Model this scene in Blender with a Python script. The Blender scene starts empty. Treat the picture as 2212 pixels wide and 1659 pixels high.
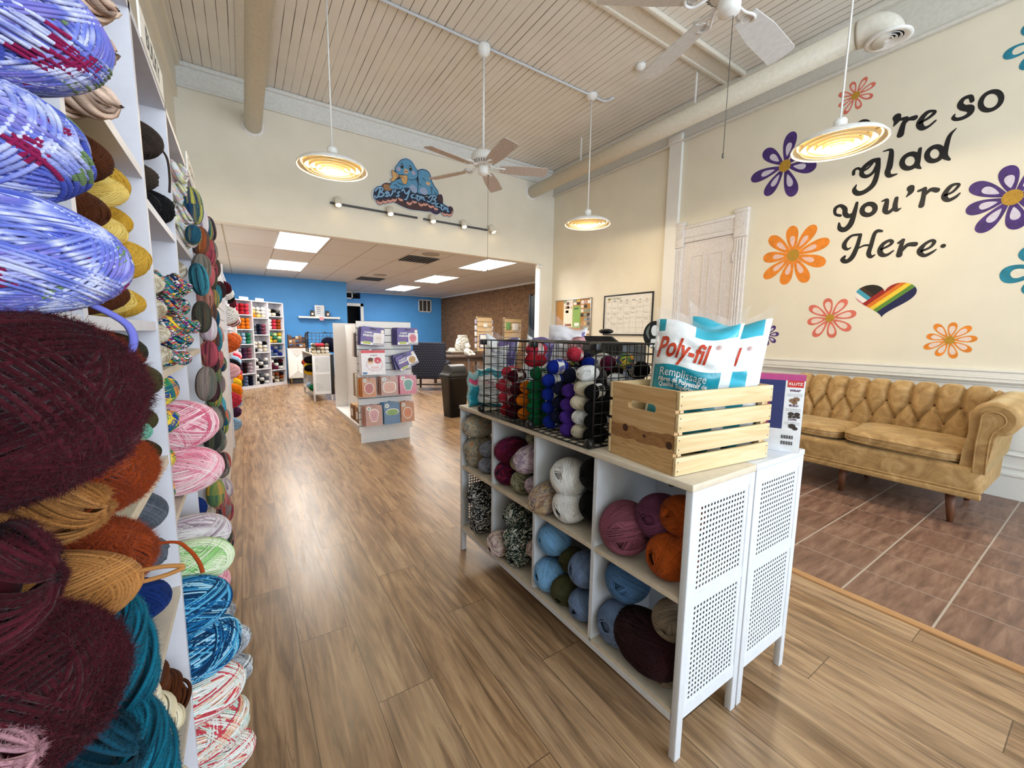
import bpy, bmesh, math, random
import numpy as np
from mathutils import Vector, Matrix, Euler
random.seed(7); RNG=np.random.default_rng(7)
SC=bpy.context.scene; COL=SC.collection
PI=math.pi
def lin(c):
    c=c/255.0
    return c/12.92 if c<=0.04045 else ((c+0.055)/1.055)**2.4
def rgb(h):
    if isinstance(h,str):
        h=h.lstrip('#'); h=(int(h[0:2],16),int(h[2:4],16),int(h[4:6],16))
    return (lin(h[0]),lin(h[1]),lin(h[2]),1.0)
# ---------------------------------------------------------------- node helpers
class NT:
    def __init__(s,name):
        s.m=bpy.data.materials.new(name); s.m.use_nodes=True
        s.t=s.m.node_tree; s.t.nodes.clear()
        s.out=s.n('ShaderNodeOutputMaterial'); s.b=s.n('ShaderNodeBsdfPrincipled')
        s.l(s.b.outputs[0],s.out.inputs[0])
    def n(s,ty,**kw):
        x=s.t.nodes.new(ty)
        for k,v in kw.items(): setattr(x,k,v)
        return x
    def l(s,a,b): s.t.links.new(a,b)
    def val(s,sock,v): 
        sock.default_value=v
    def math(s,op,a,b=None,c=None,clamp=False):
        x=s.n('ShaderNodeMath',operation=op); x.use_clamp=clamp
        for i,v in enumerate((a,b,c)):
            if v is None: continue
            if hasattr(v,'links'): s.l(v,x.inputs[i])
            else: x.inputs[i].default_value=v
        return x.outputs[0]
    def mix(s,f,a,b,bt='MIX'):
        x=s.n('ShaderNodeMix',data_type='RGBA',blend_type=bt)
        for sock,v in ((x.inputs[0],f),(x.inputs[6],a),(x.inputs[7],b)):
            if hasattr(v,'links'): s.l(v,sock)
            else: sock.default_value=v
        return x.outputs[2]
    def noise(s,vec,scale,detail=2,rough=.5,dist=0,dim='3D'):
        x=s.n('ShaderNodeTexNoise',noise_dimensions=dim)
        if vec is not None: s.l(vec,x.inputs['Vector'])
        x.inputs['Scale'].default_value=scale; x.inputs['Detail'].default_value=detail
        x.inputs['Roughness'].default_value=rough; x.inputs['Distortion'].default_value=dist
        return x.outputs[0]
    def ramp(s,f,stops,interp='LINEAR'):
        x=s.n('ShaderNodeValToRGB'); x.color_ramp.interpolation=interp
        e=x.color_ramp.elements
        while len(e)<len(stops): e.new(1.0)
        for i,(p,c) in enumerate(stops):
            e[i].position=p; e[i].color=c if isinstance(c,tuple) and len(c)==4 else rgb(c)
        s.l(f,x.inputs[0]); return x.outputs[0]
    def coord(s,which='Object'):
        return s.n('ShaderNodeTexCoord').outputs[which]
    def sep(s,v):
        x=s.n('ShaderNodeSeparateXYZ'); s.l(v,x.inputs[0]); return x.outputs
    def comb(s,a,b,c=0.0):
        x=s.n('ShaderNodeCombineXYZ')
        for i,v in enumerate((a,b,c)):
            if hasattr(v,'links'): s.l(v,x.inputs[i])
            else: x.inputs[i].default_value=v
        return x.outputs[0]
    def mapping(s,v,scale=(1,1,1),loc=(0,0,0),rot=(0,0,0)):
        x=s.n('ShaderNodeMapping'); s.l(v,x.inputs[0])
        x.inputs[1].default_value=loc; x.inputs[2].default_value=rot; x.inputs[3].default_value=scale
        return x.outputs[0]
    def bump(s,h,strength=.3,dist=.01):
        x=s.n('ShaderNodeBump'); x.inputs['Strength'].default_value=strength; x.inputs['Distance'].default_value=dist
        s.l(h,x.inputs['Height']); s.l(x.outputs[0],s.b.inputs['Normal'])
    def set(s,color=None,rough=.5,metal=0.0,spec=None,emit=None,estr=0,trans=None,alpha=None,sheen=None,ior=None):
        b=s.b
        if color is not None:
            if hasattr(color,'links'): s.l(color,b.inputs['Base Color'])
            else: b.inputs['Base Color'].default_value=color if isinstance(color,tuple) and len(color)==4 else rgb(color)
        if hasattr(rough,'links'): s.l(rough,b.inputs['Roughness'])
        else: b.inputs['Roughness'].default_value=rough
        b.inputs['Metallic'].default_value=metal
        if spec is not None: b.inputs['Specular IOR Level'].default_value=spec
        if emit is not None:
            b.inputs['Emission Color'].default_value=rgb(emit); b.inputs['Emission Strength'].default_value=estr
        if trans is not None: b.inputs['Transmission Weight'].default_value=trans
        if alpha is not None: b.inputs['Alpha'].default_value=alpha
        if sheen is not None: b.inputs['Sheen Weight'].default_value=sheen
        if ior is not None: b.inputs['IOR'].default_value=ior
        return s.m
_MC={}
def mat(name,color,rough=.5,noise=0.06,nscale=30,bump=0.0,bscale=200,**kw):
    """plain painted / moulded surface with a faint procedural mottling"""
    if name in _MC: return _MC[name]
    t=NT(name); c=rgb(color) if not (isinstance(color,tuple) and len(color)==4) else color
    co=t.coord('Object')
    f=t.noise(co,nscale,3)
    d=tuple(max(0,x*(1-noise)) for x in c[:3])+(1,); u=tuple(min(1,x*(1+noise)) for x in c[:3])+(1,)
    col=t.ramp(f,[(.3,d),(.7,u)])
    m=t.set(col,rough,**kw)
    if bump>0: t.bump(t.noise(co,bscale,2),bump,.002)
    _MC[name]=m; return m
# ---------------------------------------------------------------- mesh builder
class MB:
    def __init__(s): s.v=[]; s.f=[]; s.mi=[]; s.sm=[]; s.uv=None; s.cur=0
    def add(s,vs,fs,smooth=False):
        o=len(s.v); s.v.extend([tuple(v) for v in vs])
        for f in fs:
            s.f.append(tuple(i+o for i in f)); s.mi.append(s.cur); s.sm.append(smooth)
        return o
    def box(s,x0,x1,y0,y1,z0,z1):
        vs=[(x,y,z) for z in (z0,z1) for y in (y0,y1) for x in (x0,x1)]
        s.add(vs,[(0,2,3,1),(4,5,7,6),(0,1,5,4),(2,6,7,3),(0,4,6,2),(1,3,7,5)]); return s
    def obox(s,c,ax,ay,az,hx,hy,hz):
        c=Vector(c); ax=Vector(ax).normalized()*hx; ay=Vector(ay).normalized()*hy; az=Vector(az).normalized()*hz
        vs=[c+ax*i+ay*j+az*k for k in (-1,1) for j in (-1,1) for i in (-1,1)]
        s.add(vs,[(0,2,3,1),(4,5,7,6),(0,1,5,4),(2,6,7,3),(0,4,6,2),(1,3,7,5)]); return s
    def rbox(s,x0,x1,y0,y1,z0,z1,r=.01,seg=3):
        """box with rounded edges"""
        bm=bmesh.new(); bmesh.ops.create_cube(bm,size=1)
        for v in bm.verts:
            v.co=Vector((x0+(v.co.x+.5)*(x1-x0),y0+(v.co.y+.5)*(y1-y0),z0+(v.co.z+.5)*(z1-z0)))
        bmesh.ops.bevel(bm,geom=bm.edges[:],offset=r,segments=seg,profile=.5,affect='EDGES')
        s.frombm(bm,True); return s
    def frombm(s,bm,smooth=False):
        bm.verts.index_update(); vs=[v.co[:] for v in bm.verts]; fs=[[v.index for v in f.verts] for f in bm.faces]
        s.add(vs,fs,smooth); bm.free()
    def tube(s,pts,r,n=8,closed=False,caps=True,smooth=True):
        P=[Vector(p) for p in pts]; m=len(P)
        rs=r if hasattr(r,'__len__') else [r]*m
        t0=(P[1]-P[0]).normalized(); up=Vector((0,0,1)) if abs(t0.z)<.9 else Vector((1,0,0))
        nrm=(up-t0*up.dot(t0)).normalized(); vs=[]
        for i in range(m):
            if closed: t=(P[(i+1)%m]-P[i-1])
            else: t=(P[min(i+1,m-1)]-P[max(i-1,0)])
            t=t.normalized() if t.length>1e-9 else t0
            nrm=(nrm-t*nrm.dot(t)); nrm=nrm.normalized() if nrm.length>1e-6 else Vector((1,0,0))
            bn=t.cross(nrm)
            for k in range(n):
                a=2*PI*k/n; vs.append(P[i]+(nrm*math.cos(a)+bn*math.sin(a))*rs[i])
        fs=[]
        for i in range(m if closed else m-1):
            j=(i+1)%m
            for k in range(n): fs.append((i*n+k,i*n+(k+1)%n,j*n+(k+1)%n,j*n+k))
        if caps and not closed: fs.append(tuple(range(n))[::-1]); fs.append(tuple((m-1)*n+k for k in range(n)))
        s.add(vs,fs,smooth); return s
    def cyl(s,p,q,r,n=16,r2=None,smooth=True):
        return s.tube([p,q],[r,r if r2 is None else r2],n,smooth=smooth)
    def lathe(s,prof,c=(0,0,0),n=32,smooth=True,cap0=False,cap1=False):
        vs=[];m=len(prof)
        for (r,z) in prof:
            for k in range(n):
                a=2*PI*k/n; vs.append((c[0]+r*math.cos(a),c[1]+r*math.sin(a),c[2]+z))
        fs=[(i*n+k,i*n+(k+1)%n,(i+1)*n+(k+1)%n,(i+1)*n+k) for i in range(m-1) for k in range(n)]
        if cap0: fs.append(tuple(range(n))[::-1])
        if cap1: fs.append(tuple((m-1)*n+k for k in range(n)))
        s.add(vs,fs,smooth); return s
    def prism(s,poly,fn,d0,d1):
        """poly [(u,v)] ; fn(u,v,d)->xyz ; extruded d0..d1"""
        n=len(poly); vs=[fn(u,v,d0) for u,v in poly]+[fn(u,v,d1) for u,v in poly]
        fs=[tuple(range(n))[::-1],tuple(range(n,2*n))]+[(i,(i+1)%n,n+(i+1)%n,n+i) for i in range(n)]
        s.add(vs,fs); return s
    def grid(s,fn,nu,nv,smooth=True,closeu=False):
        vs=[fn(i/(nu-1 if not closeu else nu),j/(nv-1)) for j in range(nv) for i in range(nu)]
        fs=[]
        for j in range(nv-1):
            for i in range(nu if closeu else nu-1):
                a=j*nu+i; b=j*nu+(i+1)%nu; fs.append((a,b,b+nu,a+nu))
        s.add(vs,fs,smooth); return s
    def ell(s,c,rx,ry,rz,n=20,m=12,M=None):
        vs=[];
        for j in range(m+1):
            t=PI*j/m
            for k in range(n):
                a=2*PI*k/n; p=Vector((rx*math.sin(t)*math.cos(a),ry*math.sin(t)*math.sin(a),rz*math.cos(t)))
                if M is not None: p=M@p
                vs.append((c[0]+p.x,c[1]+p.y,c[2]+p.z))
        fs=[(j*n+k,(j+1)*n+k,(j+1)*n+(k+1)%n,j*n+(k+1)%n) for j in range(m) for k in range(n)]
        s.add(vs,fs,True); return s
    def mesh(s,name):
        me=bpy.data.meshes.new(name); me.from_pydata(s.v,[],s.f)
        me.polygons.foreach_set('use_smooth',s.sm); me.polygons.foreach_set('material_index',s.mi)
        me.update(); return me
def link(o,parent=None):
    COL.objects.link(o)
    if parent is not None: o.parent=parent
    return o
def put(name,mb,m,parent=None,loc=None,rot=None):
    me=mb.mesh(name) if isinstance(mb,MB) else mb
    if isinstance(mb,MB):
        for x in (m if isinstance(m,(list,tuple)) else [m]): me.materials.append(x)
    o=bpy.data.objects.new(name,me); link(o,parent)
    if loc is not None: o.location=loc
    if rot is not None: o.rotation_euler=rot
    return o
def tag(o,label,cat,group=None,kind=None):
    o['label']=label; o['category']=cat
    if group: o['group']=group
    if kind: o['kind']=kind
    return o
def thing(name,label,cat,loc=(0,0,0),rz=0,group=None,rot=None):
    o=bpy.data.objects.new(name,None); link(o); o.location=loc; o.rotation_euler=rot if rot else (0,0,rz)
    o.empty_display_size=.05
    return tag(o,label,cat,group)
def struct(name,mb,m):
    o=put(name,mb,m); o['kind']='structure'; return o
def copy_tree(o,parent=None):
    c=o.copy(); link(c)
    if parent is not None: c.parent=parent
    for ch in list(o.children):
        k=ch.copy(); link(k); k.parent=c
        for g in list(ch.children):
            q=g.copy(); link(q); q.parent=k
    return c
def text_mesh(s,size,fn,mb,align='CENTER',bold=0.0,cut=0):
    """built-in lettering turned into flat faces, mapped by fn(u,v)->xyz and added to mb"""
    cu=bpy.data.curves.new('t','FONT'); cu.body=s; cu.size=size; cu.align_x=align; cu.align_y='CENTER'
    cu.offset=bold; cu.resolution_u=3
    o=bpy.data.objects.new('t',cu); COL.objects.link(o)
    dg=bpy.context.evaluated_depsgraph_get(); dg.update()
    me=bpy.data.meshes.new_from_object(o.evaluated_get(dg))
    bpy.data.objects.remove(o); bpy.data.curves.remove(cu)
    if cut:
        bm=bmesh.new(); bm.from_mesh(me); bmesh.ops.triangulate(bm,faces=bm.faces[:])
        for _ in range(4):
            e=[x for x in bm.edges if x.calc_length()>cut]
            if not e: break
            bmesh.ops.subdivide_edges(bm,edges=e,cuts=1); bmesh.ops.triangulate(bm,faces=bm.faces[:])
        bm.to_mesh(me); bm.free()
    vs=[fn(v.co.x,v.co.y) for v in me.vertices]; fs=[list(p.vertices) for p in me.polygons]
    mb.add(vs,fs); bpy.data.meshes.remove(me)
def catmull(P,k=8):
    P=[np.array(p,float) for p in P]; n=len(P)
    if n<3: return [P[0]+(P[-1]-P[0])*t/k for t in range(k+1)]
    out=[]
    for i in range(n-1):
        p0=P[max(i-1,0)];p1=P[i];p2=P[i+1];p3=P[min(i+2,n-1)]
        for t in range(k):
            t=t/k
            out.append(.5*((2*p1)+(-p0+p2)*t+(2*p0-5*p1+4*p2-p3)*t*t+(-p0+3*p1-3*p2+p3)*t**3))
    out.append(P[-1]); return out
_LIFT=[0]
def lifted(fn,nrm,step=.00003,wrap=24):
    """successive brush strokes lie one paint film above the other"""
    _LIFT[0]=(_LIFT[0]+1)%wrap; d=_LIFT[0]*step
    def g(u,v):
        p=fn(u,v); return (p[0]+nrm[0]*d,p[1]+nrm[1]*d,p[2]+nrm[2]*d)
    return g
def stroke(mb,pts,w,fn,k=7,taper=0.0,closed=False):
    """brush stroke: centre line pts [(u,v)], half width w (scalar or per-point) -> flat ribbon with round ends"""
    ws=list(w) if hasattr(w,'__len__') else [w]*len(pts)
    if closed: pts=list(pts)+[pts[0]]; ws=ws+[ws[0]]
    C=catmull([tuple(p)+(ww,) for p,ww in zip(pts,ws)],k)
    m=len(C); L=[];Rr=[]
    for i in range(m):
        a=C[max(i-1,0)][:2]; b=C[min(i+1,m-1)][:2]
        if closed and i in (0,m-1): a=C[m-2][:2]; b=C[1][:2]
        t=b-a; t=t/(np.hypot(*t)+1e-9); nn=np.array((-t[1],t[0])); ww=C[i][2]
        if taper and not closed: ww=ww*(1-taper*abs(2*i/(m-1)-1)**2)
        L.append(C[i][:2]+nn*ww); Rr.append(C[i][:2]-nn*ww)
    vs=[fn(*p) for p in L]+[fn(*p) for p in Rr]
    mb.add(vs,[(i,i+1,m+i+1,m+i) for i in range(m-1)])
    if not closed:
        for e in (0,m-1):
            ww=C[e][2]*(1-taper if taper else 1); n=8
            a=C[1][:2]-C[0][:2] if e==0 else C[m-2][:2]-C[m-1][:2]; t0=math.atan2(a[1],a[0])+PI/2
            mb.add([fn(C[e][0]+ww*math.cos(t0+PI*j/n),C[e][1]+ww*math.sin(t0+PI*j/n)) for j in range(n+1)],[tuple(range(n+1))])
def disc(mb,c,rx,ry,fn,rot=0,n=28):
    ca,sa=math.cos(rot),math.sin(rot)
    mb.add([fn(c[0]+rx*math.cos(t)*ca-ry*math.sin(t)*sa,c[1]+rx*math.cos(t)*sa+ry*math.sin(t)*ca) for t in [2*PI*j/n for j in range(n)]],[tuple(range(n))])
def ring(mb,c,rx,ry,w,fn,rot=0,n=36):
    ca,sa=math.cos(rot),math.sin(rot); vs=[]
    for j in range(n):
        t=2*PI*j/n
        for q in (-1,1):
            a=(rx+q*w)*math.cos(t); b=(ry+q*w)*math.sin(t); vs.append(fn(c[0]+a*ca-b*sa,c[1]+a*sa+b*ca))
    mb.add(vs,[(2*j,2*j+1,2*((j+1)%n)+1,2*((j+1)%n)) for j in range(n)])
# ---------------------------------------------------------------- surface materials
def wood_floor():
    t=NT('laminate_floor'); co=t.coord('Object'); x,y,z=t.sep(co)
    u=t.math('ADD',x,-.1216+.2023*20)
    row=t.math('FLOOR',t.math('DIVIDE',u,.2023))
    off=t.math('FRACT',t.math('MULTIPLY',row,.377))
    yy=t.math('ADD',t.math('DIVIDE',y,1.22),t.math('ADD',off,20.0))
    seg=t.math('FLOOR',yy)
    pid=t.n('ShaderNodeTexWhiteNoise',noise_dimensions='2D'); t.l(t.comb(row,seg),pid.inputs['Vector']); r=pid.outputs[0]
    # seams
    fu=t.math('FRACT',t.math('DIVIDE',u,.2023)); fy=t.math('FRACT',yy)
    eu=t.math('MINIMUM',fu,t.math('SUBTRACT',1.0,fu)); ey=t.math('MINIMUM',fy,t.math('SUBTRACT',1.0,fy))
    su=t.math('LESS_THAN',eu,.0075); sy=t.math('LESS_THAN',ey,.0013)
    seam=t.math('MAXIMUM',su,sy)
    # grain
    gv=t.comb(t.math('ADD',x,t.math('MULTIPLY',r,7.3)),t.math('ADD',y,t.math('MULTIPLY',r,31.0)),t.math('MULTIPLY',r,5.0))
    g1=t.noise(t.mapping(gv,(26,1.9,1)),1.0,6,.62,1.2)
    g2=t.noise(t.mapping(gv,(95,4.5,1)),1.0,4,.6,.5)
    g3=t.noise(t.mapping(gv,(7,1.1,1)),1.0,3,.55,1.8)
    a=t.math('ADD',t.math('MULTIPLY',g1,.62),t.math('MULTIPLY',g3,.38))
    c=t.ramp(a,[(.30,'#665442'),(.43,'#90775c'),(.52,'#b09476'),(.60,'#c3a888'),(.72,'#d2b99a')])
    grey=t.ramp(a,[(.30,'#71655a'),(.5,'#a99681'),(.72,'#cabaa3')])
    c=t.mix(t.math('MULTIPLY',t.math('GREATER_THAN',r,.55),.35),c,grey)
    c=t.mix(.38,c,t.ramp(g2,[(.35,'#5c4736'),(.55,'#c3a079')]),'SOFT_LIGHT')
    tint=t.ramp(r,[(0,(.80,.78,.76,1)),(.5,(.96,.94,.9,1)),(1,(1.0,.98,.95,1))])
    c=t.mix(1.0,c,tint,'MULTIPLY')
    # dark streaks and knots
    st=t.noise(t.mapping(gv,(11,.9,1)),1.0,4,.7,2.2)
    c=t.mix(t.math('MULTIPLY',t.math('GREATER_THAN',st,.66),.45),c,rgb('#4d3a2b'))
    c=t.mix(t.math('MULTIPLY',seam,.75),c,rgb('#3a2b20'))
    m=t.set(c,t.math('ADD',.24,t.math('MULTIPLY',g2,.16)),spec=.45)
    h=t.math('SUBTRACT',t.math('MULTIPLY',g2,.25),t.math('MULTIPLY',seam,1.0)); t.bump(h,.12,.002)
    return m
def tile_floor():
    t=NT('brown_floor_tile'); co=t.coord('Object'); x,y,z=t.sep(co)
    fx=t.math('FRACT',t.math('DIVIDE',t.math('ADD',x,-2.533+33.8),.338)); fy=t.math('FRACT',t.math('DIVIDE',t.math('ADD',y,-.355+33.8),.338))
    ix=t.math('FLOOR',t.math('DIVIDE',t.math('ADD',x,-2.533+33.8),.338)); iy=t.math('FLOOR',t.math('DIVIDE',t.math('ADD',y,-.355+33.8),.338))
    ex=t.math('MINIMUM',fx,t.math('SUBTRACT',1.0,fx)); ey=t.math('MINIMUM',fy,t.math('SUBTRACT',1.0,fy))
    gx=t.math('LESS_THAN',ex,.008); gy=t.math('LESS_THAN',ey,.013)
    w=t.n('ShaderNodeTexWhiteNoise',noise_dimensions='2D'); t.l(t.comb(ix,iy),w.inputs['Vector']); r=w.outputs[0]
    gv=t.comb(t.math('ADD',x,t.math('MULTIPLY',r,9)),t.math('ADD',y,t.math('MULTIPLY',r,4)))
    n=t.noise(t.mapping(gv,(4,22,1)),1.0,5,.65,.25)
    c=t.ramp(n,[(.3,'#644a3e'),(.5,'#876655'),(.68,'#a0806c'),(.8,'#b29581')])
    c=t.mix(1.0,c,t.ramp(r,[(0,(.86,.84,.84,1)),(1,(1,1,1,1))]),'MULTIPLY')
    c=t.mix(gx,c,rgb('#a59a8e')); c=t.mix(gy,c,rgb('#b8ab9d'))
    m=t.set(c,t.math('ADD',.28,t.math('MULTIPLY',n,.2)))
    t.bump(t.math('SUBTRACT',t.math('MULTIPLY',n,.2),t.math('MAXIMUM',gx,gy)),.25,.003)
    return m
def bead_ceiling():
    t=NT('beadboard_ceiling'); co=t.coord('Object'); x,y,z=t.sep(co)
    u=t.math('DIVIDE',t.math('ADD',x,-.6+9.34),.0934); f=t.math('FRACT',u); row=t.math('FLOOR',u)
    e=t.math('MINIMUM',f,t.math('SUBTRACT',1.0,f))
    br=t.noise(t.comb(t.math('MULTIPLY',row,3.7),t.math('MULTIPLY',y,.9)),1.0,3,.6)
    wdt=t.math('ADD',.012,t.math('MULTIPLY',t.math('SUBTRACT',br,.42),.20,),)
    wdt=t.math('MAXIMUM',t.math('MINIMUM',wdt,.055),.010)
    g=t.math('LESS_THAN',e,wdt)
    dirt=t.noise(co,1.7,4,.6)
    base=t.ramp(dirt,[(.3,'#e6e0d6'),(.7,'#f0ebe2')])
    c=t.mix(g,base,rgb('#6f675b'))
    m=t.set(c,.55); t.bump(t.math('SUBTRACT',0.0,t.math('LESS_THAN',e,.05)),.4,.006)
    return m
def brick_wall():
    t=NT('brown_brick'); co=t.coord('Object'); x,y,z=t.sep(co)
    b=t.n('ShaderNodeTexBrick'); t.l(t.comb(t.math('ADD',x,y),z),b.inputs['Vector'])
    b.inputs['Scale'].default_value=1; b.inputs['Brick Width'].default_value=.215; b.inputs['Row Height'].default_value=.062
    b.inputs['Mortar Size'].default_value=.008; b.inputs['Color1'].default_value=rgb('#573a26'); b.inputs['Color2'].default_value=rgb('#7f5c3d'); b.inputs['Mortar'].default_value=rgb('#75614a')
    n=t.noise(co,9,4,.65)
    c=t.mix(.38,b.outputs[0],t.ramp(n,[(.3,'#4d3423'),(.55,'#8a6440'),(.75,'#a98456')]))
    m=t.set(c,.85); t.bump(t.math('SUBTRACT',n,b.outputs['Fac']),.6,.01); return m
def drop_ceiling():
    t=NT('acoustic_tile'); co=t.coord('Object'); x,y,z=t.sep(co)
    fx=t.math('FRACT',t.math('DIVIDE',t.math('ADD',x,-.497+6.75),.675)); fy=t.math('FRACT',t.math('DIVIDE',t.math('ADD',y,-6.76+6.6),1.33))
    g=t.math('MAXIMUM',t.math('LESS_THAN',fx,.03),t.math('LESS_THAN',fy,.012))
    n=t.noise(co,140,3,.7)
    c=t.mix(g,t.ramp(n,[(.35,'#d2d0ca'),(.6,'#e4e2dd')]),rgb('#b3a997'))
    return t.set(c,.9)
def pine(name,c0,c1,c2,axis=0,scale=1.0,knots=True,wave=(3.0,40.0)):
    t=NT(name); co=t.coord('Object'); oi=t.n('ShaderNodeObjectInfo').outputs['Random']
    x,y,z=t.sep(co); a=[x,y,z]
    l=a[axis]; o=[a[i] for i in range(3) if i!=axis]
    gv=t.comb(t.math('ADD',t.math('MULTIPLY',l,wave[0]),t.math('MULTIPLY',oi,13.0)),t.math('MULTIPLY',o[0],wave[1]),t.math('MULTIPLY',o[1],wave[1]))
    n=t.noise(gv,scale,4,.55,1.1)
    c=t.ramp(n,[(.28,c0),(.5,c1),(.72,c2)])
    return t.set(c,.55)
def velvet():
    t=NT('gold_velvet'); co=t.coord('Object')
    n=t.noise(co,9,4,.6,1.0); n2=t.noise(co,160,2)
    c=t.ramp(n,[(.28,'#8d6b40'),(.5,'#ac8855'),(.74,'#c9a674')])
    m=t.set(c,.72,sheen=.7); t.b.inputs['Sheen Tint'].default_value=rgb('#f0d9a8'); t.b.inputs['Sheen Roughness'].default_value=.35
    t.bump(n2,.08,.002); return m
def paint_wall(name,col,r=.6,amt=.03):
    return mat(name,col,r,noise=amt,nscale=3,bump=.12,bscale=90)
def perforated(white):
    """white powder-coated sheet with round punched holes: the dots are openings you see the dark inside through"""
    t=NT('perforated_sheet'); x,y,z=t.sep(t.coord('Object'))
    p=.0166
    u=t.math('DIVIDE',y,p); v=t.math('DIVIDE',z,p)
    def dots(a,b):
        fa=t.math('SUBTRACT',t.math('FRACT',t.math('ADD',a,400.0)),.5); fb=t.math('SUBTRACT',t.math('FRACT',t.math('ADD',b,400.0)),.5)
        return t.math('LESS_THAN',t.math('ADD',t.math('MULTIPLY',fa,fa),t.math('MULTIPLY',fb,fb)),.074)
    d=dots(u,v)
    m=t.set(rgb('#dde3e9'),.4); t.l(t.math('SUBTRACT',1.0,d),t.b.inputs['Alpha'])
    return m
FLOORM=wood_floor(); TILEM=tile_floor(); CEILM=bead_ceiling(); BRICKM=brick_wall(); DROPM=drop_ceiling(); VELVET=velvet()
CREAM=paint_wall('cream_wall','#eee9da'); CREAM2=paint_wall('warm_cream_wall','#ece4d0'); WHITEW=paint_wall('white_trim','#f0eee8',.5)
LILAC=mat('pale_lilac_door','#ddd6d4',.45); BLUEW=paint_wall('blue_wall','#4b9ae0',.6)
WHITE=mat('white_enamel','#f1f1ef',.4); WHITE2=mat('white_melamine','#dde1e8',.45,noise=.03); SHELFW=mat('white_shelf_board','#dedde5',.5,noise=.03)
BOARD=mat('pale_melamine_edge','#dccfba',.5); BLACK=mat('black_metal','#0c0c0e',.45); BLACKP=mat('black_plastic','#0a0a0c',.42); DARKH=mat('dark_interior','#0b0b0d',.9)
GREYM=mat('grey_metal','#8a8a88',.35,metal=.8); CHROME=mat('chrome','#cfcfd2',.2,metal=1.0); DARKG=mat('dark_grey','#4a4c50',.5)
PERF=perforated(WHITE2)
PAPER=mat('white_paper','#f2efe8',.6); INK=mat('black_ink','#111114',.6)
# ---------------------------------------------------------------- the room
XL,XR,YF,ZC,YB=-.545,5.26,6.55,4.45,-3.9
m=MB(); m.box(XL-.1,2.5,YB,15.3,-.05,0); m.box(2.5,6.7,3.9,15.3,-.05,0); struct('floor',m,FLOORM)
m=MB(); m.box(2.53,5.4,YB,3.9,-.05,-.001); struct('floor_tile',m,TILEM)
m=MB(); m.rbox(2.485,2.535,YB,3.9,-.02,.008,.004); struct('trim_1',m,pine('oak_strip','#a8794c','#bb8c5c','#c89a6a',1))
m=MB(); m.box(XL-.1,XR+.15,YB-.1,YF+.1,ZC,ZC+.1); struct('ceiling',m,CEILM)
# walls
m=MB(); m.box(XL-.1,XL,YB-.1,YF+.1,0,ZC); struct('wall_left',m,CREAM)
m=MB(); m.box(XR,XR+.15,YB-.1,YF+.12,0,ZC); struct('wall_right',m,CREAM2)
m=MB(); m.box(XL-.1,XR+.15,YF,YF+.12,2.683,ZC); m.box(4.97,XR+.15,YF,YF+.12,0,2.683); struct('wall_far',m,CREAM)
# street front behind the viewer: piers, sill wall and lintel around two tall shop windows
m=MB(); m.box(XL-.1,-.3,YB-.15,YB,0,ZC); m.box(5.0,XR+.15,YB-.15,YB,0,ZC); m.box(2.2,2.5,YB-.15,YB,0,ZC)
m.box(-.3,5.0,YB-.15,YB,0,.35); m.box(-.3,5.0,YB-.15,YB,3.9,ZC); struct('wall_front',m,CREAM)
for i,(a,b) in enumerate(((-.3,2.2),(2.5,5.0))):
    m=MB()
    for x in (a,b-.06): m.box(x,x+.06,YB-.12,YB-.04,.35,3.9)
    for z in (.35,2.9,3.84): m.box(a,b,YB-.12,YB-.04,z,z+.06)
    struct('window_%d'%(i+1),m,WHITEW)
# ceiling boards, frieze, crown
m=MB(); m.box(XL,XR,YF-.03,YF,4.19,4.43); m.rbox(XL,XR,YF-.07,YF,4.40,4.45,.015); m.rbox(XL,XR,YF-.04,YF,4.175,4.20,.01); struct('trim_2',m,mat('frieze_white','#e6e8e6',.5))
m=MB(); m.box(XR-.03,XR,YB,YF,4.0,4.45); m.rbox(XR-.05,XR,YB,YF,3.985,4.02,.012); m.rbox(XR-.10,XR,YB,YF,4.38,4.45,.02); struct('trim_3',m,mat('frieze_right','#dedcd4',.5))
m=MB(); m.box(XL,XL+.04,YB,YF,4.05,4.45); m.rbox(XL,XL+.09,YB,YF,4.39,4.45,.02); struct('trim_4',m,CREAM)
BM=mat('ceiling_beam_white','#e2dbcd',.55)
m=MB(); m.box(XL,XR,2.90,3.11,4.435,4.45); m.rbox(XL,XR,2.86,2.91,4.40,4.45,.012); m.rbox(XL,XR,3.10,3.15,4.42,4.45,.01)
struct('trim_5',m,BM)
m=MB(); m.box(.10,.40,YB,YF,4.44,4.45); m.rbox(.40,.44,YB,YF,4.42,4.45,.01); struct('trim_6',m,BM)
# pilaster board beside the door
m=MB(); m.box(XR-.045,XR,3.715,3.91,0,4.05); m.rbox(XR-.07,XR,3.70,3.925,4.0,4.10,.012); struct('trim_7',m,WHITEW)
# jamb + header edge of the opening
m=MB(); m.box(4.93,4.975,YF-.012,YF+.13,0,2.69); struct('trim_8',m,WHITEW)
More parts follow.
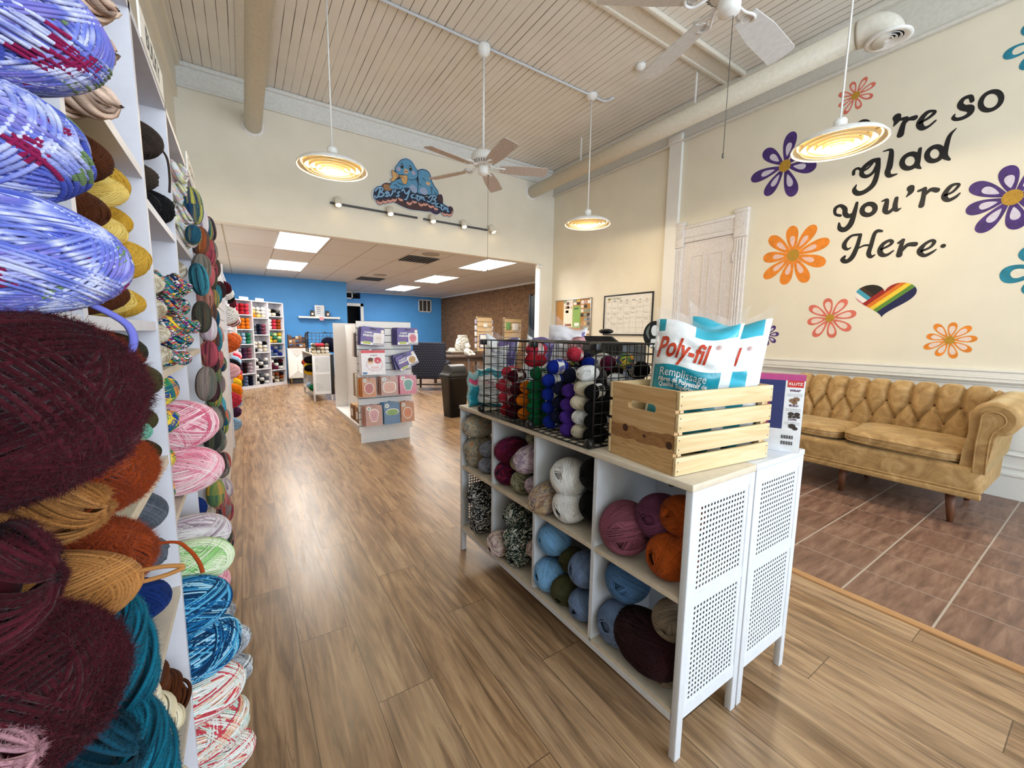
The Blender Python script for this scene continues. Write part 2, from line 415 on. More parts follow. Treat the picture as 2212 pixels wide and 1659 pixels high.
# ---- right wall: chair rail, wainscot, baseboard, door
m=MB()
for z0,z1,d in ((1.040,1.060,.030),(1.000,1.040,.022),(.985,1.000,.034),(.972,.985,.026),(.955,.972,.044),(.945,.955,.032),(.925,.945,.02)): m.rbox(XR-d,XR,YB,2.735,z0,z1,.004,2)
struct('trim_9',m,WHITEW)
m=MB(); m.box(XR-.012,XR,YB,2.735,0,.93)
y=2.52
while y>-3.6:
    a,b=y-.40,y
    for (p,q,r_,s_) in ((a,b,.83,.85),(a,b,.36,.38)): m.rbox(XR-.032,XR-.01,p,q,r_,s_,.006,2)
    for p in (a,b-.02): m.rbox(XR-.032,XR-.01,p,p+.02,.36,.85,.006,2)
    m.rbox(XR-.022,XR-.01,a+.045,b-.045,.405,.805,.006,2)
    y-=.462
struct('trim_10',m,WHITEW)
m=MB(); m.box(XR-.03,XR,YB,2.735,0,.19); m.rbox(XR-.036,XR,YB,2.735,.185,.215,.008); m.rbox(XR-.02,XR,YB,2.735,.25,.275,.006); struct('baseboard_right',m,WHITEW)
# door with carved casing
m=MB()
for y0,y1 in ((2.735,2.885),(3.60,3.715)):
    m.box(XR-.03,XR,y0,y1,0,2.56)
    for k in range(3):
        c=y0+(y1-y0)*(.28+.22*k); m.rbox(XR-.040,XR-.02,c-.011,c+.011,.2,2.52,.005,2)
    m.rbox(XR-.05,XR,y0-.006,y1+.006,2.56,2.86,.006,2); m.rbox(XR-.06,XR,y0-.012,y1+.012,2.84,2.885,.008,2); m.rbox(XR-.055,XR,y0-.008,y1+.008,2.545,2.575,.006,2)
    m.lathe([(.0,.004),(.012,.008),(.02,.0),(.036,.0),(.042,.008),(.05,.0)],n=24)
    n=24*6
    for i in range(len(m.v)-n,len(m.v)):
        a,b,c=m.v[i]; m.v[i]=(XR-.0512-c,(y0+y1)/2+a,2.70+b)
m.box(XR-.03,XR,2.885,3.60,2.60,2.80); m.rbox(XR-.05,XR,2.885,3.60,2.785,2.83,.008,2); m.rbox(XR-.042,XR,2.885,3.60,2.66,2.68,.005,2); m.rbox(XR-.042,XR,2.885,3.60,2.60,2.62,.005,2)
struct('trim_11',m,mat('casing_white','#e2dedd',.45))
m=MB(); m.box(XR-.018,XR,2.885,3.60,0,2.60)
def doorpanel(y0,y1,z0,z1):
    m.box(XR-.026,XR-.01,y0-.02,y0,z0-.02,z1+.02); m.box(XR-.026,XR-.01,y1,y1+.02,z0-.02,z1+.02)
    m.box(XR-.026,XR-.01,y0,y1,z1,z1+.03); m.box(XR-.026,XR-.01,y0,y1,z0-.03,z0)
for y0,y1 in ((3.03,3.19),(3.30,3.46)): doorpanel(y0,y1,1.25,2.40); doorpanel(y0,y1,.25,1.05)
d=struct('door_1',m,LILAC)
for z in (.4,2.25):
    mm=MB(); mm.cyl((XR-.035,2.89,z),(XR-.035,2.89,z+.12),.008,8); put('hinge',mm,LILAC,d)
mm=MB(); mm.lathe([(.0,.0),(.022,.0),(.012,.018),(.012,.03),(.03,.045),(.03,.06),(0,.068)],n=20); k=put('door_knob',mm,mat('brass','#9a7a3a',.3,metal=1.0),d,loc=(XR-.018,3.52,1.0),rot=(0,-PI/2,0))
# ---- back room
m=MB(); m.box(XL-.1,6.7,YF+.10,15.3,2.70,2.76); struct('ceiling_back',m,DROPM)
m=MB(); m.box(XL-.1,XL,YF+.1,12.4,0,2.70); struct('wall_left_back',m,CREAM)
m=MB(); m.box(XL-.1,2.48,12.3,12.42,0,2.70); m.box(2.38,2.48,12.42,14.9,0,2.70)
struct('wall_blue',m,BLUEW)
m=MB(); dx0,dx1=2.66,3.44
m.box(2.38,dx0,14.85,15.0,0,2.70); m.box(dx0,dx1,14.85,15.0,2.22,2.46); m.box(dx1,6.7,14.85,15.0,0,2.70); m.box(dx0,dx1,14.85,15.0,2.66,2.70); struct('wall_blue_back',m,BLUEW)
m=MB(); m.box(dx0-.1,dx1+.1,15.5,15.55,0,2.7); m.box(dx0-.1,dx0-.02,14.98,15.5,0,2.7); m.box(dx1+.02,dx1+.1,14.98,15.5,0,2.7); struct('wall_passage',m,DARKH)
m=MB(); m.box(dx1-.01,dx1+.09,14.83,14.87,0,2.30); m.box(dx0-.1,dx1+.09,14.83,14.87,2.20,2.30); m.box(dx0-.1,dx0,14.83,14.87,0,2.3); struct('trim_12',m,WHITEW)
m=MB(); m.box(dx0+.05,dx0+.09,14.84,14.86,2.46,2.66); m.box(dx1-.29,dx1-.25,14.84,14.86,2.44,2.68); m.box(dx0+.05,dx1-.25,14.84,14.86,2.44,2.48); m.box(dx0+.05,dx1-.25,14.84,14.86,2.64,2.68); struct('window_3',m,WHITEW)
m=MB(); m.box(6.45,6.6,YF+.1,15.0,0,2.70); struct('wall_brick',m,BRICKM)
m=MB(); m.rbox(6.42,6.45,YF+.1,14.85,2.64,2.70,.01); m.rbox(2.48,6.45,14.82,14.85,2.67,2.70,.008); struct('trim_13',m,WHITEW)
m=MB(); m.box(XR,6.6,YF+.02,YF+.12,0,2.7); struct('wall_return',m,CREAM)
m=MB(); m.box(6.40,6.45,7.9,8.9,.9,2.32); m.box(6.39,6.45,8.86,8.93,.86,2.36); struct('window_4',m,mat('dark_window','#262a2b',.3))
m=MB(); m.box(XL,2.38,12.28,12.30,0,.10); struct('baseboard_far',m,DARKG)
# ---------------------------------------------------------------- yarn
def strands_mesh(name,P,rad,ids,core=None,closed=True,sides=5,fuzz=0,fuzzlen=.1,seed=0,rs=None):
    """P [n,seg,3] strand centre lines -> tubes; UV = (length along strand, strand id)"""
    P=np.asarray(P,float); n,S,_=P.shape
    if closed: T=np.roll(P,-1,1)-np.roll(P,1,1)
    else:
        T=np.empty_like(P); T[:,1:-1]=P[:,2:]-P[:,:-2]; T[:,0]=P[:,1]-P[:,0]; T[:,-1]=P[:,-1]-P[:,-2]
    T/=np.linalg.norm(T,axis=2,keepdims=True)+1e-9
    N=P.copy(); N[:,:,0]*=.25; N-=T*(N*T).sum(2,keepdims=True); N/=np.linalg.norm(N,axis=2,keepdims=True)+1e-9
    B=np.cross(T,N)
    ang=np.arange(sides)*2*PI/sides
    R=np.full((n,S,1,1),rad) if rs is None else rs[:,:,None,None]
    V=P[:,:,None,:]+R*(N[:,:,None,:]*np.cos(ang)[None,None,:,None]+B[:,:,None,:]*np.sin(ang)[None,None,:,None])
    V=V.reshape(-1,3)
    SS=S if closed else S-1
    i=np.arange(n)[:,None,None]; j=np.arange(SS)[None,:,None]; k=np.arange(sides)[None,None,:]
    j2=(j+1)%S; k2=(k+1)%sides
    def ix(a,b,c): return (a*S+b)*sides+c
    F=np.stack([ix(i,j,k),ix(i,j,k2),ix(i,j2,k2),ix(i,j2,k)],-1).reshape(-1,4)
    L=np.linalg.norm(np.diff(P,axis=1,append=P[:,:1]),axis=2); U=np.concatenate([np.zeros((n,1)),np.cumsum(L,1)],1)  # n,S+1
    u0=np.broadcast_to(U[:,:SS,None],(n,SS,sides)); u1=np.broadcast_to(U[:,1:SS+1,None],(n,SS,sides))
    uv=np.zeros((n,SS,sides,4,2)); uv[...,0,0]=u0;uv[...,1,0]=u0;uv[...,2,0]=u1;uv[...,3,0]=u1
    uv[...,1]=np.asarray(ids,float)[:,None,None,None]
    UV=uv.reshape(-1,2); Vs=[V]; Fs=[F]; off=len(V)
    if core is not None:
        a,b,c=core; q=MB(); q.ell((0,0,0),a,b,c,20,14)
        cv=np.array(q.v); cf=np.array([f for f in q.f])
        Vs.append(cv); Fs.append(cf+off); off+=len(cv); UV=np.concatenate([UV,np.tile(np.array([[.3,3.3]]),(cf.size,1))])
    if fuzz:
        rg=np.random.default_rng(seed+99)
        a=rg.integers(0,n,fuzz); b=rg.integers(0,S,fuzz)
        base=P[a,b]+N[a,b]*rad*.8; w=rg.normal(size=(fuzz,3)); d1=N[a,b]*rg.uniform(.15,.55,(fuzz,1))+T[a,b]*rg.choice([-1,1],(fuzz,1))*.75+w*.28
        d1/=np.linalg.norm(d1,axis=1,keepdims=True); ln=rg.uniform(.35,1,(fuzz,1))*fuzzlen
        sd=np.cross(d1,rg.normal(size=(fuzz,3))); sd/=np.linalg.norm(sd,axis=1,keepdims=True); wd=.0032
        d2=d1+rg.normal(size=(fuzz,3))*.45
        p1=base+d1*ln*.5; p2=p1+d2*ln*.5
        fv=np.stack([base-sd*wd,base+sd*wd,p1+sd*wd*.8,p1-sd*wd*.8,p2+sd*wd*.3,p2-sd*wd*.3],1).reshape(-1,3)
        o=off+np.arange(fuzz)[:,None]*6
        ff=np.stack([np.concatenate([o,o+1,o+2,o+3],1),np.concatenate([o+3,o+2,o+4,o+5],1)],1).reshape(-1,4)
        Vs.append(fv); Fs.append(ff)
        iv=np.asarray(ids,float)[a]; t=np.stack([np.repeat(U[a,b],8),np.repeat(iv,8)],1); UV=np.concatenate([UV,t])
    V=np.concatenate(Vs); F=np.concatenate(Fs)
    me=bpy.data.meshes.new(name); me.vertices.add(len(V)); me.vertices.foreach_set('co',V.astype(np.float32).ravel())
    me.loops.add(F.size); me.loops.foreach_set('vertex_index',F.astype(np.int32).ravel())
    me.polygons.add(len(F)); me.polygons.foreach_set('loop_start',np.arange(0,F.size,4,dtype=np.int32))
    me.polygons.foreach_set('use_smooth',np.ones(len(F),bool))
    ul=me.uv_layers.new(name='UVMap'); ul.data.foreach_set('uv',UV.astype(np.float32).ravel())
    me.update(calc_edges=True); me.validate(); me.materials.append(None)
    return me
def wound(name,ratio=1.7,bands=16,per=9,seg=56,sides=5,rad=.03,seed=1,tilt=(.16,.6),wrap=2,fuzz=0,fuzzlen=.12,bullet=.85,order=False):
    """centre-pull skein of half length `ratio`, radius 1, long axis x"""
    rg=np.random.default_rng(seed); P=[];ids=[]
    th=np.arange(seg)*2*PI/seg
    for b in range(bands+wrap):
        if order: t=rg.uniform(-.12,.12); psi=PI*b/bands; c0=0
        elif b<bands: t=rg.uniform(*tilt)*(1 if b%2 else -1); psi=PI*(b*.618%1)+rg.uniform(-.2,.2); c0=rg.uniform(-1,1)*min(.2,.5*tilt[0])
        else: t=rg.uniform(.9,1.25)*rg.choice([-1,1]); psi=rg.uniform(0,PI); c0=rg.uniform(-.2,.2)
        n=np.array([math.sin(t),math.cos(t)*math.cos(psi),math.cos(t)*math.sin(psi)])
        h=np.array([1,0,0]) if abs(n[0])<.8 else np.array([0,1,0]); u=np.cross(n,h);u/=np.linalg.norm(u);v=np.cross(n,u)
        lift=rg.uniform(-.075,.045) if not order else rg.uniform(-.02,.02)
        m=per if b<bands else max(3,per//2)
        for s in range(m):
            d=c0+(s-(m-1)/2)*1.95*rad+rg.normal()*rad*.25
            rr=math.sqrt(max(.05,1-d*d)); q=n*d+rr*(np.cos(th)[:,None]*u+np.sin(th)[:,None]*v)
            q=q*(1+lift+rg.normal()*.006)
            q=q+.012*np.sin(3*th+rg.uniform(0,6))[:,None]*n
            q[:,0]=np.sign(q[:,0])*np.abs(q[:,0])**bullet*ratio
            P.append(q); ids.append(b*1.37+s*.1 if not order else b*.35+s*.05)
    return strands_mesh(name,P,rad,ids,core=(ratio*.84,.86,.86),sides=sides,fuzz=fuzz,fuzzlen=fuzzlen,seed=seed)
def hank(name,ratio=2.2,ply=2,ns=13,seg=60,sides=5,rad=.075,seed=1,turns=1.6,fuzz=0,fuzzlen=.12,loose=.05):
    """twisted hank: plies wound round each other, ends closing to a loop"""
    rg=np.random.default_rng(seed); P=[];ids=[];RS=[]
    s=np.linspace(-1,1,seg); prof=(1-np.abs(s)**3.5)**.5*.9+.1
    for p in range(ply):
        ph=2*PI*p/ply+turns*PI*s
        off=.46 if ply>1 else 0.0; R=.58 if ply>1 else .95
        cy=off*np.cos(ph)*prof; cz=off*np.sin(ph)*prof
        for k in range(ns):
            a=2*PI*k/ns+rg.normal()*.1; aa=a+ph*.8+.3*np.sin(2.2*s+rg.uniform(0,6))
            rr=R*(1+rg.normal()*loose)
            P.append(np.stack([s*ratio*(1+rg.normal()*.01),cy+rr*np.cos(aa)*prof,cz+rr*np.sin(aa)*prof],1)); ids.append(p*9+k*.22)
            RS.append(rad*(.55+.45*prof))
    return strands_mesh(name,P,rad,ids,core=(ratio*.86,.80 if ply>1 else .9,.80 if ply>1 else .9),closed=False,sides=sides,fuzz=fuzz,fuzzlen=fuzzlen,seed=seed,rs=np.array(RS))
_YM={}
def ym(name,pal,ku=.25,ki=.6,accents=(),rough=.85,hard=False,micro=.16,sheen=.06):
    if name in _YM: return _YM[name]
    t=NT('yarn_'+name); uv=t.sep(t.coord('UV')); oi=t.n('ShaderNodeObjectInfo').outputs['Random']; r=t.math('MULTIPLY',oi,57.0)
    wn=t.n('ShaderNodeTexWhiteNoise',noise_dimensions='1D'); t.l(uv[1],wn.inputs['W'])
    if len(pal)==1: c=rgb(pal[0])
    else:
        vec=t.comb(t.math('ADD',t.math('MULTIPLY',uv[0],ku),r),t.math('ADD',t.math('MULTIPLY',uv[1],ki),r),0)
        f=t.noise(vec,1.0,1.0,.5,dim='2D'); f=t.math('ADD',t.math('MULTIPLY',t.math('SUBTRACT',f,.5),2.3),.5,clamp=True)
        k=len(pal); c=t.ramp(f,[((i+.0)/k if hard else i/(k-1),p) for i,p in enumerate(pal)],'CONSTANT' if hard else 'LINEAR')
    for q,(ac,th,sc) in enumerate(accents):
        v2=t.comb(t.math('ADD',t.math('MULTIPLY',uv[0],sc),t.math('ADD',r,11.3*(q+1))),t.math('MULTIPLY',uv[1],.55),0)
        g=t.noise(v2,1.0,0.0,.5,dim='2D'); c=t.mix(t.math('GREATER_THAN',g,th),c,rgb(ac))
    mv=t.math('ADD',t.math('MULTIPLY',wn.outputs[0],micro*1.6),1-micro)
    x=t.n('ShaderNodeVectorMath',operation='SCALE')
    if hasattr(c,'links'): t.l(c,x.inputs[0])
    else: x.inputs[0].default_value=c[:3]
    t.l(mv,x.inputs['Scale'])
    m=t.set(x.outputs[0],rough,sheen=sheen,spec=.06)
    t.bump(t.noise(t.comb(t.math('MULTIPLY',uv[0],26.0),t.math('MULTIPLY',uv[1],50.0),0),1.0,1,.5,dim='2D'),.35,.003)
    _YM[name]=m; return m
# shared yarn shapes
G={}
G['skA']=wound('wound_skein',1.75,22,9,64,5,.029,3); G['skB']=wound('wound_skein_b',1.75,22,8,64,5,.032,11,tilt=(.25,.7))
G['baA']=wound('wound_ball',1.22,24,8,60,5,.031,5,tilt=(.40,1.0),wrap=4,bullet=.95); G['baB']=wound('wound_ball_b',1.22,24,7,60,5,.035,8,tilt=(.42,.95),wrap=5,bullet=.95)
G['skM']=wound('wound_skein_m',1.75,13,6,30,4,.046,21); G['skN']=wound('wound_skein_n',1.9,12,6,30,4,.050,25,tilt=(.2,.7))
G['skL']=wound('wound_skein_l',1.7,8,4,16,3,.085,31); G['skK']=wound('wound_skein_k',1.7,8,4,16,3,.085,37,tilt=(.3,.8))
G['log']=wound('long_cake',2.6,26,3,40,4,.040,41,order=True,wrap=0)
G['moA']=hank('mohair_hank',1.7,2,15,60,5,.085,51,1.2,fuzz=45000,fuzzlen=.13); G['moB']=hank('mohair_hank_b',1.8,1,40,60,5,.055,57,1.0,fuzz=55000,fuzzlen=.12,loose=.09)
G['moC']=wound('mohair_ball',1.5,22,9,54,4,.032,61,fuzz=120000,fuzzlen=.14,tilt=(.25,.9))
G['hkA']=hank('twisted_hank',2.2,2,13,60,5,.085,71,2.2); G['hkB']=hank('chunky_hank',2.0,2,9,44,5,.13,77,2.6,loose=.12)
def yarn(g,m,loc,r,label,rot=(0,0,0),group=None,name='yarn_skein',cat='yarn',stretch=1.0,kids=()):
    me=G[g]
    o=bpy.data.objects.new(name,me); link(o); o.location=loc; o.rotation_euler=rot; o.scale=(r*stretch,r,r)
    o.material_slots[0].link='OBJECT'; o.material_slots[0].material=m
    return tag(o,label,cat,group)
# ---------------------------------------------------------------- yarn colours
Y_={}
Y_['lav']=ym('lavender',['#4a58b4','#6170c8','#8a95da','#cfd3ee','#6572c6','#7a74c4','#a3a5de'],.9,.45,accents=(('#8a1f4f',.79,1.3),('#6f8a5e',.80,1.1)))
Y_['burg']=ym('burgundy',['#28080f','#501a24','#360c14'],.5,.6,micro=.3,sheen=.1); Y_['rust']=ym('rust',['#8e3512','#a5481d'],.4,.7,micro=.2,sheen=.12)
Y_['tan']=ym('camel',['#a06a36','#b9824b'],.4,.7,micro=.2); Y_['teal']=ym('teal',['#0d5468','#14708a'],.4,.7,micro=.22,sheen=.1)
Y_['dkteal']=ym('dark_teal',['#0f3444','#17485c'],.4,.7,micro=.25); Y_['pinkf']=ym('dusty_pink',['#b98490','#d0a3aa'],.4,.7,micro=.25)
Y_['pinkr']=ym('pink_taupe',['#caa08a','#e6c8b2','#8a7264','#f2d2bd'],.4,.5)
Y_['bro']=ym('chocolate',['#47230f','#5b3018']); Y_['gold']=ym('old_gold',['#c0922c','#d6ac48']); Y_['lgold']=ym('pale_gold',['#e0bd5c','#efd27c'])
Y_['dkoli']=ym('charcoal_olive',['#26261b','#34321f']); Y_['oli']=ym('olive',['#3c3921','#4f4a2b']); Y_['grn']=ym('emerald',['#1f6f50','#3d9472']); Y_['sea']=ym('sea_green',['#5aa38c','#86c3ad'])
Y_['gry']=ym('slate',['#50555f','#6a6f7a']); Y_['navy']=ym('navy',['#10265a','#1b3a82']); Y_['lblu']=ym('sky_blue',['#86b4e4','#a8cdf2']); Y_['blk']=ym('black',['#121114','#1b1a1d'],micro=.3)
Y_['brblk']=ym('brown_black',['#352c27','#473b33']); Y_['cream']=ym('cream',['#d8c8a4','#eadfc4'])
Y_['mul']=ym('bright_multi',['#d24a60','#efc63c','#2879a3','#4b9a50','#1a2c60','#ebe6dc','#7c3078','#e27c3c','#2c6f8a'],2.2,2.2,hard=True)
Y_['lab']=ym('cream_tweed',['#efe9da','#d6cbb4','#a08c6c','#f3eee2'],.8,1.2)
Y_['rain']=ym('rainbow',['#24479a','#f2d548','#3f9060','#ea923c','#1c5d80'],.3,.35,hard=True)
Y_['pink']=ym('pink_stripe',['#dd6a85','#f3b0be','#fbe9e8','#e6849a','#f8d3d8','#e2738c'],.12,3.2); Y_['lpur']=ym('mauve_stripe',['#86637a','#dccdd2','#f3eee9','#ab8d9c'],.1,3.0)
Y_['grn5']=ym('mint_stripe',['#79bf66','#daf0b6','#f6f7e0','#98d07d'],.1,3.0); Y_['blu']=ym('blue_stripe',['#1c649b','#5cb0d8','#103a62','#a9d8ec','#2b82b6'],.1,3.2,hard=True)
Y_['wred']=ym('white_red_stripe',['#f5f1ea','#ece9de','#d64d5a','#d3e6da','#f8f4f0','#f2c5a6','#f4efe8'],.12,3.0,hard=True); Y_['gryw']=ym('grey_white_stripe',['#f2f1ee','#8a8a8e','#dbe2ea','#505158','#eeeef0'],.15,2.6)
Y_['pas']=ym('pastel_multi',['#f4ebdf','#dceaf0','#e7b4a6','#b8c8da','#dbd891','#f6f0e6'],.9,1.3)
GR=[('tealblack',['#1c6b7c','#1d2b36','#4a9fb0','#302a3c']),('oliveteal',['#9aa63a','#2b6470','#24335f','#c9c25a']),('wine',['#8c2e48','#c65a66','#5d2b3a','#d98b6a']),('coralgrey',['#d9685f','#b7483f','#8c8a86','#2c2430']),
 ('brownpink',['#8a5c48','#d2606e','#b98a78','#6d4638']),('rustteal',['#a4552c','#2a4a50','#6f3a2c','#c98a4e']),('greymauve',['#8d7c78','#a89488','#5c6a62','#7c6658']),('yellowteal',['#e8b83c','#2c5a5e','#7f9a54','#d9a05c']),
 ('darkolive',['#3c3f36','#5b5a46','#2a2c30','#6a5546']),('aqua',['#2f8fa8','#5fb4c4','#d87a4c','#d8a0a8']),('lilacwhite',['#c9a9b8','#efe6e4','#a88a9a']),('dkbrown',['#3a2422','#55383a','#2a1c22'])]
for n,p in GR: Y_['g_'+n]=ym('gradient_'+n,p,.03,.55)
for n,c in dict(red='#b3202c',coral='#d23c50',maroon='#4c0c1c',orange='#f07f14',yellow='#f2bf2c',green='#0d6b3c',blue='#0f2a92',dnavy='#10142e',purple='#4b2a88',white='#efebe6',ecru='#e2d6bf',blackb='#0b0a0c',dbrown='#2e1816',
    mauve='#8a4f60',mauve2='#6d3b55',orust='#a44a16',oliv2='#4a4a30',sky2='#7db0dc',blgr='#6b7fa0',denim='#4c6f98',taupe='#8a7a68',maroonb='#2a0f14',skyb='#9cbcd8',coralor='#d8642e',pinkb='#efb6bd',plum='#4a2546').items():
    q=np.array(rgb(c)[:3]); d=tuple(q*.8)+(1,); u=tuple(np.minimum(1,q*1.25+.002))+(1,)
    t=None
    def two(nm,a,b):
        if nm in _YM: return _YM[nm]
        m=ym(nm,['#000000','#ffffff'],.5,.7,micro=.2)
        for nd in m.node_tree.nodes:
            if nd.type=='VALTORGB': nd.color_ramp.elements[0].color=a; nd.color_ramp.elements[1].color=b
        return m
    Y_[n]=two('plain_'+n,d,u)
Y_['zebra']=ym('black_white_ply',['#121214','#34353a','#e6e4de','#141416','#3c3e44','#d6d2c8','#17181a'],.9,1.6,hard=True)
Y_['zgreen']=ym('green_white_ply',['#1e2c28','#e4e2d6','#33463f','#26352f','#a8a794','#162320'],.9,1.6,hard=True)
Y_['zpink']=ym('pink_cream_ply',['#d4b0ac','#efe4da','#8d6a6a','#e6cfc6'],.9,1.5); Y_['orgmul']=ym('orange_sage_ply',['#cf9264','#b7ad92','#8f9894','#e2c7a0','#7d858a'],.8,1.2)
Y_['wine']=ym('wine_plum_ply',['#4a1028','#7d1f3a','#3c1c44','#a03050'],.8,1.3); Y_['lavp']=ym('lavender_cream_ply',['#b795a6','#e6d6d8','#8f7a90','#cdb0bc'],.8,1.3)
Y_['sage']=ym('sage_cream_ply',['#5d5c48','#8f8c70','#c4bfa0','#464838'],.8,1.3); Y_['tanm']=ym('tan_grey_ply',['#a98a66','#d6c096','#7d7482','#c9a98c','#8a6c58'],.7,1.1); Y_['lilgr']=ym('lilac_grey_ply',['#7f8496','#a9abb8','#666a7c'],.8,1.2)
# ---------------------------------------------------------------- cubby shelving along the left wall
XS=-.168
EDGES=[.22,.74,1.26,1.745,2.29,2.78]
LV=[[1.654,1.318,.66,.341],[1.654,1.318,.999,.66,.341],[1.601,1.201,.83,.45],[1.62,1.22,.90,.48],[1.62,1.2,.8,.4]]
def cubby(name,label,edges,levels,top=2.0,x0=XL+.004,x1=XS,group=None,back=True):
    t=thing(name,label,'shelf',(0,0,0))
    m=MB()
    for y in edges: m.box(x0,x1,y-.009,y+.009,0,top)
    put('upright',m,SHELFW,t)
    m=MB(); m.box(x0,x1,edges[0]+.009,edges[-1]-.009,top-.02,top); put('top_board',m,SHELFW,t)
    for c,lv in enumerate(levels):
        for z in list(lv)+[.04]:
            m=MB(); m.box(x0,x1-.002,edges[c]+.0092,edges[c+1]-.0092,z-.020,z); put('shelf_board',m,BOARD if z<1.25 else SHELFW,t)
    if back:
        m=MB(); m.box(x0,x0+.006,edges[0],edges[-1],0.02,top-.02); put('back_panel',m,SHELFW,t)
    return t
left=cubby('cubby_shelf','long tall white cubby shelf packed with yarn along the left wall',EDGES,LV)
def signstrip(y,txt,lab):
    t=thing('shelf_sign',lab,'sign',(XS-.002,y,2.0),rot=(0,0,0))
    m=MB(); m.box(0,.004,-.17,.17,-.005,.075); put('sign_card',m,PAPER,t)
    m=MB(); text_mesh(txt,.07,lambda u,v:(.0048,u*1.0,.035+v),m); put('lettering',m,DARKG,t); return t
signstrip(1.55,'BULKY','white paper sign strip standing on the left shelf top, nearest the camera'); signstrip(2.52,'CHUNKY','white paper sign strip on the left shelf top, second from the camera')
signstrip(3.6,'SOCK','white paper sign strip on top of the slatted panel at left, farthest along')
# slatted panel continuing the shelving
t=thing('hanging_display','white slatted wall panel hung with gradient yarn cakes beyond the cubbies','panel')
m=MB(); m.box(XL+.004,XS-.01,2.80,5.38,0,1.98)
put('panel_body',m,SHELFW,t)
m=MB()
for k in range(20): m.box(XS-.01,XS,2.80,5.38,.03+k*.098,.03+k*.098+.088)
put('slat',m,SHELFW,t); m=MB(); m.box(XL+.01,XS+.015,5.38,5.40,0,2.0); put('end_board',m,SHELFW,t)
NAMES=dict(lav='blue and lavender',burg='burgundy mohair',rust='rust mohair',tan='camel',teal='teal mohair',dkteal='dark teal',pinkf='dusty pink',pinkr='pink and taupe',bro='chocolate brown',gold='old gold',lgold='pale yellow',dkoli='blackish olive',oli='olive',grn='emerald',sea='sea green',gry='slate grey',navy='navy',lblu='sky blue',blk='black',brblk='brownish black',mul='bright multicolour',lab='cream tweed',rain='rainbow striped',pink='pink and white striped',lpur='mauve and cream striped',grn5='mint and cream striped',blu='blue striped',wred='white and red striped',gryw='grey and white striped',pas='pastel multicolour',cream='cream')
ROT={}
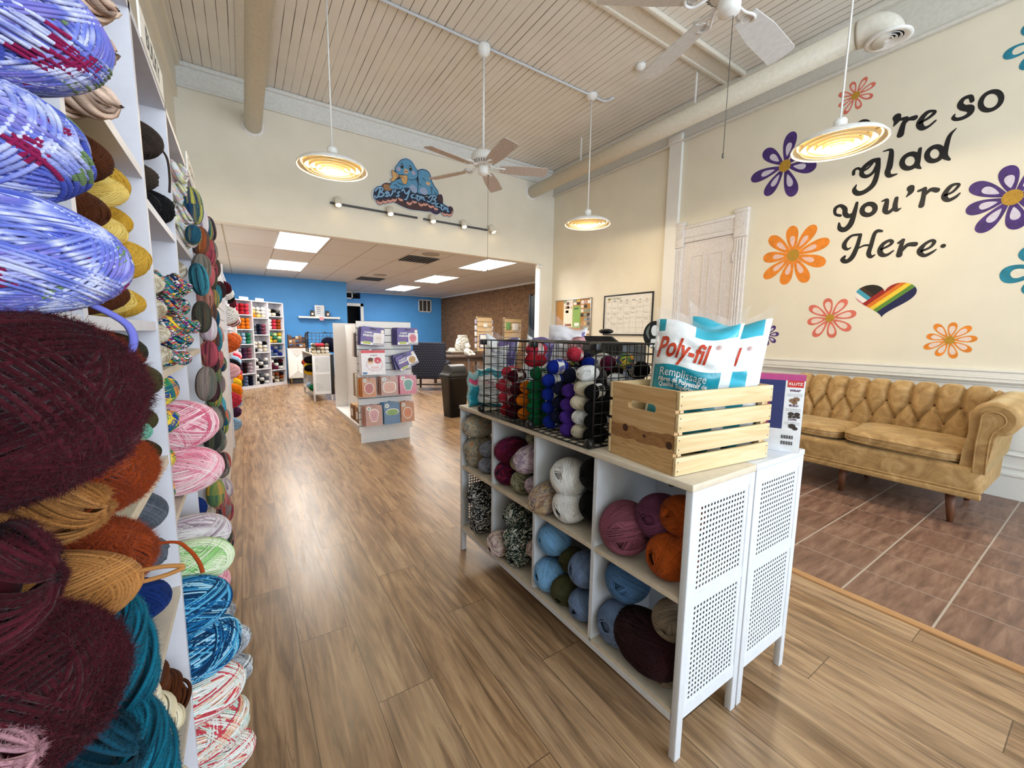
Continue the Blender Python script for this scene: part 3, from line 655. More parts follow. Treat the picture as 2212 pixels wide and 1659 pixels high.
LEFT=[
('lav',-.205,.50,1.540,.120,.054,'skA','topmost of three at the upper left'),('lav',-.222,.505,1.444,.120,.054,'skB','middle of three at the upper left'),('lav',-.206,.50,1.362,.120,.052,'skA','lowest of three, just above burgundy mohair'),
('burg',-.212,.50,1.236,.130,.080,'moC','huge and fuzzy, filling the left edge'),('rust',-.232,.65,1.248,.120,.064,'moC','peeking out behind the biggest burgundy ball'),('rust',-.240,.715,1.120,.125,.060,'moC','upper of two beside the camel skeins'),('tan',-.255,.60,1.118,.120,.040,'moB','upper one between burgundy and rust'),
('rust',-.243,.715,1.003,.120,.060,'moC','lower of two, with a loose twisted end'),('tan',-.240,.61,1.012,.120,.048,'skA','lower one, with a long twisted loop'),('burg',-.258,.455,1.105,.120,.056,'moB','small one at the left edge under the huge ball'),('burg',-.243,.50,.985,.130,.076,'moC','large lower hank at the left edge'),
('teal',-.241,.66,.873,.120,.060,'moB','upper of two at the bottom left'),('teal',-.224,.66,.745,.120,.062,'moB','lower of two at the bottom left'),('dkteal',-.245,.55,.835,.120,.060,'moB','at the bottom left beside the bright teal one'),('pinkf',-.250,.42,.985,.100,.032,'moB','fuzzy, in the bottom left corner'),
('pinkr',-.250,.85,1.752,.120,.031,'hkB','topmost of three behind the lavender skeins'),('pinkr',-.255,.85,1.690,.120,.031,'hkB','middle of three behind the lavender skeins'),('pinkr',-.258,.86,1.685-.053,.120,.030,'hkB','lowest of three behind the lavender skeins'),
('bro',-.278,.95,1.572,.110,.045,'skA','upper one behind the lavender skeins'),('bro',-.285,.95,1.490,.110,.040,'skB','middle one behind the lavender skeins'),('bro',-.275,.99,1.357,.105,.037,'skA','lowest one, beside pale yellow'),
('gold',-.274,1.14,1.590,.100,.042,'skB','topmost of four'),('gold',-.282,1.145,1.512,.100,.038,'skA','second from the top of four'),('gold',-.252,1.125,1.436,.100,.044,'skB','third from the top, sticking out farthest'),('gold',-.270,1.13,1.358,.100,.036,'skA','lowest of four'),
('lgold',-.270,1.055,1.548,.100,.035,'skA','topmost of four beside old gold'),('lgold',-.275,1.06,1.476,.100,.036,'skB','second from top beside old gold'),('lgold',-.271,1.04,1.410,.100,.034,'skA','third from top beside old gold'),('lgold',-.270,1.065,1.352,.100,.032,'skB','lowest of four beside old gold'),
('dkoli',-.264,1.06,1.255,.100,.042,'skA','topmost in the dark green cubby'),('oli',-.252,1.14,1.195,.100,.043,'skB','upper one in the dark green cubby'),('grn',-.263,1.06,1.172,.090,.033,'skA','beside the olive skein'),('oli',-.270,1.14,1.110,.100,.038,'skA','lower one in the dark green cubby'),('sea',-.259,1.08,1.100,.090,.032,'skB','under the emerald skein'),('dkoli',-.27,1.15,1.038,.1,.036,'skA','lowest in the dark green cubby'),('sea',-.27,1.07,1.036,.09,.034,'skA','lowest beside the blackish olive one'),
('gry',-.264,1.13,.915,.100,.050,'skA','upper one behind the rust mohair'),('gry',-.268,1.14,.815,.100,.046,'skB','lower one behind the rust mohair'),('navy',-.270,1.12,.722,.100,.050,'skA','resting under the grey skeins'),('lblu',-.290,1.02,.710,.100,.040,'skB','beside navy above bright teal'),
('cream',-.225,1.09,.50,.11,.032,'hkA','slim hank beside dark brown at bottom left'),('bro',-.225,1.165,.47,.10,.045,'hkA','twisted hank beside cream at bottom left'),('cream',-.22,1.03,.385,.11,.035,'hkA','lower slim hank at bottom left'),
('brblk',-.278,1.60,1.832,.110,.055,'skA','topmost, with a dangling end'),('brblk',-.292,1.60,1.735,.110,.045,'skB','second from top in the upper black cubby'),('blk',-.291,1.56,1.655,.110,.044,'skA','lower near one in the upper black cubby'),('blk',-.272,1.67,1.662,.115,.055,'skB','lowest far one in the upper black cubby'),
('mul',-.225,1.46,1.424,.110,.036,'hkA','topmost of five'),('mul',-.234,1.46,1.368,.110,.031,'hkA','second from top of five'),('mul',-.220,1.46,1.318,.115,.034,'hkA','third from top of five, sticking out most'),('mul',-.232,1.46,1.270,.110,.032,'hkA','fourth from top of five'),('mul',-.240,1.46,1.228,.110,.028,'hkA','lowest of five'),
('lab',-.242,1.345,1.415,.080,.034,'skA','topmost of four beside multicolour hanks'),('lab',-.240,1.34,1.352,.080,.034,'skB','second of four beside multicolour hanks'),('lab',-.240,1.345,1.290,.080,.032,'skA','third of four beside multicolour hanks'),('lab',-.236,1.34,1.234,.080,.032,'skB','lowest of four beside multicolour hanks'),
('rain',-.245,1.37,1.148,.090,.050,'skA','upper one above the pink skeins'),('rain',-.245,1.345,1.062,.090,.040,'skB','middle one beside the pink skeins'),('rain',-.26,1.335,.975,.090,.042,'skA','lower one beside the pink skeins'),('rain',-.262,1.33,.885,.09,.044,'skB','lowest one beside the pink skeins'),
('pink',-.196,1.455,1.032,.120,.068,'skB','upper of two'),('pink',-.197,1.455,.904,.122,.068,'skA','lower of two'),
('lpur',-.195,1.565,.650,.120,.066,'skA','behind the mint skein'),('grn5',-.185,1.465,.610,.120,.066,'skB','above the blue skeins'),('blu',-.195,1.352,.545,.120,.073,'skA','upper of two'),('blu',-.178,1.350,.410,.122,.080,'skB','lower of two'),
('wred',-.177,1.330,.285,.120,.070,'skA','topmost of three'),('wred',-.171,1.335,.165,.122,.075,'skB','middle of three'),('wred',-.163,1.33,.06,.120,.060,'skA','lowest of three'),
('gryw',-.152,1.62,.215,.110,.056,'skA','upper one behind the red and white skeins'),('gryw',-.150,1.62,.098,.110,.060,'skB','lower one behind the red and white skeins'),('pink',-.200,1.63,.445,.110,.060,'skA','small low one behind the blue skeins'),('gryw',-.19,1.63,.33,.11,.056,'skB','topmost behind the blue skeins'),
('pas',-.262,2.10,1.905,.110,.046,'hkB','topmost of four'),('pas',-.258,2.10,1.823,.110,.046,'hkB','second of four'),('pas',-.254,2.10,1.742,.110,.046,'hkB','third of four'),('pas',-.245,2.10,1.664,.110,.046,'hkB','lowest of four'),
('lab',-.281,2.15,1.545,.100,.046,'skB','alone high in the third column'),('navy',-.258,2.00,.585,.090,.055,'skA','upper one low in the third column'),('blk',-.262,2.02,.52,.09,.04,'skB','under the navy one low in the third column'),('gryw',-.285,2.10,.975,.090,.055,'skA','alone midway in the third column'),
]
for i,(c,x,y,z,hl,r,g,tx) in enumerate(LEFT):
    ratio={'skA':1.75,'skB':1.75,'moA':1.7,'moB':1.8,'moC':1.5,'hkA':2.2,'hkB':2.0,'baA':1.22}[g]
    rot=(RNG.uniform(0,6),RNG.uniform(-.08,.08),RNG.uniform(-.12,.12))
    if c=='teal': rot=(RNG.uniform(0,6),1.15,.2)
    if c in('cream','bro') and g=='hkA': rot=(RNG.uniform(0,6),1.1,.2)
    o=yarn(g,Y_[c],(x,y,z),r,'%s yarn skein, %s'%(NAMES[c],tx),rot=rot,stretch=hl/(r*ratio) if g[0]!='m' else max(.7,hl/(r*ratio)),group='yarn in the left cubby shelf')
    if c=='teal': o.scale=(.050,.052,.052); o.location=(-.180,.675,.888) if 'upper' in tx else (-.166,.66,.735); o.rotation_euler=(RNG.uniform(0,6),1.45,.1)
    if tx.startswith('lower of two, with a loose'):
        m=MB(); m.tube(catmull([(.9,.2,.0),(1.75,.1,.1),(2.0,.1,-.15),(2.15,.05,-.5),(2.2,0,-.75)],6),.036,6); k=put('loose_end',m,Y_['rust'],o); k.rotation_euler=(-rot[0],0,0)
    if 'long twisted loop' in tx:
        for s in (-1,1):
            m=MB(); m.tube(catmull([(1.45,0,.06*s),(1.75,.02,.14*s),(2.1,.02,.12*s),(2.38,.0,.02*s)],6),[.055]*18+[.03],7); k=put('loose_end',m,Y_['tan'],o); k.rotation_euler=(-rot[0],0,0)
    if 'dangling end' in tx:
        m=MB(); m.tube(catmull([(1.5,.2,.1),(1.85,.3,-.5),(1.9,.35,-1.5),(1.85,.3,-2.3)],6),.05,6); k=put('loose_end',m,Y_['brblk'],o); k.rotation_euler=(-rot[0],0,0)
    if 'just above burgundy' in tx:
        m=MB(); m.tube(catmull([(1.3,0,-.6),(1.75,.0,-1.0),(1.75,0,-1.5),(1.3,0,-1.75),(.9,0,-1.6)],6),.05,6); k=put('loose_end',m,Y_['lav'],o); k.rotation_euler=(-rot[0],0,0)
# gradient cakes hung upright beyond the cubbies
LOGS=[('oliveteal',1.93,1.75,.115,.046),('oliveteal',1.86,1.635,.06,.036),('lilacwhite',2.22,1.76,.11,.045),('oliveteal',2.46,1.775,.11,.048),('coralgrey',2.88,1.86,.12,.05),('coralgrey',2.62,1.80,.09,.045),('wine',2.37,1.665,.11,.05),('greymauve',2.84,1.735,.11,.05),
('tealblack',1.95,1.49,.105,.046),('brownpink',2.42,1.555,.10,.046),('wine',2.72,1.625,.11,.048),('darkolive',3.10,1.68,.11,.05),('darkolive',1.94,1.35,.105,.046),('rustteal',2.33,1.395,.10,.046),('yellowteal',2.67,1.46,.10,.046),('tealblack',3.05,1.515,.11,.05),
('dkbrown',3.75,1.60,.11,.055),('rustteal',2.37,1.27,.105,.048),('aqua',2.86,1.275,.10,.05),('lilacwhite',3.25,1.30,.10,.05),('dkbrown',2.31,1.155,.09,.042),('greymauve',1.90,1.10,.115,.05),('yellowteal',2.40,1.09,.09,.044),('oliveteal',3.05,1.10,.09,.046),('yellowteal',2.26,1.00,.09,.045),('aqua',2.95,.78,.10,.05),('coralgrey',3.36,.80,.09,.05),
('lilacwhite',3.60,1.45,.10,.05),('lilacwhite',3.62,1.25,.10,.05),('tealblack',3.95,1.10,.09,.05),('darkolive',2.00,.865,.09,.046),('greymauve',2.26,.80,.10,.05),('dkbrown',2.22,.70,.09,.045),('greymauve',2.42,.62,.09,.05),('yellowteal',1.93,.66,.10,.046),('tealblack',1.95,.49,.10,.05),('rustteal',2.12,1.66,.10,.05),('greymauve',2.10,1.55,.10,.05),('brownpink',2.12,1.44,.10,.05),('wine',2.55,1.66,.10,.05),('coralgrey',2.62,1.71,.11,.05),('darkolive',2.58,1.56,.1,.05),('lilacwhite',2.20,1.31,.1,.05),('oliveteal',2.52,1.36,.1,.05),('wine',2.15,1.20,.1,.05),('tealblack',2.60,1.24,.1,.05),('brownpink',2.62,1.15,.1,.05),('coralgrey',2.60,1.02,.1,.05),('aqua',2.50,.92,.1,.05),('dkbrown',2.08,1.06,.1,.05),('rustteal',2.36,.90,.1,.05),('greymauve',2.14,.92,.1,.05),('oliveteal',2.62,.80,.1,.05),('coralgrey',2.60,.60,.1,.05),('lilacwhite',2.62,.45,.1,.05),('darkolive',2.22,.36,.1,.05),('wine',2.5,.36,.1,.05),('coralgrey',2.30,.47,.11,.05),('brownpink',2.06,.60,.10,.045),('coralgrey',2.36,.27,.10,.05),('rustteal',2.02,.34,.09,.05)]
GN=dict(tealblack='teal and black',oliveteal='olive and teal',wine='wine red',coralgrey='coral and grey',brownpink='brown and pink',rustteal='rust and teal',greymauve='grey mauve',yellowteal='yellow and teal',darkolive='dark olive',aqua='aqua and orange',lilacwhite='lilac and white',dkbrown='dark brown')
ordw=['nearest','second','third','fourth','fifth','sixth','seventh','eighth']
cnt={}
LOGS=[l for l in LOGS if l[1]<3.15 or l[0]=='dkbrown']
LOGS.sort(key=lambda r:(r[0],r[1]))
hgt=lambda z:'at the top' if z>1.7 else 'above eye level' if z>1.4 else 'at eye level' if z>1.15 else 'at waist level' if z>.75 else 'low down'
for g,y,z,hl,r in LOGS:
    cnt[g]=cnt.get(g,0)+1
    k=2 if y>2.78 else 1
    yarn('log',Y_['g_'+g],(-.142,y*1.09,1.3+(z-1.3)*1.09),r*.70,'%s gradient yarn cake hung %s, %s of its colour'%(GN[g],hgt(z),ordw[cnt[g]-1]),rot=(RNG.uniform(0,6),PI/2+RNG.uniform(-.1,.1),RNG.uniform(-.3,.3)),group='gradient yarn cakes hung on the left wall',name='yarn_cake',stretch=hl*.62/(r*.70*2.6)*.98)
# second run of cubbies beyond the opening
E2=[5.45,6.3,6.5+.05,7.4,8.25,9.1,9.95]
far=cubby('cubby_shelf','white yarn cubby shelf on the left wall beyond the room opening',[5.46,6.35,7.24,8.13,9.02,9.91],[[1.66,1.33,1.0,.67,.34]]*5,x0=XL+.004,x1=-.175)
PALR=[('maroon','white','blackb','maroon'),('blackb','white','maroon','pinkb'),('coralor','orust','dbrown','coralor'),('coral','pinkb','blackb','skyb'),('coral','orange','yellow','orange'),('coralor','skyb','plum','skyb')]
ZR=[1.70,1.37,1.04,.71,.38,.06]
CN=dict(maroon='maroon',white='white',blackb='black',pinkb='pale pink',coralor='burnt orange',orust='rust orange',dbrown='dark brown',coral='coral red',skyb='light blue',orange='orange',yellow='yellow',plum='plum')
NTH=['nearest','second','third','fourth','fifth']
for ri,z in enumerate(ZR):
    for ci in range(5):
        yc=5.46+.89*ci+.445
        for si in (ri%2,):
            c=PALR[ri][(ci+si)%4]; st=.085+.012*((ri*7+ci*3+si)%3)
            yarn('skL' if (ci+si)%2 else 'skK',Y_[c],(-.235,yc+(.10 if si else -.10),z+st+.005),st,'%s skein poking out, %s column, %s row, far left cubby'%(CN[c],NTH[ci],['top','second','third','fourth','fifth','bottom'][ri]),rot=(RNG.uniform(0,6),0,0),group='yarn in the far left cubby shelf')
# ---------------------------------------------------------------- white display cabinets in the middle
CY=[.635,1.010,1.375,1.740,2.105]; CH=.888
def display_cabinet(label,x0,x1,ys,h=CH,flip=False,legz=.145):
    """open side faces -x; perforated ends; legs at the corners"""
    t=thing('display_cabinet',label,'cabinet',(x0,ys[0],0))
    X=x1-x0; Ys=[y-ys[0] for y in ys]; L=Ys[-1]; fx=0.0
    fr=X-.004 if not flip else .004
    m=MB(); m.rbox(-.006,X,-.008,L+.008,h-.022,h,.003,2); put('top_board',m,BOARD if not flip else WHITE2,t)
    for y0 in (0,L):
        yy=(y0-.006,y0+.018) if y0==0 else (y0-.018,y0+.006)
        for x in (0,X-.03):
            m=MB(); m.rbox(x,x+.03,yy[0],yy[1],0,h-.022,.003,2); put('leg',m,WHITE2,t)
        for z0,z1 in ((legz-.01,legz+.03),(.505,.54),(h-.062,h-.022)):
            m=MB(); m.box(.03,X-.03,yy[0]+.002,yy[1]-.002,z0,z1); put('end_rail',m,WHITE2,t)
        q=.0166; ka,kb=3,int((X-.045)/q)
        for z0,z1,k0,k1 in ((legz+.03,.505,11,30),(.54,h-.062,33,49)):
            yy0=(yy[0]+.005) if y0==0 else (yy[1]-.007)
            m=MB(); e0,e1=yy0-.001,yy0+.002
            m.box(.03,ka*q,e0,e1,z0,z1); m.box(kb*q,X-.03,e0,e1,z0,z1); m.box(ka*q,kb*q,e0,e1,z0,k0*q); m.box(ka*q,kb*q,e0,e1,k1*q,z1); put('panel_rim',m,WHITE2,t)
            z0,z1=k0*q,k1*q
            pm=MB(); s=yy0
            pm.add([(s,ka*q,z0),(s,kb*q,z0),(s,kb*q,z1),(s,ka*q,z1)],[(0,1,2,3)])
            o=put('perforated_panel',pm,PERF,t); o.rotation_euler=(0,0,-PI/2); o.location=(0,0,0)
            # local y axis runs along the depth so the punched pattern follows the sheet
            o.matrix_local=Matrix(((0,1,0,0),(1,0,0,0),(0,0,1,0),(0,0,0,1)))
    for y in Ys[1:-1]:
        m=MB(); m.box(.002,X-.006,y-.008,y+.008,legz+.015,h-.022); put('divider',m,WHITE2,t)
    for z in (legz+.015,.53):
        for a,b in zip(Ys[:-1],Ys[1:]):
            m=MB(); m.box(.002,X-.006,a+(.019 if a==0 else .008),b-(.019 if b==L else .008),z-.018,z); put('shelf_board',m,BOARD,t)
    m=MB(); m.box(0,.012,.02,L-.02,legz-.02,legz+.0) ; put('plinth_rail',m,WHITE2,t)
    m=MB(); m.box(X-.006,X,.0,L,legz,h-.022); put('back_panel',m,WHITE2,t)
    return t
cabA=display_cabinet('white four-column yarn cabinet with perforated end, cubbies facing the aisle',1.03,1.377,CY)
cabB=display_cabinet('white perforated cabinet standing back to back behind the aisle cabinet',1.386,1.735,CY,flip=True)
m=MB()
for y in (.66,1.03,1.40): m.cyl((1.045,y+.05,CH-.024),(1.045,y+.05,CH-.032),.008,10)
put('screw_cap',m,BLACKP,None).parent=cabA; bpy.data.objects['screw_cap'].location=(-1.03,-CY[0],0)
CNAM=dict(orgmul='orange and sage ply',lilgr='lilac grey ply',zebra='black and white ply',wine='wine and plum',lavp='lavender and cream',sage='sage and cream',zgreen='dark green and white ply',zpink='pink and cream ply',tanm='tan and grey',white='white',blackb='black',sky2='light blue',oliv2='olive',blgr='blue grey',mauve='mauve',mauve2='plum mauve',orust='burnt orange',denim='denim blue',maroonb='blackish maroon',taupe='taupe')
CEN=[
('orgmul',1.09,2.010,.772,.062,'skA','top of the far end cubby'),('orgmul',1.10,2.020,.650,.060,'skB','middle of the far end cubby'),('lilgr',1.10,1.892,.668,.042,'skA','upper right in the far end cubby'),('orgmul',1.10,2.020,.583,.050,'skA','bottom left of the far end cubby'),('lilgr',1.10,1.895,.577,.045,'skB','bottom right of the far end cubby'),('lilgr',1.12,2.08,.66,.03,'skA','small one at the cubby’s far edge'),
('zebra',1.10,1.985,.378,.066,'skA','topmost of three, far end lower cubby'),('zebra',1.09,1.925,.290,.062,'skB','middle of three, far end lower cubby'),('zebra',1.10,1.955,.222,.060,'skA','lowest of three, far end lower cubby'),
('wine',1.10,1.682,.715,.060,'skA','upper one, second upper cubby from far end'),('wine',1.09,1.700,.590,.060,'baA','lower one, second upper cubby from far end'),('lavp',1.09,1.490,.725,.062,'skB','upper right of the second upper cubby'),('sage',1.11,1.585,.675,.045,'skA','small, middle of the second upper cubby'),('sage',1.09,1.560,.586,.056,'baA','bottom of the second upper cubby'),('sage',1.14,1.52,.815,.036,'skA','top right of the second upper cubby'),('lavp',1.10,1.448,.600,.045,'skA','bottom right of the second upper cubby'),
('zgreen',1.11,1.615,.400,.062,'skA','topmost of three, second lower cubby'),('zgreen',1.09,1.565,.305,.064,'skB','middle of three, second lower cubby'),('zgreen',1.075,1.562,.222,.064,'baB','lowest of three, second lower cubby'),('zpink',1.035,1.685,.225,.062,'baB','at the second lower cubby’s front edge'),('zpink',1.12,1.45,.29,.045,'skA','small, right side of the second lower cubby'),
('tanm',1.060,1.330,.595,.062,'skB','front left of the third upper cubby'),('white',1.09,1.222,.715,.076,'baA','upper one in the third cubby'),('white',1.085,1.208,.600,.070,'baB','lower one in the third cubby'),('blackb',1.10,1.080,.765,.062,'baA','upper one beside white skeins'),('blackb',1.105,1.080,.640,.062,'baB','lower one beside white skeins'),
('sky2',1.09,1.312,.400,.066,'baA','upper one, third lower cubby'),('sky2',1.08,1.318,.232,.070,'baB','lower one, third lower cubby'),('oliv2',1.12,1.225,.335,.052,'baA','upper one, third lower cubby'),('blgr',1.09,1.105,.365,.068,'baB','upper one, third lower cubby'),('oliv2',1.075,1.215,.218,.056,'baB','lower one, third lower cubby'),('blgr',1.08,1.100,.222,.060,'baA','lower one, third lower cubby'),
('mauve',1.095,.925,.618,.086,'baA','front one in the nearest upper cubby'),('mauve2',1.14,.815,.690,.076,'baB','leaning back in the nearest upper cubby'),('orust',1.12,.724,.735,.062,'baA','upper one in the nearest upper cubby'),('orust',1.095,.735,.602,.072,'baB','lower one in the nearest upper cubby'),
('denim',1.11,.915,.418,.074,'baA','upper one in the nearest lower cubby'),('blgr',1.10,.930,.238,.078,'baB','bottom left of the nearest lower cubby'),('maroonb',1.085,.800,.262,.088,'skA','dark big one in the nearest lower cubby'),('taupe',1.105,.722,.385,.060,'baA','upper one in the nearest lower cubby'),('taupe',1.09,.720,.225,.055,'baB','lower one in the nearest lower cubby'),
]
for i,(c,x,y,z,r,g,tx) in enumerate(CEN):
    ang=RNG.uniform(-.25,.25); 
    rot=(RNG.uniform(0,6),RNG.uniform(-.3,.3),PI+ang) 
    if g=='baA' and c in('mauve',): rot=(.6,.2,PI+.5)
    if c=='maroonb': rot=(1,.1,PI/2-.2)
    yarn(g,Y_[c],(x+.012,y,z),r,'%s yarn, %s'%(CNAM[c],tx),rot=rot,group='yarn in the aisle cabinet',name='yarn_ball',stretch=.9)
# ---------------------------------------------------------------- black wire grid cube on top
GX0,GX1,GY=1.042,1.408,[1.04,1.408,1.848]; GZ0,GZ1=CH+.004,1.27
t=thing('wire_cage','black wire grid storage cube full of small skeins on the white cabinet','cage',(0,0,0))
def wire_panel(mb,o,u,v,lu,lv,n,mm,r=.0022,edge=.0035):
    o=Vector(o);u=Vector(u);v=Vector(v)
    for i in range(n+1):
        p=o+u*(lu*i/n); mb.tube([p,p+v*lv],edge if i in(0,n) else r,5)
    for j in range(mm+1):
        p=o+v*(lv*j/mm); mb.tube([p,p+u*lu],edge if j in(0,mm) else r,5)
Hh=GZ1-GZ0
panels=[((GX0,GY[2],GZ0),(1,0,0),(0,0,1),GX1-GX0,Hh,9,9),((GX0,GY[1],GZ0),(1,0,0),(0,0,1),GX1-GX0,Hh,9,9),((GX0,GY[0],GZ0),(1,0,0),(0,0,1),GX1-GX0,Hh,9,9),
 ((GX1,GY[0],GZ0),(0,1,0),(0,0,1),GY[1]-GY[0],Hh,9,9),((GX1,GY[1],GZ0),(0,1,0),(0,0,1),GY[2]-GY[1],Hh,11,9),((GX0,GY[1],GZ0),(0,1,0),(0,0,1),GY[2]-GY[1],Hh,6,9),
 ((GX0,GY[0],GZ1),(1,0,0),(0,1,0),GX1-GX0,GY[1]-GY[0],9,9),((GX0,GY[1],GZ1),(1,0,0),(0,1,0),GX1-GX0,GY[2]-GY[1],9,11),((GX0-.02,GY[0],GZ0),(1,0,0),(0,1,0),GX1-GX0+.02,GY[1]-GY[0],9,9),((GX0-.02,GY[1],GZ0),(1,0,0),(0,1,0),GX1-GX0+.02,GY[2]-GY[1],9,11)]
for p in panels:
    m=MB(); wire_panel(m,*p); put('wire_panel',m,BLACK,t)
for y in GY:
    for z in (GZ0+.010,GZ1-.008):
        for x in (GX0-.006,GX1):
            m=MB(); 
            if z<1: m.lathe([(0,0),(.017,0),(.019,.004),(.019,.02),(.014,.026),(0,.026)],n=16); k=put('connector',m,BLACKP,t,loc=(x,y,z+.008),rot=(0,-PI/2,0))
            else: m.rbox(x-.012,x+.014,y-.018,y+.018,z-.016,z+.012,.004,2); put('connector',m,BLACKP,t)
# little skeins in the cage: axis along x, paper band round the waist
BANDG=MB()
vs=[];n=18
BANDG.grid(lambda u,v:(-.55+1.1*v,1.035*math.cos(2*PI*u),1.035*math.sin(2*PI*u)),n,2,closeu=True)
BANDME=BANDG.mesh('label_band'); BANDME.materials.append(PAPER)
BCODE=MB()
for k in range(9):
    a=-.25+.055*k; w=.018 if k%3 else .03
    BCODE.add([(-.22,1.045*math.sin(a),1.045*math.cos(a)),(.22,1.045*math.sin(a),1.045*math.cos(a)),(.22,1.045*math.sin(a+w),1.045*math.cos(a+w)),(-.22,1.045*math.sin(a+w),1.045*math.cos(a+w))],[(0,1,2,3)])
BCODEME=BCODE.mesh('barcode'); BCODEME.materials.append(INK)
def banded(o,rx):
    b=bpy.data.objects.new('label_band',BANDME); link(b,o); b.rotation_euler=(-rx,0,0)
    c=bpy.data.objects.new('barcode',BCODEME); link(c,b)
CAGE=[('coral',1.696,1.112),('coral',1.724,1.043),('coral',1.723,.980),('red',1.702,.922),('maroon',1.625,1.100),('maroon',1.610,1.036),('maroon',1.625,.975),('maroon',1.635,.92),('red',1.475,1.186),('coral',1.475,1.232),('orange',1.520,1.058),('orange',1.540,.995),('orange',1.545,.928),
('green',1.450,1.128),('green',1.455,1.068),('green',1.455,1.02),('green',1.455,.972),('green',1.455,.921),('blue',1.330,1.166),('blue',1.345,1.107),('blue',1.350,1.048),('blue',1.350,.990),('blue',1.345,.928),('dnavy',1.225,1.140),('dnavy',1.275,1.080),('dnavy',1.28,1.02),('dnavy',1.285,.96),('purple',1.222,1.078),('purple',1.225,1.020),('purple',1.228,.970),('purple',1.220,.920),
('white',1.140,1.155),('ecru',1.150,1.098),('ecru',1.160,1.040),('white',1.158,.982),('ecru',1.165,.924),('blackb',1.088,1.090),('blackb',1.09,1.030),('blackb',1.095,.975),('blackb',1.095,.92)]
CGN=dict(coral='coral pink',red='red',maroon='maroon',orange='orange',green='green',blue='royal blue',dnavy='navy',purple='purple',white='white',ecru='ecru',blackb='black',dbrown='dark brown')
seen={}
ordt=['topmost','second from top','third from top','fourth from top','lowest','sixth']
for c,y,z in CAGE:
    seen[c]=seen.get(c,0)+1; k=seen[c]
    rx=RNG.uniform(-.4,.4); r=.0305
    o=yarn('skM' if k%2 else 'skN',Y_[c],(1.105+RNG.uniform(-.006,.006),y,z),r,'small %s skein in the wire cage, %s of the %s ones'%(CGN[c],ordt[k-1],CGN[c]),rot=(rx,0,RNG.uniform(-.08,.08)),group='small skeins in the wire cage',stretch=.95,name='small_skein')
    if k==1 or c in('blue','coral'): banded(o,rx)
# loose layer lying on top of the stacks, farther back
TOPL=[('coral',1.235,1.36,1.215,'near the cage’s far end'),('red',1.24,1.45,1.15,'behind the green column'),('blue',1.25,1.28,1.175,'behind the blue column'),('white',1.24,1.12,1.12,'behind the white column'),('dbrown',1.08,.995,1.140,'outside the cage above the crate'),('blackb',1.12,.90,1.150,'outside the cage above the crate'),('wine',1.27,1.19,1.185,'deep in the cage'),('rain',1.27,1.10,1.20,'deep in the cage'),('maroon',1.25,1.6,1.05,'deep behind its column')]
CGN.update(wine='wine striped',rain='rainbow striped')
for c,x,y,z,tx in TOPL:
    if 'outside' in tx: continue
    o=yarn('skM',Y_[c],(x,y,z),.032,'small %s skein in the wire cage, %s'%(CGN[c],tx),rot=(.3,.1,.5),group='small skeins in the wire cage'); banded(o,.3)
DEEP=[('dbrown',1.30,1.20,1.150,'dark one behind the crate’s left corner'),('blackb',1.365,1.115,1.160,'black one behind the crate'),('white',1.30,1.30,1.165,'deep behind the blue column'),('dnavy',1.37,1.20,1.19,'deepest, near the crate end'),('white',1.36,1.32,1.185,'deepest behind the blue column'),('rain',1.33,1.46,1.16,'deep behind the green column'),('maroon',1.33,1.57,1.13,'deep behind the orange column'),('white',1.34,1.67,1.12,'deep behind the maroon column'),('dnavy',1.31,1.39,1.19,'deep between blue and green columns')]
for c,x,y,z,tx in DEEP:
    o=yarn('skN',Y_[c],(x,y,z),.034,'small %s skein in the wire cage, %s'%(CGN[c],tx),rot=(.5,.12,1.2),group='small skeins in the wire cage'); banded(o,.5)
# ---------------------------------------------------------------- pine crate
PINE_E=NT('pine_knotty_end')
def _pine_end():
    t=PINE_E; co=t.coord('Object'); x,y,z=t.sep(co)
    n=t.noise(t.mapping(co,(6,5,70)),1.0,4,.55,1.0)
    c=t.ramp(n,[(.3,'#c99a62'),(.55,'#d8b07c'),(.75,'#e3c393')])
    wob=t.noise(t.mapping(co,(1,6,2)),1.0,2,.5)
    zz=t.math('ADD',z,t.math('MULTIPLY',t.math('SUBTRACT',wob,.5),.07))
    band=t.math('MULTIPLY',t.math('GREATER_THAN',zz,.072),t.math('LESS_THAN',zz,.118))
    g=t.noise(t.mapping(co,(3,16,60)),1.0,4,.7,2.5)
    heart=t.ramp(g,[(.3,'#6d4322'),(.5,'#9a6a39'),(.7,'#b98650')])
    c=t.mix(t.math('MULTIPLY',band,.9),c,heart)
    lo=t.math('LESS_THAN',zz,.072); r2=t.noise(t.mapping(co,(2,9,110)),1.0,2,.5,1.5)
    c=t.mix(t.math('MULTIPLY',lo,.6),c,t.ramp(r2,[(.35,'#b5834a'),(.6,'#ddb67f')]))
    for (ky,kz,kr) in ((.215,.105,.013),(.03,.088,.012),(.13,.095,.006)):
        dy=t.math('SUBTRACT',y,ky); dz=t.math('SUBTRACT',z,kz)
        d=t.math('SQRT',t.math('ADD',t.math('MULTIPLY',dy,dy),t.math('MULTIPLY',dz,dz)))
        c=t.mix(t.math('LESS_THAN',d,kr),c,rgb('#4a2812'))
    return t.set(c,.6)
_pine_end()
PSLAT=pine('pine_slat','#cfae7a','#dfc596','#e8d3ae',0,1.0,wave=(3.0,45.0)); PCLEAT=pine('pine_cleat','#d6b383','#e2c498','#ecd4ae',2)
CX0,CX1,CY0,CY1,CZ=1.037,1.490,.664,.985,.8885
CR=math.atan2(-.046,.452)
crate=thing('wooden_crate','open pine crate with slatted sides holding two bags of white stuffing','crate',(1.036,.694,CZ),0,rot=(0,0,CR))
W_,D_,Hc=.454,.297,.254
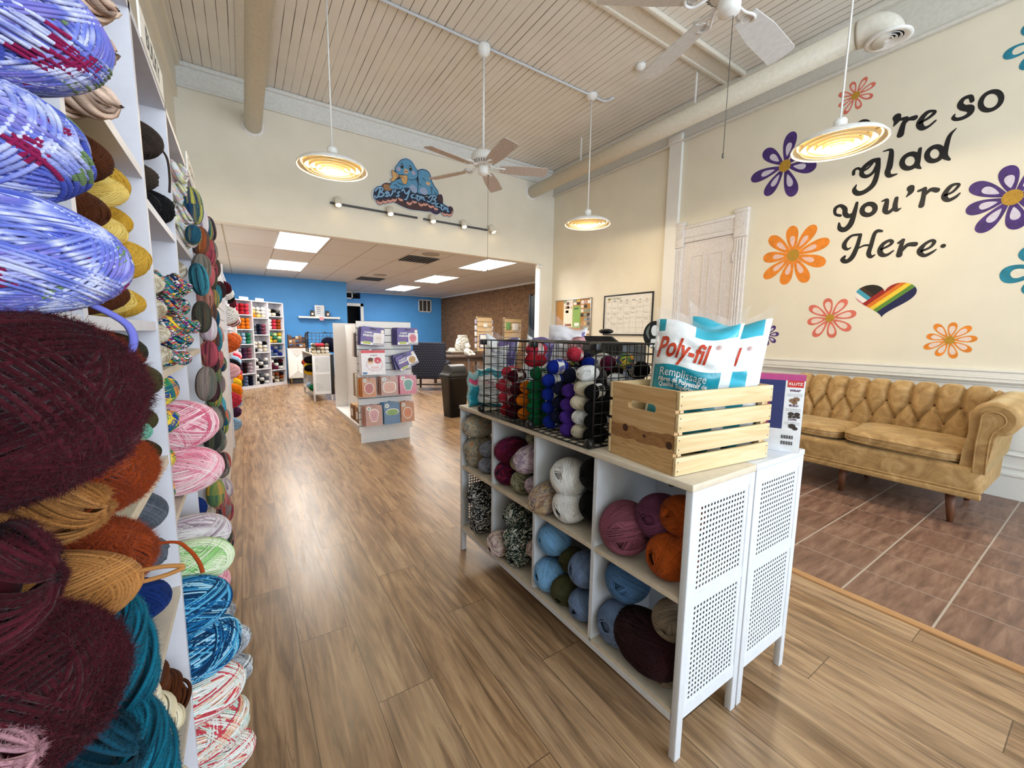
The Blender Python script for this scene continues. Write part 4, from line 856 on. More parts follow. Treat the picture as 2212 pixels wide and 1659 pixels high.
def crate_end(x):
    bm=bmesh.new(); vs=[]
    outer=[(0.014,0),(D_-.014,0),(D_-.014,Hc),(0.014,Hc)]
    cy,cz,hw,hh=D_/2,.188,.047,.0135
    inner=[]
    for k in range(8): a=PI/2+PI*k/7; inner.append((cy-hw+hh*math.cos(a),cz+hh*math.sin(a)))
    for k in range(8): a=-PI/2+PI*k/7; inner.append((cy+hw+hh*math.cos(a),cz+hh*math.sin(a)))
    m=MB(); n=len(inner)
    # face with a hole: connect outer corners to hole fan-wise
    idx=[]
    def ring_side(xx):
        o=len(m.v); m.v.extend([(xx,)+p for p in outer]+[(xx,)+p for p in inner]); return o
    a=ring_side(x); b=ring_side(x+.016)
    # inner order: left arc top->bottom (0-7), right arc bottom->top (8-15)
    tri=[(0,4+7,4+8,1),(1,)+tuple(4+k for k in range(8,16))+(2,),(2,4+15,4+0,3),(3,)+tuple(4+k for k in range(0,8))+(0,)]
    for f in tri:
        m.f.append(tuple(a+i for i in f)); m.f.append(tuple(b+i for i in f[::-1])); m.mi+=[0,0]; m.sm+=[False,False]
    for k in range(4): m.f.append((a+k,a+(k+1)%4,b+(k+1)%4,b+k)); m.mi.append(0); m.sm.append(False)
    for k in range(n): m.f.append((a+4+(k+1)%n,a+4+k,b+4+k,b+4+(k+1)%n)); m.mi.append(0); m.sm.append(False)
    return m
put('end_board',crate_end(.002),PINE_E.m,crate); put('end_board',crate_end(W_-.018),PINE_E.m,crate)
for y in (0,D_-.012):
    for k in range(4):
        z=.002+.0655*k; m=MB(); m.rbox(0,W_,y,y+.011,z,z+.055,.0015,2)
        sl=put('side_slat',m,PSLAT,crate)
        if y==0:
            m=MB()
            for x in (.009,W_-.009):
                for q in (.014,.042): m.cyl((x,-.0004,z+q),(x,.002,z+q),.0022,8)
            put('staple',m,DARKG,sl)
for x in (.02,W_-.035):
    for y in (.0125,D_-.0275):
        m=MB(); m.box(x,x+.015,y,y+.015,.012,Hc-.002); put('corner_post',m,PCLEAT,crate)
m=MB()
for k in range(4): m.box(.019,W_-.019,.016+.067*k,.016+.067*k+.058,0,.010)
put('bottom_slat',m,PSLAT,crate)
# ---------------------------------------------------------------- bags of stuffing
FILM=NT('clear_film'); FILM.set('#ffffff',.10,trans=0.0,alpha=.13,spec=1.0); FILM=FILM.m
FILMW=NT('white_film'); _n=FILMW.noise(FILMW.coord('Object'),14,3,.6,.6); FILMW.set(FILMW.ramp(_n,[(.3,'#e9eef2'),(.7,'#fbfcfd')]),.22,spec=.6); FILMW.bump(_n,.35,.012); FILMW=FILMW.m
def filmc(n,c,r=.25):
    t=NT(n); k=t.noise(t.coord('Object'),14,3,.6,.5); q=np.array(rgb(c)[:3]); t.set(t.ramp(k,[(.3,tuple(q*.85)+(1,)),(.7,tuple(np.minimum(1,q*1.15))+(1,))]),r,spec=.6); t.bump(k,.25,.01); return t.m
TEALF=filmc('teal_print','#1793a8'); TEALF2=filmc('bright_teal_print','#38b4cf'); REDF=filmc('red_print','#c8391f'); PURPF=filmc('purple_print','#6a5a94'); PINKF=filmc('pink_print','#d84f78')
def bag_surface(w,h,T,lean=0.0,wr=0.0,seed=0):
    rg=random.Random(seed); ph=[rg.uniform(0,6) for _ in range(6)]
    def fn(u,v,side,off=0.0):
        a=max(0,1-abs(2*u)**2.6)**.6; b=max(0,1-abs(2*v)**3.4)**.6; p=a*b
        px=1-.085*max(0,1-abs(2*v)**2)*abs(2*u)
        sag=-.035*h*max(0,1-(2*u)**2)*max(0,2*v)**3
        crx=(.014*math.sin(54*v+ph[0]+5*u)+.010*math.sin(31*v+ph[1]+17*u)+.03*math.sin(38*v+ph[4])*max(0,abs(2*u)-.45))*wr
        return (u*w*px, side*(T/2*p*(1+crx*4)+off)+.006*wr*math.sin(14*v+ph[2]), (v+.5)*h+sag+.010*wr*math.sin(8*u+ph[3])*(v+.5))
    return fn
def bag(name,label,loc,rz,w,h,T,regions,texts,tilt=0,flap=.05,seed=0,roll=0,group=None,edge=FILMW,zcol=None,back=FILMW):
    """regions: [(v0,v1,mat)] on the front; texts: [(string,size,u,v,mat)]"""
    t=thing(name,label,'bag',loc,rot=(tilt,roll,rz),group=group)
    fn=bag_surface(w,h,T,wr=1.0,seed=seed)
    m=MB(); mats=[edge]+[r[2] for r in regions]
    nu,nv=26,40
    for side in (-1,1):
        vs=[fn(-.5+i/(nu-1),-.5+j/(nv-1),side) for j in range(nv) for i in range(nu)]; o=len(m.v); m.v.extend(vs)
        for j in range(nv-1):
            for i in range(nu-1):
                v=(j+.5)/(nv-1); u=-.5+(i+.5)/(nu-1); mi=0
                for q,(v0,v1,mm,*ur) in enumerate(regions):
                    u0,u1=ur if ur else (-.47,.47)
                    wob=.018*math.sin(u*11+seed) if v1<.99 and v0>.4 else 0
                    if v0+wob<=v<v1 and u0<u<u1: mi=q+1
                a=o+j*nu+i; f=(a,a+1,a+nu+1,a+nu)
                m.f.append(f if side<0 else f[::-1]); m.mi.append(mi); m.sm.append(True)
    put('filled_pouch',m,mats,t)
    for s,size,u,v,mm,*rest in texts:
        q=MB(); sh=rest[0] if rest else 0; xs=rest[2] if len(rest)>2 else 1
        text_mesh(s,size,lambda a,b:fn(u+(a*xs+sh*b)/w,v-.5+b/h,-1,.003),q,bold=rest[1] if len(rest)>1 else 0,cut=.009 if size>.05 else .02); put('printed_text',q,mm,t)
    if flap>0:
        q=MB()
        def top(u,v):
            uu=-.5+u; x,y,z=fn(uu,.5,-1)
            hh=flap*(.35+1.0*abs(2*uu)**2.2+.18*math.sin(9*uu+seed))
            return (x*(1+.06*v),.010*math.sin(16*uu+seed)*v,z+hh*v)
        q.grid(top,30,5); put('clear_seal',q,FILM,t)
    return t
RED_T=mat('red_lettering','#c63a1c',.4); WHT_T=mat('white_lettering','#f6f8f8',.4)
bag('stuffing_bag','white and teal bag of polyester stuffing at the front of the pine crate',(1.255,.840,.905),math.atan2(.73-.935,1.34-1.2),.275,.450,.165,
    [(.0,.635,TEALF,-.47,.33),(.90,1.0,TEALF2,-.02,.44),(.91,1.0,TEALF,-.47,-.36)],[('Poly-fil',.098,-.14,.765,RED_T,.18,.0022,.62),('®',.022,.26,.83,RED_T),('Remplissage',.040,-.10,.585,WHT_T,0,0,.8),('Fibres de Polyester de',.021,-.09,.530,WHT_T,0,.0005,.85),('Qualité Supérieure',.021,-.12,.492,WHT_T,0,.0005,.85)],flap=.04,seed=3,tilt=-.06,roll=.10)
bag('stuffing_bag','white and teal bag of polyester stuffing at the back of the pine crate',(1.400,.798,.905),math.atan2(.70-.89,1.46-1.35),.26,.462,.13,
    [(.0,.615,TEALF2,-.47,.30),(.86,1.0,TEALF2,-.47,.42)],[('Poly-fil',.09,-.12,.72,RED_T,.18,.002,.62),('®',.02,.28,.78,RED_T)],flap=.045,seed=8,tilt=-.05,roll=.06)
bag('stuffing_bag','slim teal bag of stuffing standing at the cabinet’s far end',(1.085,2.045,CH),math.radians(20),.10,.20,.05,[(.03,.60,TEALF),(.66,.8,PINKF)],[],flap=.05,seed=5,edge=filmc('clear_teal','#8fb9b8'))
bag('stuffing_bag','teal and white bag of stuffing right beside the wire cage’s far end',(1.160,1.985,CH),math.radians(-58),.17,.225,.09,[(.0,.10,TEALF),(.80,.97,TEALF)],[('fiberfill',.024,-.1,.30,INK),('LOVE',.03,.1,.62,PINKF)],flap=.03,seed=6,edge=FILMW)
bag('stuffing_bag','teal bag of stuffing seen through the wire cage',(1.27,1.95,CH),math.radians(-50),.15,.215,.08,[(.0,.42,TEALF),(.70,1.0,TEALF)],[],flap=.02,seed=7)
bag('stuffing_bag','white bag with purple corner behind the wire cage, at far left',(1.225,2.035,CH),math.radians(-38),.20,.40,.10,[(.55,1.0,PURPF,.22,.47),(.90,1.0,PURPF,-.1,.47)],[('BLISS',.03,-.1,.80,PURPF)],flap=.06,seed=9,roll=.10)
bag('stuffing_bag','white bag with purple corner behind the wire cage, in the middle',(1.455,2.00,CH),math.radians(-45),.18,.41,.11,[(.60,1.0,PURPF,.10,.47),(.82,1.0,PURPF,-.3,.47)],[('BLISS',.03,-.15,.72,PURPF)],flap=.05,seed=10,roll=.16)
bag('stuffing_bag','tallest shiny white bag behind the wire cage',(1.60,1.915,CH),math.radians(-45),.23,.475,.14,[(.66,.94,PURPF,.38,.47)],[],flap=.06,seed=11,roll=.12,edge=filmc('pearl_film','#e8e4ea',.2))
# odds and ends on the back cabinet
t=thing('pink_bundle','bundle of pale pink yarn behind the cage on the back cabinet','yarn',(1.60,1.745,CH))
for i,(x,y,z) in enumerate(((0,0,.31),(.03,-.08,.30),(.05,.06,.32),(.0,.03,.22),(.04,-.04,.2),(.0,.0,.1),(.03,-.05,.08))):
    o=bpy.data.objects.new('skein',G['skM']); link(o,t); o.location=(x,y,z+.03); o.scale=(.05,.05,.05); o.rotation_euler=(.4*i,.2,1+.3*i); o.material_slots[0].link='OBJECT'; o.material_slots[0].material=Y_['pinkb']
cardm=[Y_['blackb'],Y_['white'],Y_['ecru'],Y_['lavp'],Y_['zgreen'],Y_['white'],Y_['blackb'],Y_['sage']]
for i in range(16):
    yy=.80+.052*(i%8); row=i//8
    yarn('skK',cardm[(i*3)%8],(1.48+.12*row,yy+.12,CH+.035),.034,'small skein behind the crate on the back cabinet, %s from its end, %s row'%(['first','second','third','fourth','fifth','sixth','seventh','eighth'][i%8],'front' if row==0 else 'rear'),rot=(i,0,0),group='small skeins on the back cabinet')
    if i%2==0: yarn('skL',cardm[(i*5+1)%8],(1.48+.12*row,yy+.13,CH+.10),.034,'small skein lying on top of others behind the crate, %s from the end, %s row'%(['first','second','third','fourth','fifth','sixth','seventh','eighth'][i%8],'front' if row==0 else 'rear'),rot=(i,0,0),group='small skeins on the back cabinet')
t=thing('display_box','black open display box with a round lid sample behind the cage','box',(1.62,1.50,CH))
m=MB(); m.rbox(-.09,.09,-.15,.13,0,.37,.006,2); put('carton',m,BLACKP,t); m=MB(); m.prism([(-.13,.37),(.10,.37),(.13,.41),(-.06,.41)],lambda u,v,d:(d,u,v),-.085,-.07); put('flap',m,mat('black_card','#17171b',.6),t)
m=MB(); m.ell((-.02,.03,.435),.03,.045,.014,20,8); put('button_sample',m,BLACKP,t)
t=thing('black_cat_tag','round black hanging tag with pale figure in front of the whiteboard','tag',(1.66,1.27,CH),rot=(0,0,math.radians(-58)))
m=MB(); disc(m,(0,.42),.052,.066,lambda u,v:(u,-.004,v)); disc(m,(0,.42),.052,.066,lambda u,v:(u,.004,v)); put('tag_disc',m,BLACKP,t)
m=MB(); disc(m,(0,.44),.016,.026,lambda u,v:(u,-.0052,v)); m.add([(-.014,-.0052,.40),(.014,-.0052,.40),(.02,-.0052,.36),(-.02,-.0052,.36)],[(0,1,2,3)]); put('pale_figure',m,PAPER,t)
for s in (-1,1):
    m=MB(); stroke(m,[(.022*s,.40),(.034*s,.43),(.024*s,.465)],.006,lambda u,v:(u,-.0054,v),taper=.8); put('grey_leaf',m,mat('grey_green','#6d7468',.6),t)
m=MB(); m.cyl((0,0,0),(0,0,.36),.004,8); m.lathe([(0,0),(.05,0),(.05,.006),(0,.008)],n=20); put('stand',m,BLACK,t)
# ---------------------------------------------------------------- craft kit box at the end of the cabinet
bx=thing('craft_kit_box','upright pom-pom craft kit box with pink top and blue spine beside the crate','box',(1.640,.612,CH),rot=(0,0,math.radians(115)))
# local x runs along the wide face (away from the spine), local -y... wide face looks to -y' side
BL,BD,BHt=.15,.046,.283
BLU=mat('box_blue','#2d49b4',.35); PNK=mat('box_pink','#c04a8c',.35); REDB=mat('box_red','#d8352c',.35); BOXW=mat('box_white','#eceef2',.35); NAV=mat('box_navy','#27346f',.35); LBLU=mat('box_spine_blue','#5d78cf',.35)
m=MB(); m.rbox(0,BL,-BD,0,0,BHt,.0015,2); put('carton',m,BOXW,bx)
f=lambda u,v:(u,.0006,v)     # wide face (local +y side)
def panel(u0,u1,v0,v1,mm,nm,fn=f):
    q=MB(); q.add([fn(u0,v0),fn(u1,v0),fn(u1,v1),fn(u0,v1)],[(0,1,2,3)]); return put(nm,q,mm,bx)
panel(0,BL,.262,BHt,PNK,'pink_band'); panel(.058,BL,.085,.262,NAV,'blue_panel'); panel(.004,.052,.238,.262,REDB,'red_logo_panel'); panel(.10,BL,.09,.22,PNK,'picture_panel')
f2=lambda u,v:(-.0006,-BD+u,v)
panel(.001,BD-.001,.062,.262,LBLU,'spine_panel',f2); panel(.001,BD-.001,.0,.062,REDB,'spine_red',f2); panel(.001,BD-.001,.262,BHt,mat('box_light_pink','#e08cc0',.35),'spine_pink',f2)
panel(0,BL,-BD,0,PNK,'top_panel',lambda u,v:(u,v,BHt+.0006))
def btxt(s,size,u,v,mm,nm='printed_text',vert=False,fn=f,off=.0006,bold=.0004):
    q=MB()
    if not vert: text_mesh(s,size,lambda a,b:(u-a,.0012,v+b),q,bold=bold)
    else: text_mesh(s,size,lambda a,b:(-.0012,-BD+u-b,v-a),q,bold=bold)
    put(nm,q,mm,bx)
btxt('KLUTZ',.013,.028,.25,WHT_T); btxt('WRAP',.011,.028,.226,mat('plum_ink','#5a2a5e',.5)); btxt('BUILD',.010,.028,.172,mat('plum_ink','#5a2a5e',.5)); btxt('LOVE',.010,.028,.122,mat('plum_ink','#5a2a5e',.5))
for v in (.214,.208,.160,.154,.111,.105): btxt('the yarn around the frame',.0042,.028,v,INK,bold=0)
btxt('POM-POM PUPPIES',.019,.023,.165,WHT_T,vert=True,bold=.0008); btxt('KLUTZ',.012,.023,.03,WHT_T,vert=True)
q=MB()
for (u,v,r) in ((.022,.196,.010),(.034,.190,.009),(.026,.183,.008)): disc(q,(u,v),r,r*.8,lambda a,b:(a,.0013,b),n=16)
put('picture_yarn',q,mat('picture_brown','#8b6a52',.5),bx)
q=MB()
for (u,v,r) in ((.016,.142,.009),(.034,.142,.009),(.012,.132,.006),(.024,.132,.006),(.036,.131,.006),(.028,.098,.011),(.018,.09,.008)): disc(q,(u,v),r,r*.8,lambda a,b:(a,.0013,b),n=16)
put('picture_puppy',q,mat('picture_dark','#3a3130',.5),bx)
q=MB()
for k in range(14):
    for v in (.05,.028):
        w=.0012 if k%3 else .002; u=.022+k*.0026; q.add([(u,.0012,v),(u+w,.0012,v),(u+w,.0012,v+.013),(u,.0012,v+.013)],[(0,1,2,3)])
put('barcode',q,INK,bx)
# ---------------------------------------------------------------- tufted sofa
SY0,SY1=.425,2.06
sofa=thing('tufted_sofa','gold velvet button-tufted sofa with rolled arms against the wainscot','sofa',(4.12,SY0,0))
L=SY1-SY0; ox,oy=4.12,SY0
def S(x,y,z): return (x-ox,y-oy,z)
m=MB(); m.rbox(0,.86,0.03,L-.03,.215,.435,.035,4); put('seat_base',m,VELVET,sofa)
m=MB(); m.rbox(-.012,.02,.02,L-.02,.215,.255,.010,3); m.rbox(-.006,.01,.02,L-.02,.262,.274,.005,2); put('front_band',m,VELVET,sofa)
# back: height field over a rolled profile
UB=[1.021+.1553*k for k in range(-4,8)]; LBt=[u+.0777 for u in UB]
prof=[]
for i in range(15): a=i/14; prof.append((4.80+.13*a,.40+.40*a))
for i in range(1,19): a=PI*.95*i/18; prof.append((4.93+.085-.085*math.cos(a)*1.0,.80+.085*math.sin(a)))
prof+= [(5.105,.70),(5.105,.5),(5.10,.24)]
P2=np.array(prof); seglen=np.concatenate([[0],np.cumsum(np.linalg.norm(np.diff(P2,axis=0),axis=1))])
def pat(s):
    x=np.interp(s,seglen,P2[:,0]); z=np.interp(s,seglen,P2[:,1])
    e=.004; x2=np.interp(s+e,seglen,P2[:,0]);z2=np.interp(s+e,seglen,P2[:,1]);x1=np.interp(s-e,seglen,P2[:,0]);z1=np.interp(s-e,seglen,P2[:,1])
    t=np.array([x2-x1,z2-z1]); t/=np.linalg.norm(t)+1e-9
    return x,z,-t[1],t[0]
sU=float(np.interp(.745,P2[:15,1],seglen[:15])); sL=float(np.interp(.60,P2[:15,1],seglen[:15])); sT=seglen[26]
def segd(p,a,b):
    ab=(b[0]-a[0],b[1]-a[1]); t=max(0,min(1,((p[0]-a[0])*ab[0]+(p[1]-a[1])*ab[1])/(ab[0]**2+ab[1]**2))); return math.hypot(p[0]-a[0]-ab[0]*t,p[1]-a[1]-ab[1]*t)
CREA=[]
for u in UB:
    CREA.append(((u,sU),(u,sT),.018,1.0)); 
    for l in (u-.0777,u+.0777): CREA.append(((u,sU),(l,sL),.013,.85))
for l in LBt+[UB[0]-.0777]: CREA.append(((l,sL),(l,.04),.015,.8))
y0,y1=SY0+.075,SY1-.075
BT=[(u,sU) for u in UB]+[(l,sL) for l in LBt]
def puff(y,s):
    h=.050*math.exp(-max(0,s-sT)**2/.004)*min(1,(s+.03)/.10) if s<seglen[30] else 0
    g=0
    for a,b,w,k in CREA:
        if abs(y-a[0])>.2 and abs(y-b[0])>.2: continue
        d=segd((y,s),a,b); g=max(g,k*math.exp(-(d/w)**1.3))
    for b in BT:
        d=math.hypot(y-b[0],s-b[1]); g=max(g,1.25*math.exp(-(d/.020)**2))
    h*=max(0,min(1,(y-y0)/.05))*max(0,min(1,(y1-y)/.05))
    return h*(1-g)
m=MB(); nu,nv=230,64
def back(u,v):
    y=y0+(y1-y0)*u; s=v*seglen[-1]; x,z,nx,nz=pat(s); h=puff(y,s); return S(x+nx*h,y,z+nz*h)
m.grid(back,nu,nv); put('tufted_back',m,VELVET,sofa)
m=MB(); 
m.box(.70,.975,.11,L-.11,.25,.45); put('back_core',m,VELVET,sofa)
BTN=mat('button_velvet','#6a4520',.7)
for b in BT:
    if not (y0+.02<b[0]<y1-.02): continue
    x,z,nx,nz=pat(b[1]); m=MB(); m.ell(S(x+nx*.002,b[0],z+nz*.002),.007,.009,.009,10,6); put('button',m,BTN,sofa)
# rolled arms, pleated at the front
def arm(sign,yc):
    # profile in (w,z): w outward positive
    pr=[(-.125,.40),(-.12,.55),(-.105,.66)]
    cx,cz,R=.0,.775,.118
    for k in range(17): a=PI*.93-PI*1.34*k/16; pr.append((cx+R*math.cos(a),cz+R*math.sin(a)))
    pr+=[(.015,.64),(.005,.50),(.0,.40)]
    n=len(pr); m=MB(); xs=[0.02,.03,.06,.10,.16,.25,.4,.6,.8,.93,.97]
    vs=[]
    for i,x in enumerate(xs):
        sc=1.0
        if i==0: sc=.80
        elif i==1: sc=.93
        if i==len(xs)-1: sc=.9
        for j,(w,z) in enumerate(pr):
            roll=3<=j<=19
            pl=(1+.035*math.sin(j*2.6+x*3)*(1 if .03<x<.35 else .25)) if roll else 1
            if roll: ww,zz=cx+(w-cx)*sc*pl,cz+(z-cz)*sc*pl
            else: ww,zz=w,z
            vs.append(S(ox+x,yc+sign*ww,zz+.02*(x>.5)*((x-.5)/.5)))
    fs=[(i*n+j,i*n+j+1,(i+1)*n+j+1,(i+1)*n+j) for i in range(len(xs)-1) for j in range(n-1)]
    fs+=[(i*n+n-1,i*n,(i+1)*n,(i+1)*n+n-1) for i in range(len(xs)-1)]
    m.add(vs,fs,True); m.add(vs[:n],[tuple(range(n))]); m.add(vs[-n:],[tuple(range(n))[::-1]]); a=put('rolled_arm',m,VELVET,sofa)
    q=MB(); pts=[(-.055,.40),(-.06,.60),(-.055,.70)]+[(cx+.055*math.cos(t),cz+.055*math.sin(t)) for t in [PI*.9-PI*1.1*k/10 for k in range(11)]]+[(.0,.66),(.0,.40)]
    q.prism(pts,lambda u,v,d:S(ox+d,yc+sign*u,v),.0,.03); put('arm_front',q,VELVET,a)
    q=MB(); q.tube([S(ox,yc+sign*u,v) for u,v in catmull(pts,4)],.005,6); put('piping',q,VELVET,a)
arm(-1,.445); arm(1,SY1-.02)
# seat cushions
def cushion(yc,w,xc,dx,zc,h,tilt,puffy,nm):
    m=MB()
    def fn(u,v):
        th=2*PI*u; ph=-PI/2+PI*v
        def sp(c_,e): return math.copysign(abs(c_)**e,c_)
        x=sp(math.cos(ph),.35)*sp(math.cos(th),.30); y=sp(math.cos(ph),.35)*sp(math.sin(th),.30); z=sp(math.sin(ph),.75)
        wr=.004*math.sin(18*y+7*x)*(1-abs(x))+ .010*puffy*math.sin(23*x+5*y)*abs(y)**6
        return (x*dx/2,y*w/2,z*h/2*(1+.35*puffy*(1-(x*x+y*y)/2))+wr)
    m.grid(fn,72,36,closeu=True); o=put(nm,m,VELVET,sofa); o.location=S(xc,yc,zc); o.rotation_euler=tilt
    q=MB(); pts=[(fn(u,.60)[0]*1.012,fn(u,.60)[1]*1.012,fn(u,.60)[2]) for u in [k/72 for k in range(72)]]
    q.tube(pts,.0045,6,closed=True); put('piping',q,VELVET,o)
    q=MB(); pts=[(p[0],p[1],-p[2]) for p in pts]; q.tube(pts,.0045,6,closed=True); put('piping',q,VELVET,o)
cushion(.905,.70,4.44,.64,.495,.105,(.035,-.02,.02),.9,'seat_cushion'); cushion(1.63,.74,4.48,.64,.485,.105,(0,0,0),.1,'seat_cushion')
LEGM=pine('walnut_leg','#4a2a18','#63391f','#7c4a2a',2)
for (x,y,tx,ty) in ((4.21,.60,4.184,.578),(4.24,1.24,4.235,1.24),(4.21,1.90,4.184,1.93),(4.86,.62,4.89,.60),(4.86,1.24,4.87,1.24),(4.86,1.90,4.89,1.93)):
    m=MB(); m.tube([S(x,y,.22),S((x+tx)/2,(y+ty)/2,.11),S(tx,ty,0)],[.030,.025,.017],14); put('leg',m,LEGM,sofa)
# ---------------------------------------------------------------- shop sign and fixtures on the far wall
POLY= {"head": [[2.25, 3.9938], [2.1797, 3.9517], [2.13, 3.8825], [2.0947, 3.8296], [2.097, 3.7788], [2.1339, 3.7417], [2.2174, 3.7532], [2.2798, 3.7077], [2.3581, 3.711], [2.4235, 3.7445], [2.4498, 3.8031], [2.4468, 3.8488], [2.3974, 3.917], [2.3484, 3.9778], [2.2922, 3.9972]], "body": [[2.063, 3.63], [2.014, 3.5684], [2.006, 3.5154], [2.1707, 3.5089], [2.4419, 3.5352], [2.455, 3.6714], [2.4232, 3.7312], [2.3151, 3.702], [2.2448, 3.7199]], "head2": [[2.4541, 3.8504], [2.4984, 3.89], [2.5574, 3.903], [2.624, 3.8876], [2.6608, 3.835], [2.6825, 3.7585], [2.7273, 3.6861], [2.7879, 3.6159], [2.7872, 3.547], [2.68, 3.5404], [2.449, 3.5232], [2.4586, 3.6721], [2.4455, 3.7625]], "belly": [[2.2986, 3.5735], [2.3351, 3.6205], [2.3784, 3.6358], [2.4212, 3.6046], [2.4312, 3.5465], [2.398, 3.5134]], "belly2": [[2.4788, 3.5558], [2.4942, 3.6058], [2.5462, 3.6295], [2.598, 3.606], [2.6123, 3.5546], [2.5521, 3.516]], "bowL": [[2.0392, 3.7789], [2.0661, 3.772], [2.1338, 3.7352], [2.147, 3.7057], [2.119, 3.6869], [2.0491, 3.6207], [2.0157, 3.6394], [2.0505, 3.6788], [2.0377, 3.7146]], "bowR": [[2.1543, 3.7267], [2.2172, 3.7434], [2.2735, 3.7522], [2.2796, 3.7011], [2.2683, 3.6595], [2.223, 3.6827], [2.1606, 3.6956]], "bowT": [[2.1814, 3.6935], [2.2299, 3.6777], [2.2649, 3.6653], [2.257, 3.6244], [2.2079, 3.6274]], "nest": [[2.0632, 3.332], [2.1662, 3.2916], [2.3072, 3.2633], [2.4524, 3.2681], [2.6391, 3.2865], [2.6777, 3.3412], [2.5278, 3.3762], [2.3093, 3.3769], [2.1681, 3.384]], "nest2": [[2.7872, 3.547], [2.8496, 3.5726], [2.8725, 3.5076], [2.8641, 3.4434], [2.8021, 3.4807]], "ball": [[1.8787, 3.5091], [1.913, 3.5543], [1.967, 3.5749], [2.0273, 3.5583], [2.0605, 3.5197], [2.0053, 3.483], [1.9308, 3.462]], "ball2": [[2.6401, 3.3689], [2.7237, 3.3493], [2.8317, 3.3124], [2.7845, 3.2661], [2.7074, 3.2636], [2.6545, 3.3028]], "plate": [[1.7586, 3.4283], [1.8057, 3.4819], [1.8522, 3.5038], [1.9172, 3.4529], [2.0051, 3.4765], [2.1016, 3.5149], [2.1781, 3.53], [2.2417, 3.5622], [2.3127, 3.5698], [2.3548, 3.5184], [2.427, 3.5123], [2.5001, 3.5062], [2.6041, 3.4988], [2.6648, 3.5375], [2.7564, 3.548], [2.7866, 3.4779], [2.8798, 3.4393], [2.9905, 3.3958], [3.0304, 3.3603], [2.9899, 3.2969], [2.8787, 3.3063], [2.8317, 3.3124], [2.724, 3.3769], [2.6327, 3.3813], [2.5804, 3.406], [2.4543, 3.3899], [2.3095, 3.3903], [2.2377, 3.3506], [2.1684, 3.3972], [2.0573, 3.3765], [1.921, 3.3382], [1.8007, 3.2968], [1.7496, 3.3381]], "beak": [[2.2257, 3.82], [2.2543, 3.8523], [2.2892, 3.8339], [2.2993, 3.81], [2.2599, 3.7754], [2.2252, 3.7939]], "beak2": [[2.5844, 3.7045], [2.6146, 3.7343], [2.6557, 3.7191], [2.6516, 3.6912], [2.6139, 3.6768]]}
SCAL= [[1.84, 3.2912], [1.9138, 3.3176], [1.9885, 3.3442], [2.0572, 3.3699], [2.1684, 3.3972], [2.3019, 3.3623], [2.389, 3.4048], [2.4982, 3.3776], [2.5653, 3.3965], [2.663, 3.3798], [2.7545, 3.3616], [2.9102, 3.2976], [2.9899, 3.3039], [3.0143, 3.3505]]
TXT= [[[1.8517, 3.4847], [1.8368, 3.4182], [1.8087, 3.3492], [1.7722, 3.3296], [1.7663, 3.3539]], [[1.7748, 3.4252], [1.8187, 3.4781], [1.8651, 3.4937], [1.8911, 3.4734], [1.8567, 3.422]], [[1.8567, 3.422], [1.893, 3.4163], [1.8955, 3.3847], [1.855, 3.3579], [1.822, 3.3581]], [[1.9258, 3.3969], [1.9566, 3.4221], [1.964, 3.4492], [1.9437, 3.4453], [1.9226, 3.4027], [1.9354, 3.3795], [1.9694, 3.3923]], [[1.9774, 3.4454], [1.9931, 3.3968], [2.0314, 3.4364], [2.0461, 3.4846]], [[2.082, 3.5013], [2.0731, 3.4704]], [[2.1493, 3.4852], [2.1177, 3.466], [2.1277, 3.4484], [2.1376, 3.4241], [2.0993, 3.4104]], [[2.1845, 3.5051], [2.2131, 3.5369], [2.2334, 3.4949], [2.2614, 3.4805], [2.3123, 3.5432]], [[2.3123, 3.5432], [2.2821, 3.4515], [2.2527, 3.393], [2.2314, 3.3891]], [[2.3867, 3.4879], [2.3541, 3.4784], [2.3356, 3.4483], [2.3534, 3.435], [2.3826, 3.4571], [2.3903, 3.4886], [2.3825, 3.4504], [2.4041, 3.4411]], [[2.4192, 3.4774], [2.4412, 3.4882], [2.4294, 3.4324], [2.451, 3.4129]], [[2.4447, 3.4789], [2.4667, 3.483]], [[2.4695, 3.4264], [2.485, 3.4764]], [[2.4811, 3.4622], [2.5072, 3.4873], [2.5066, 3.4467]], [[2.5066, 3.4467], [2.5219, 3.4766], [2.5441, 3.474], [2.54, 3.4461], [2.5621, 3.4367]], [[2.7026, 3.5241], [2.6792, 3.4719], [2.6408, 3.4238], [2.6032, 3.4306]], [[2.6264, 3.4825], [2.6647, 3.5238], [2.7333, 3.5368], [2.7561, 3.5136], [2.7097, 3.4706]], [[2.7097, 3.4706], [2.7479, 3.4639], [2.7321, 3.4197], [2.6785, 3.4101]], [[2.8015, 3.4218], [2.7667, 3.4156], [2.7471, 3.3879], [2.7662, 3.3705], [2.7974, 3.3933], [2.8054, 3.4225], [2.7973, 3.3829], [2.8166, 3.3724]], [[2.8364, 3.4107], [2.86, 3.4183], [2.8438, 3.3632], [2.8671, 3.3359]], [[2.8638, 3.4086], [2.8834, 3.4086]], [[2.8869, 3.3427], [2.903, 3.3875]], [[2.9005, 3.3766], [2.9267, 3.3917], [2.9225, 3.3559]], [[2.9225, 3.3559], [2.9465, 3.3811], [2.9663, 3.374], [2.9501, 3.3325], [2.9781, 3.3337]]]
MISC= {"eye1": [2.1954, 3.8715], "eye2": [2.3323, 3.8696], "ch1": [2.1425, 3.821], "ch2": [2.3814, 3.8148]}
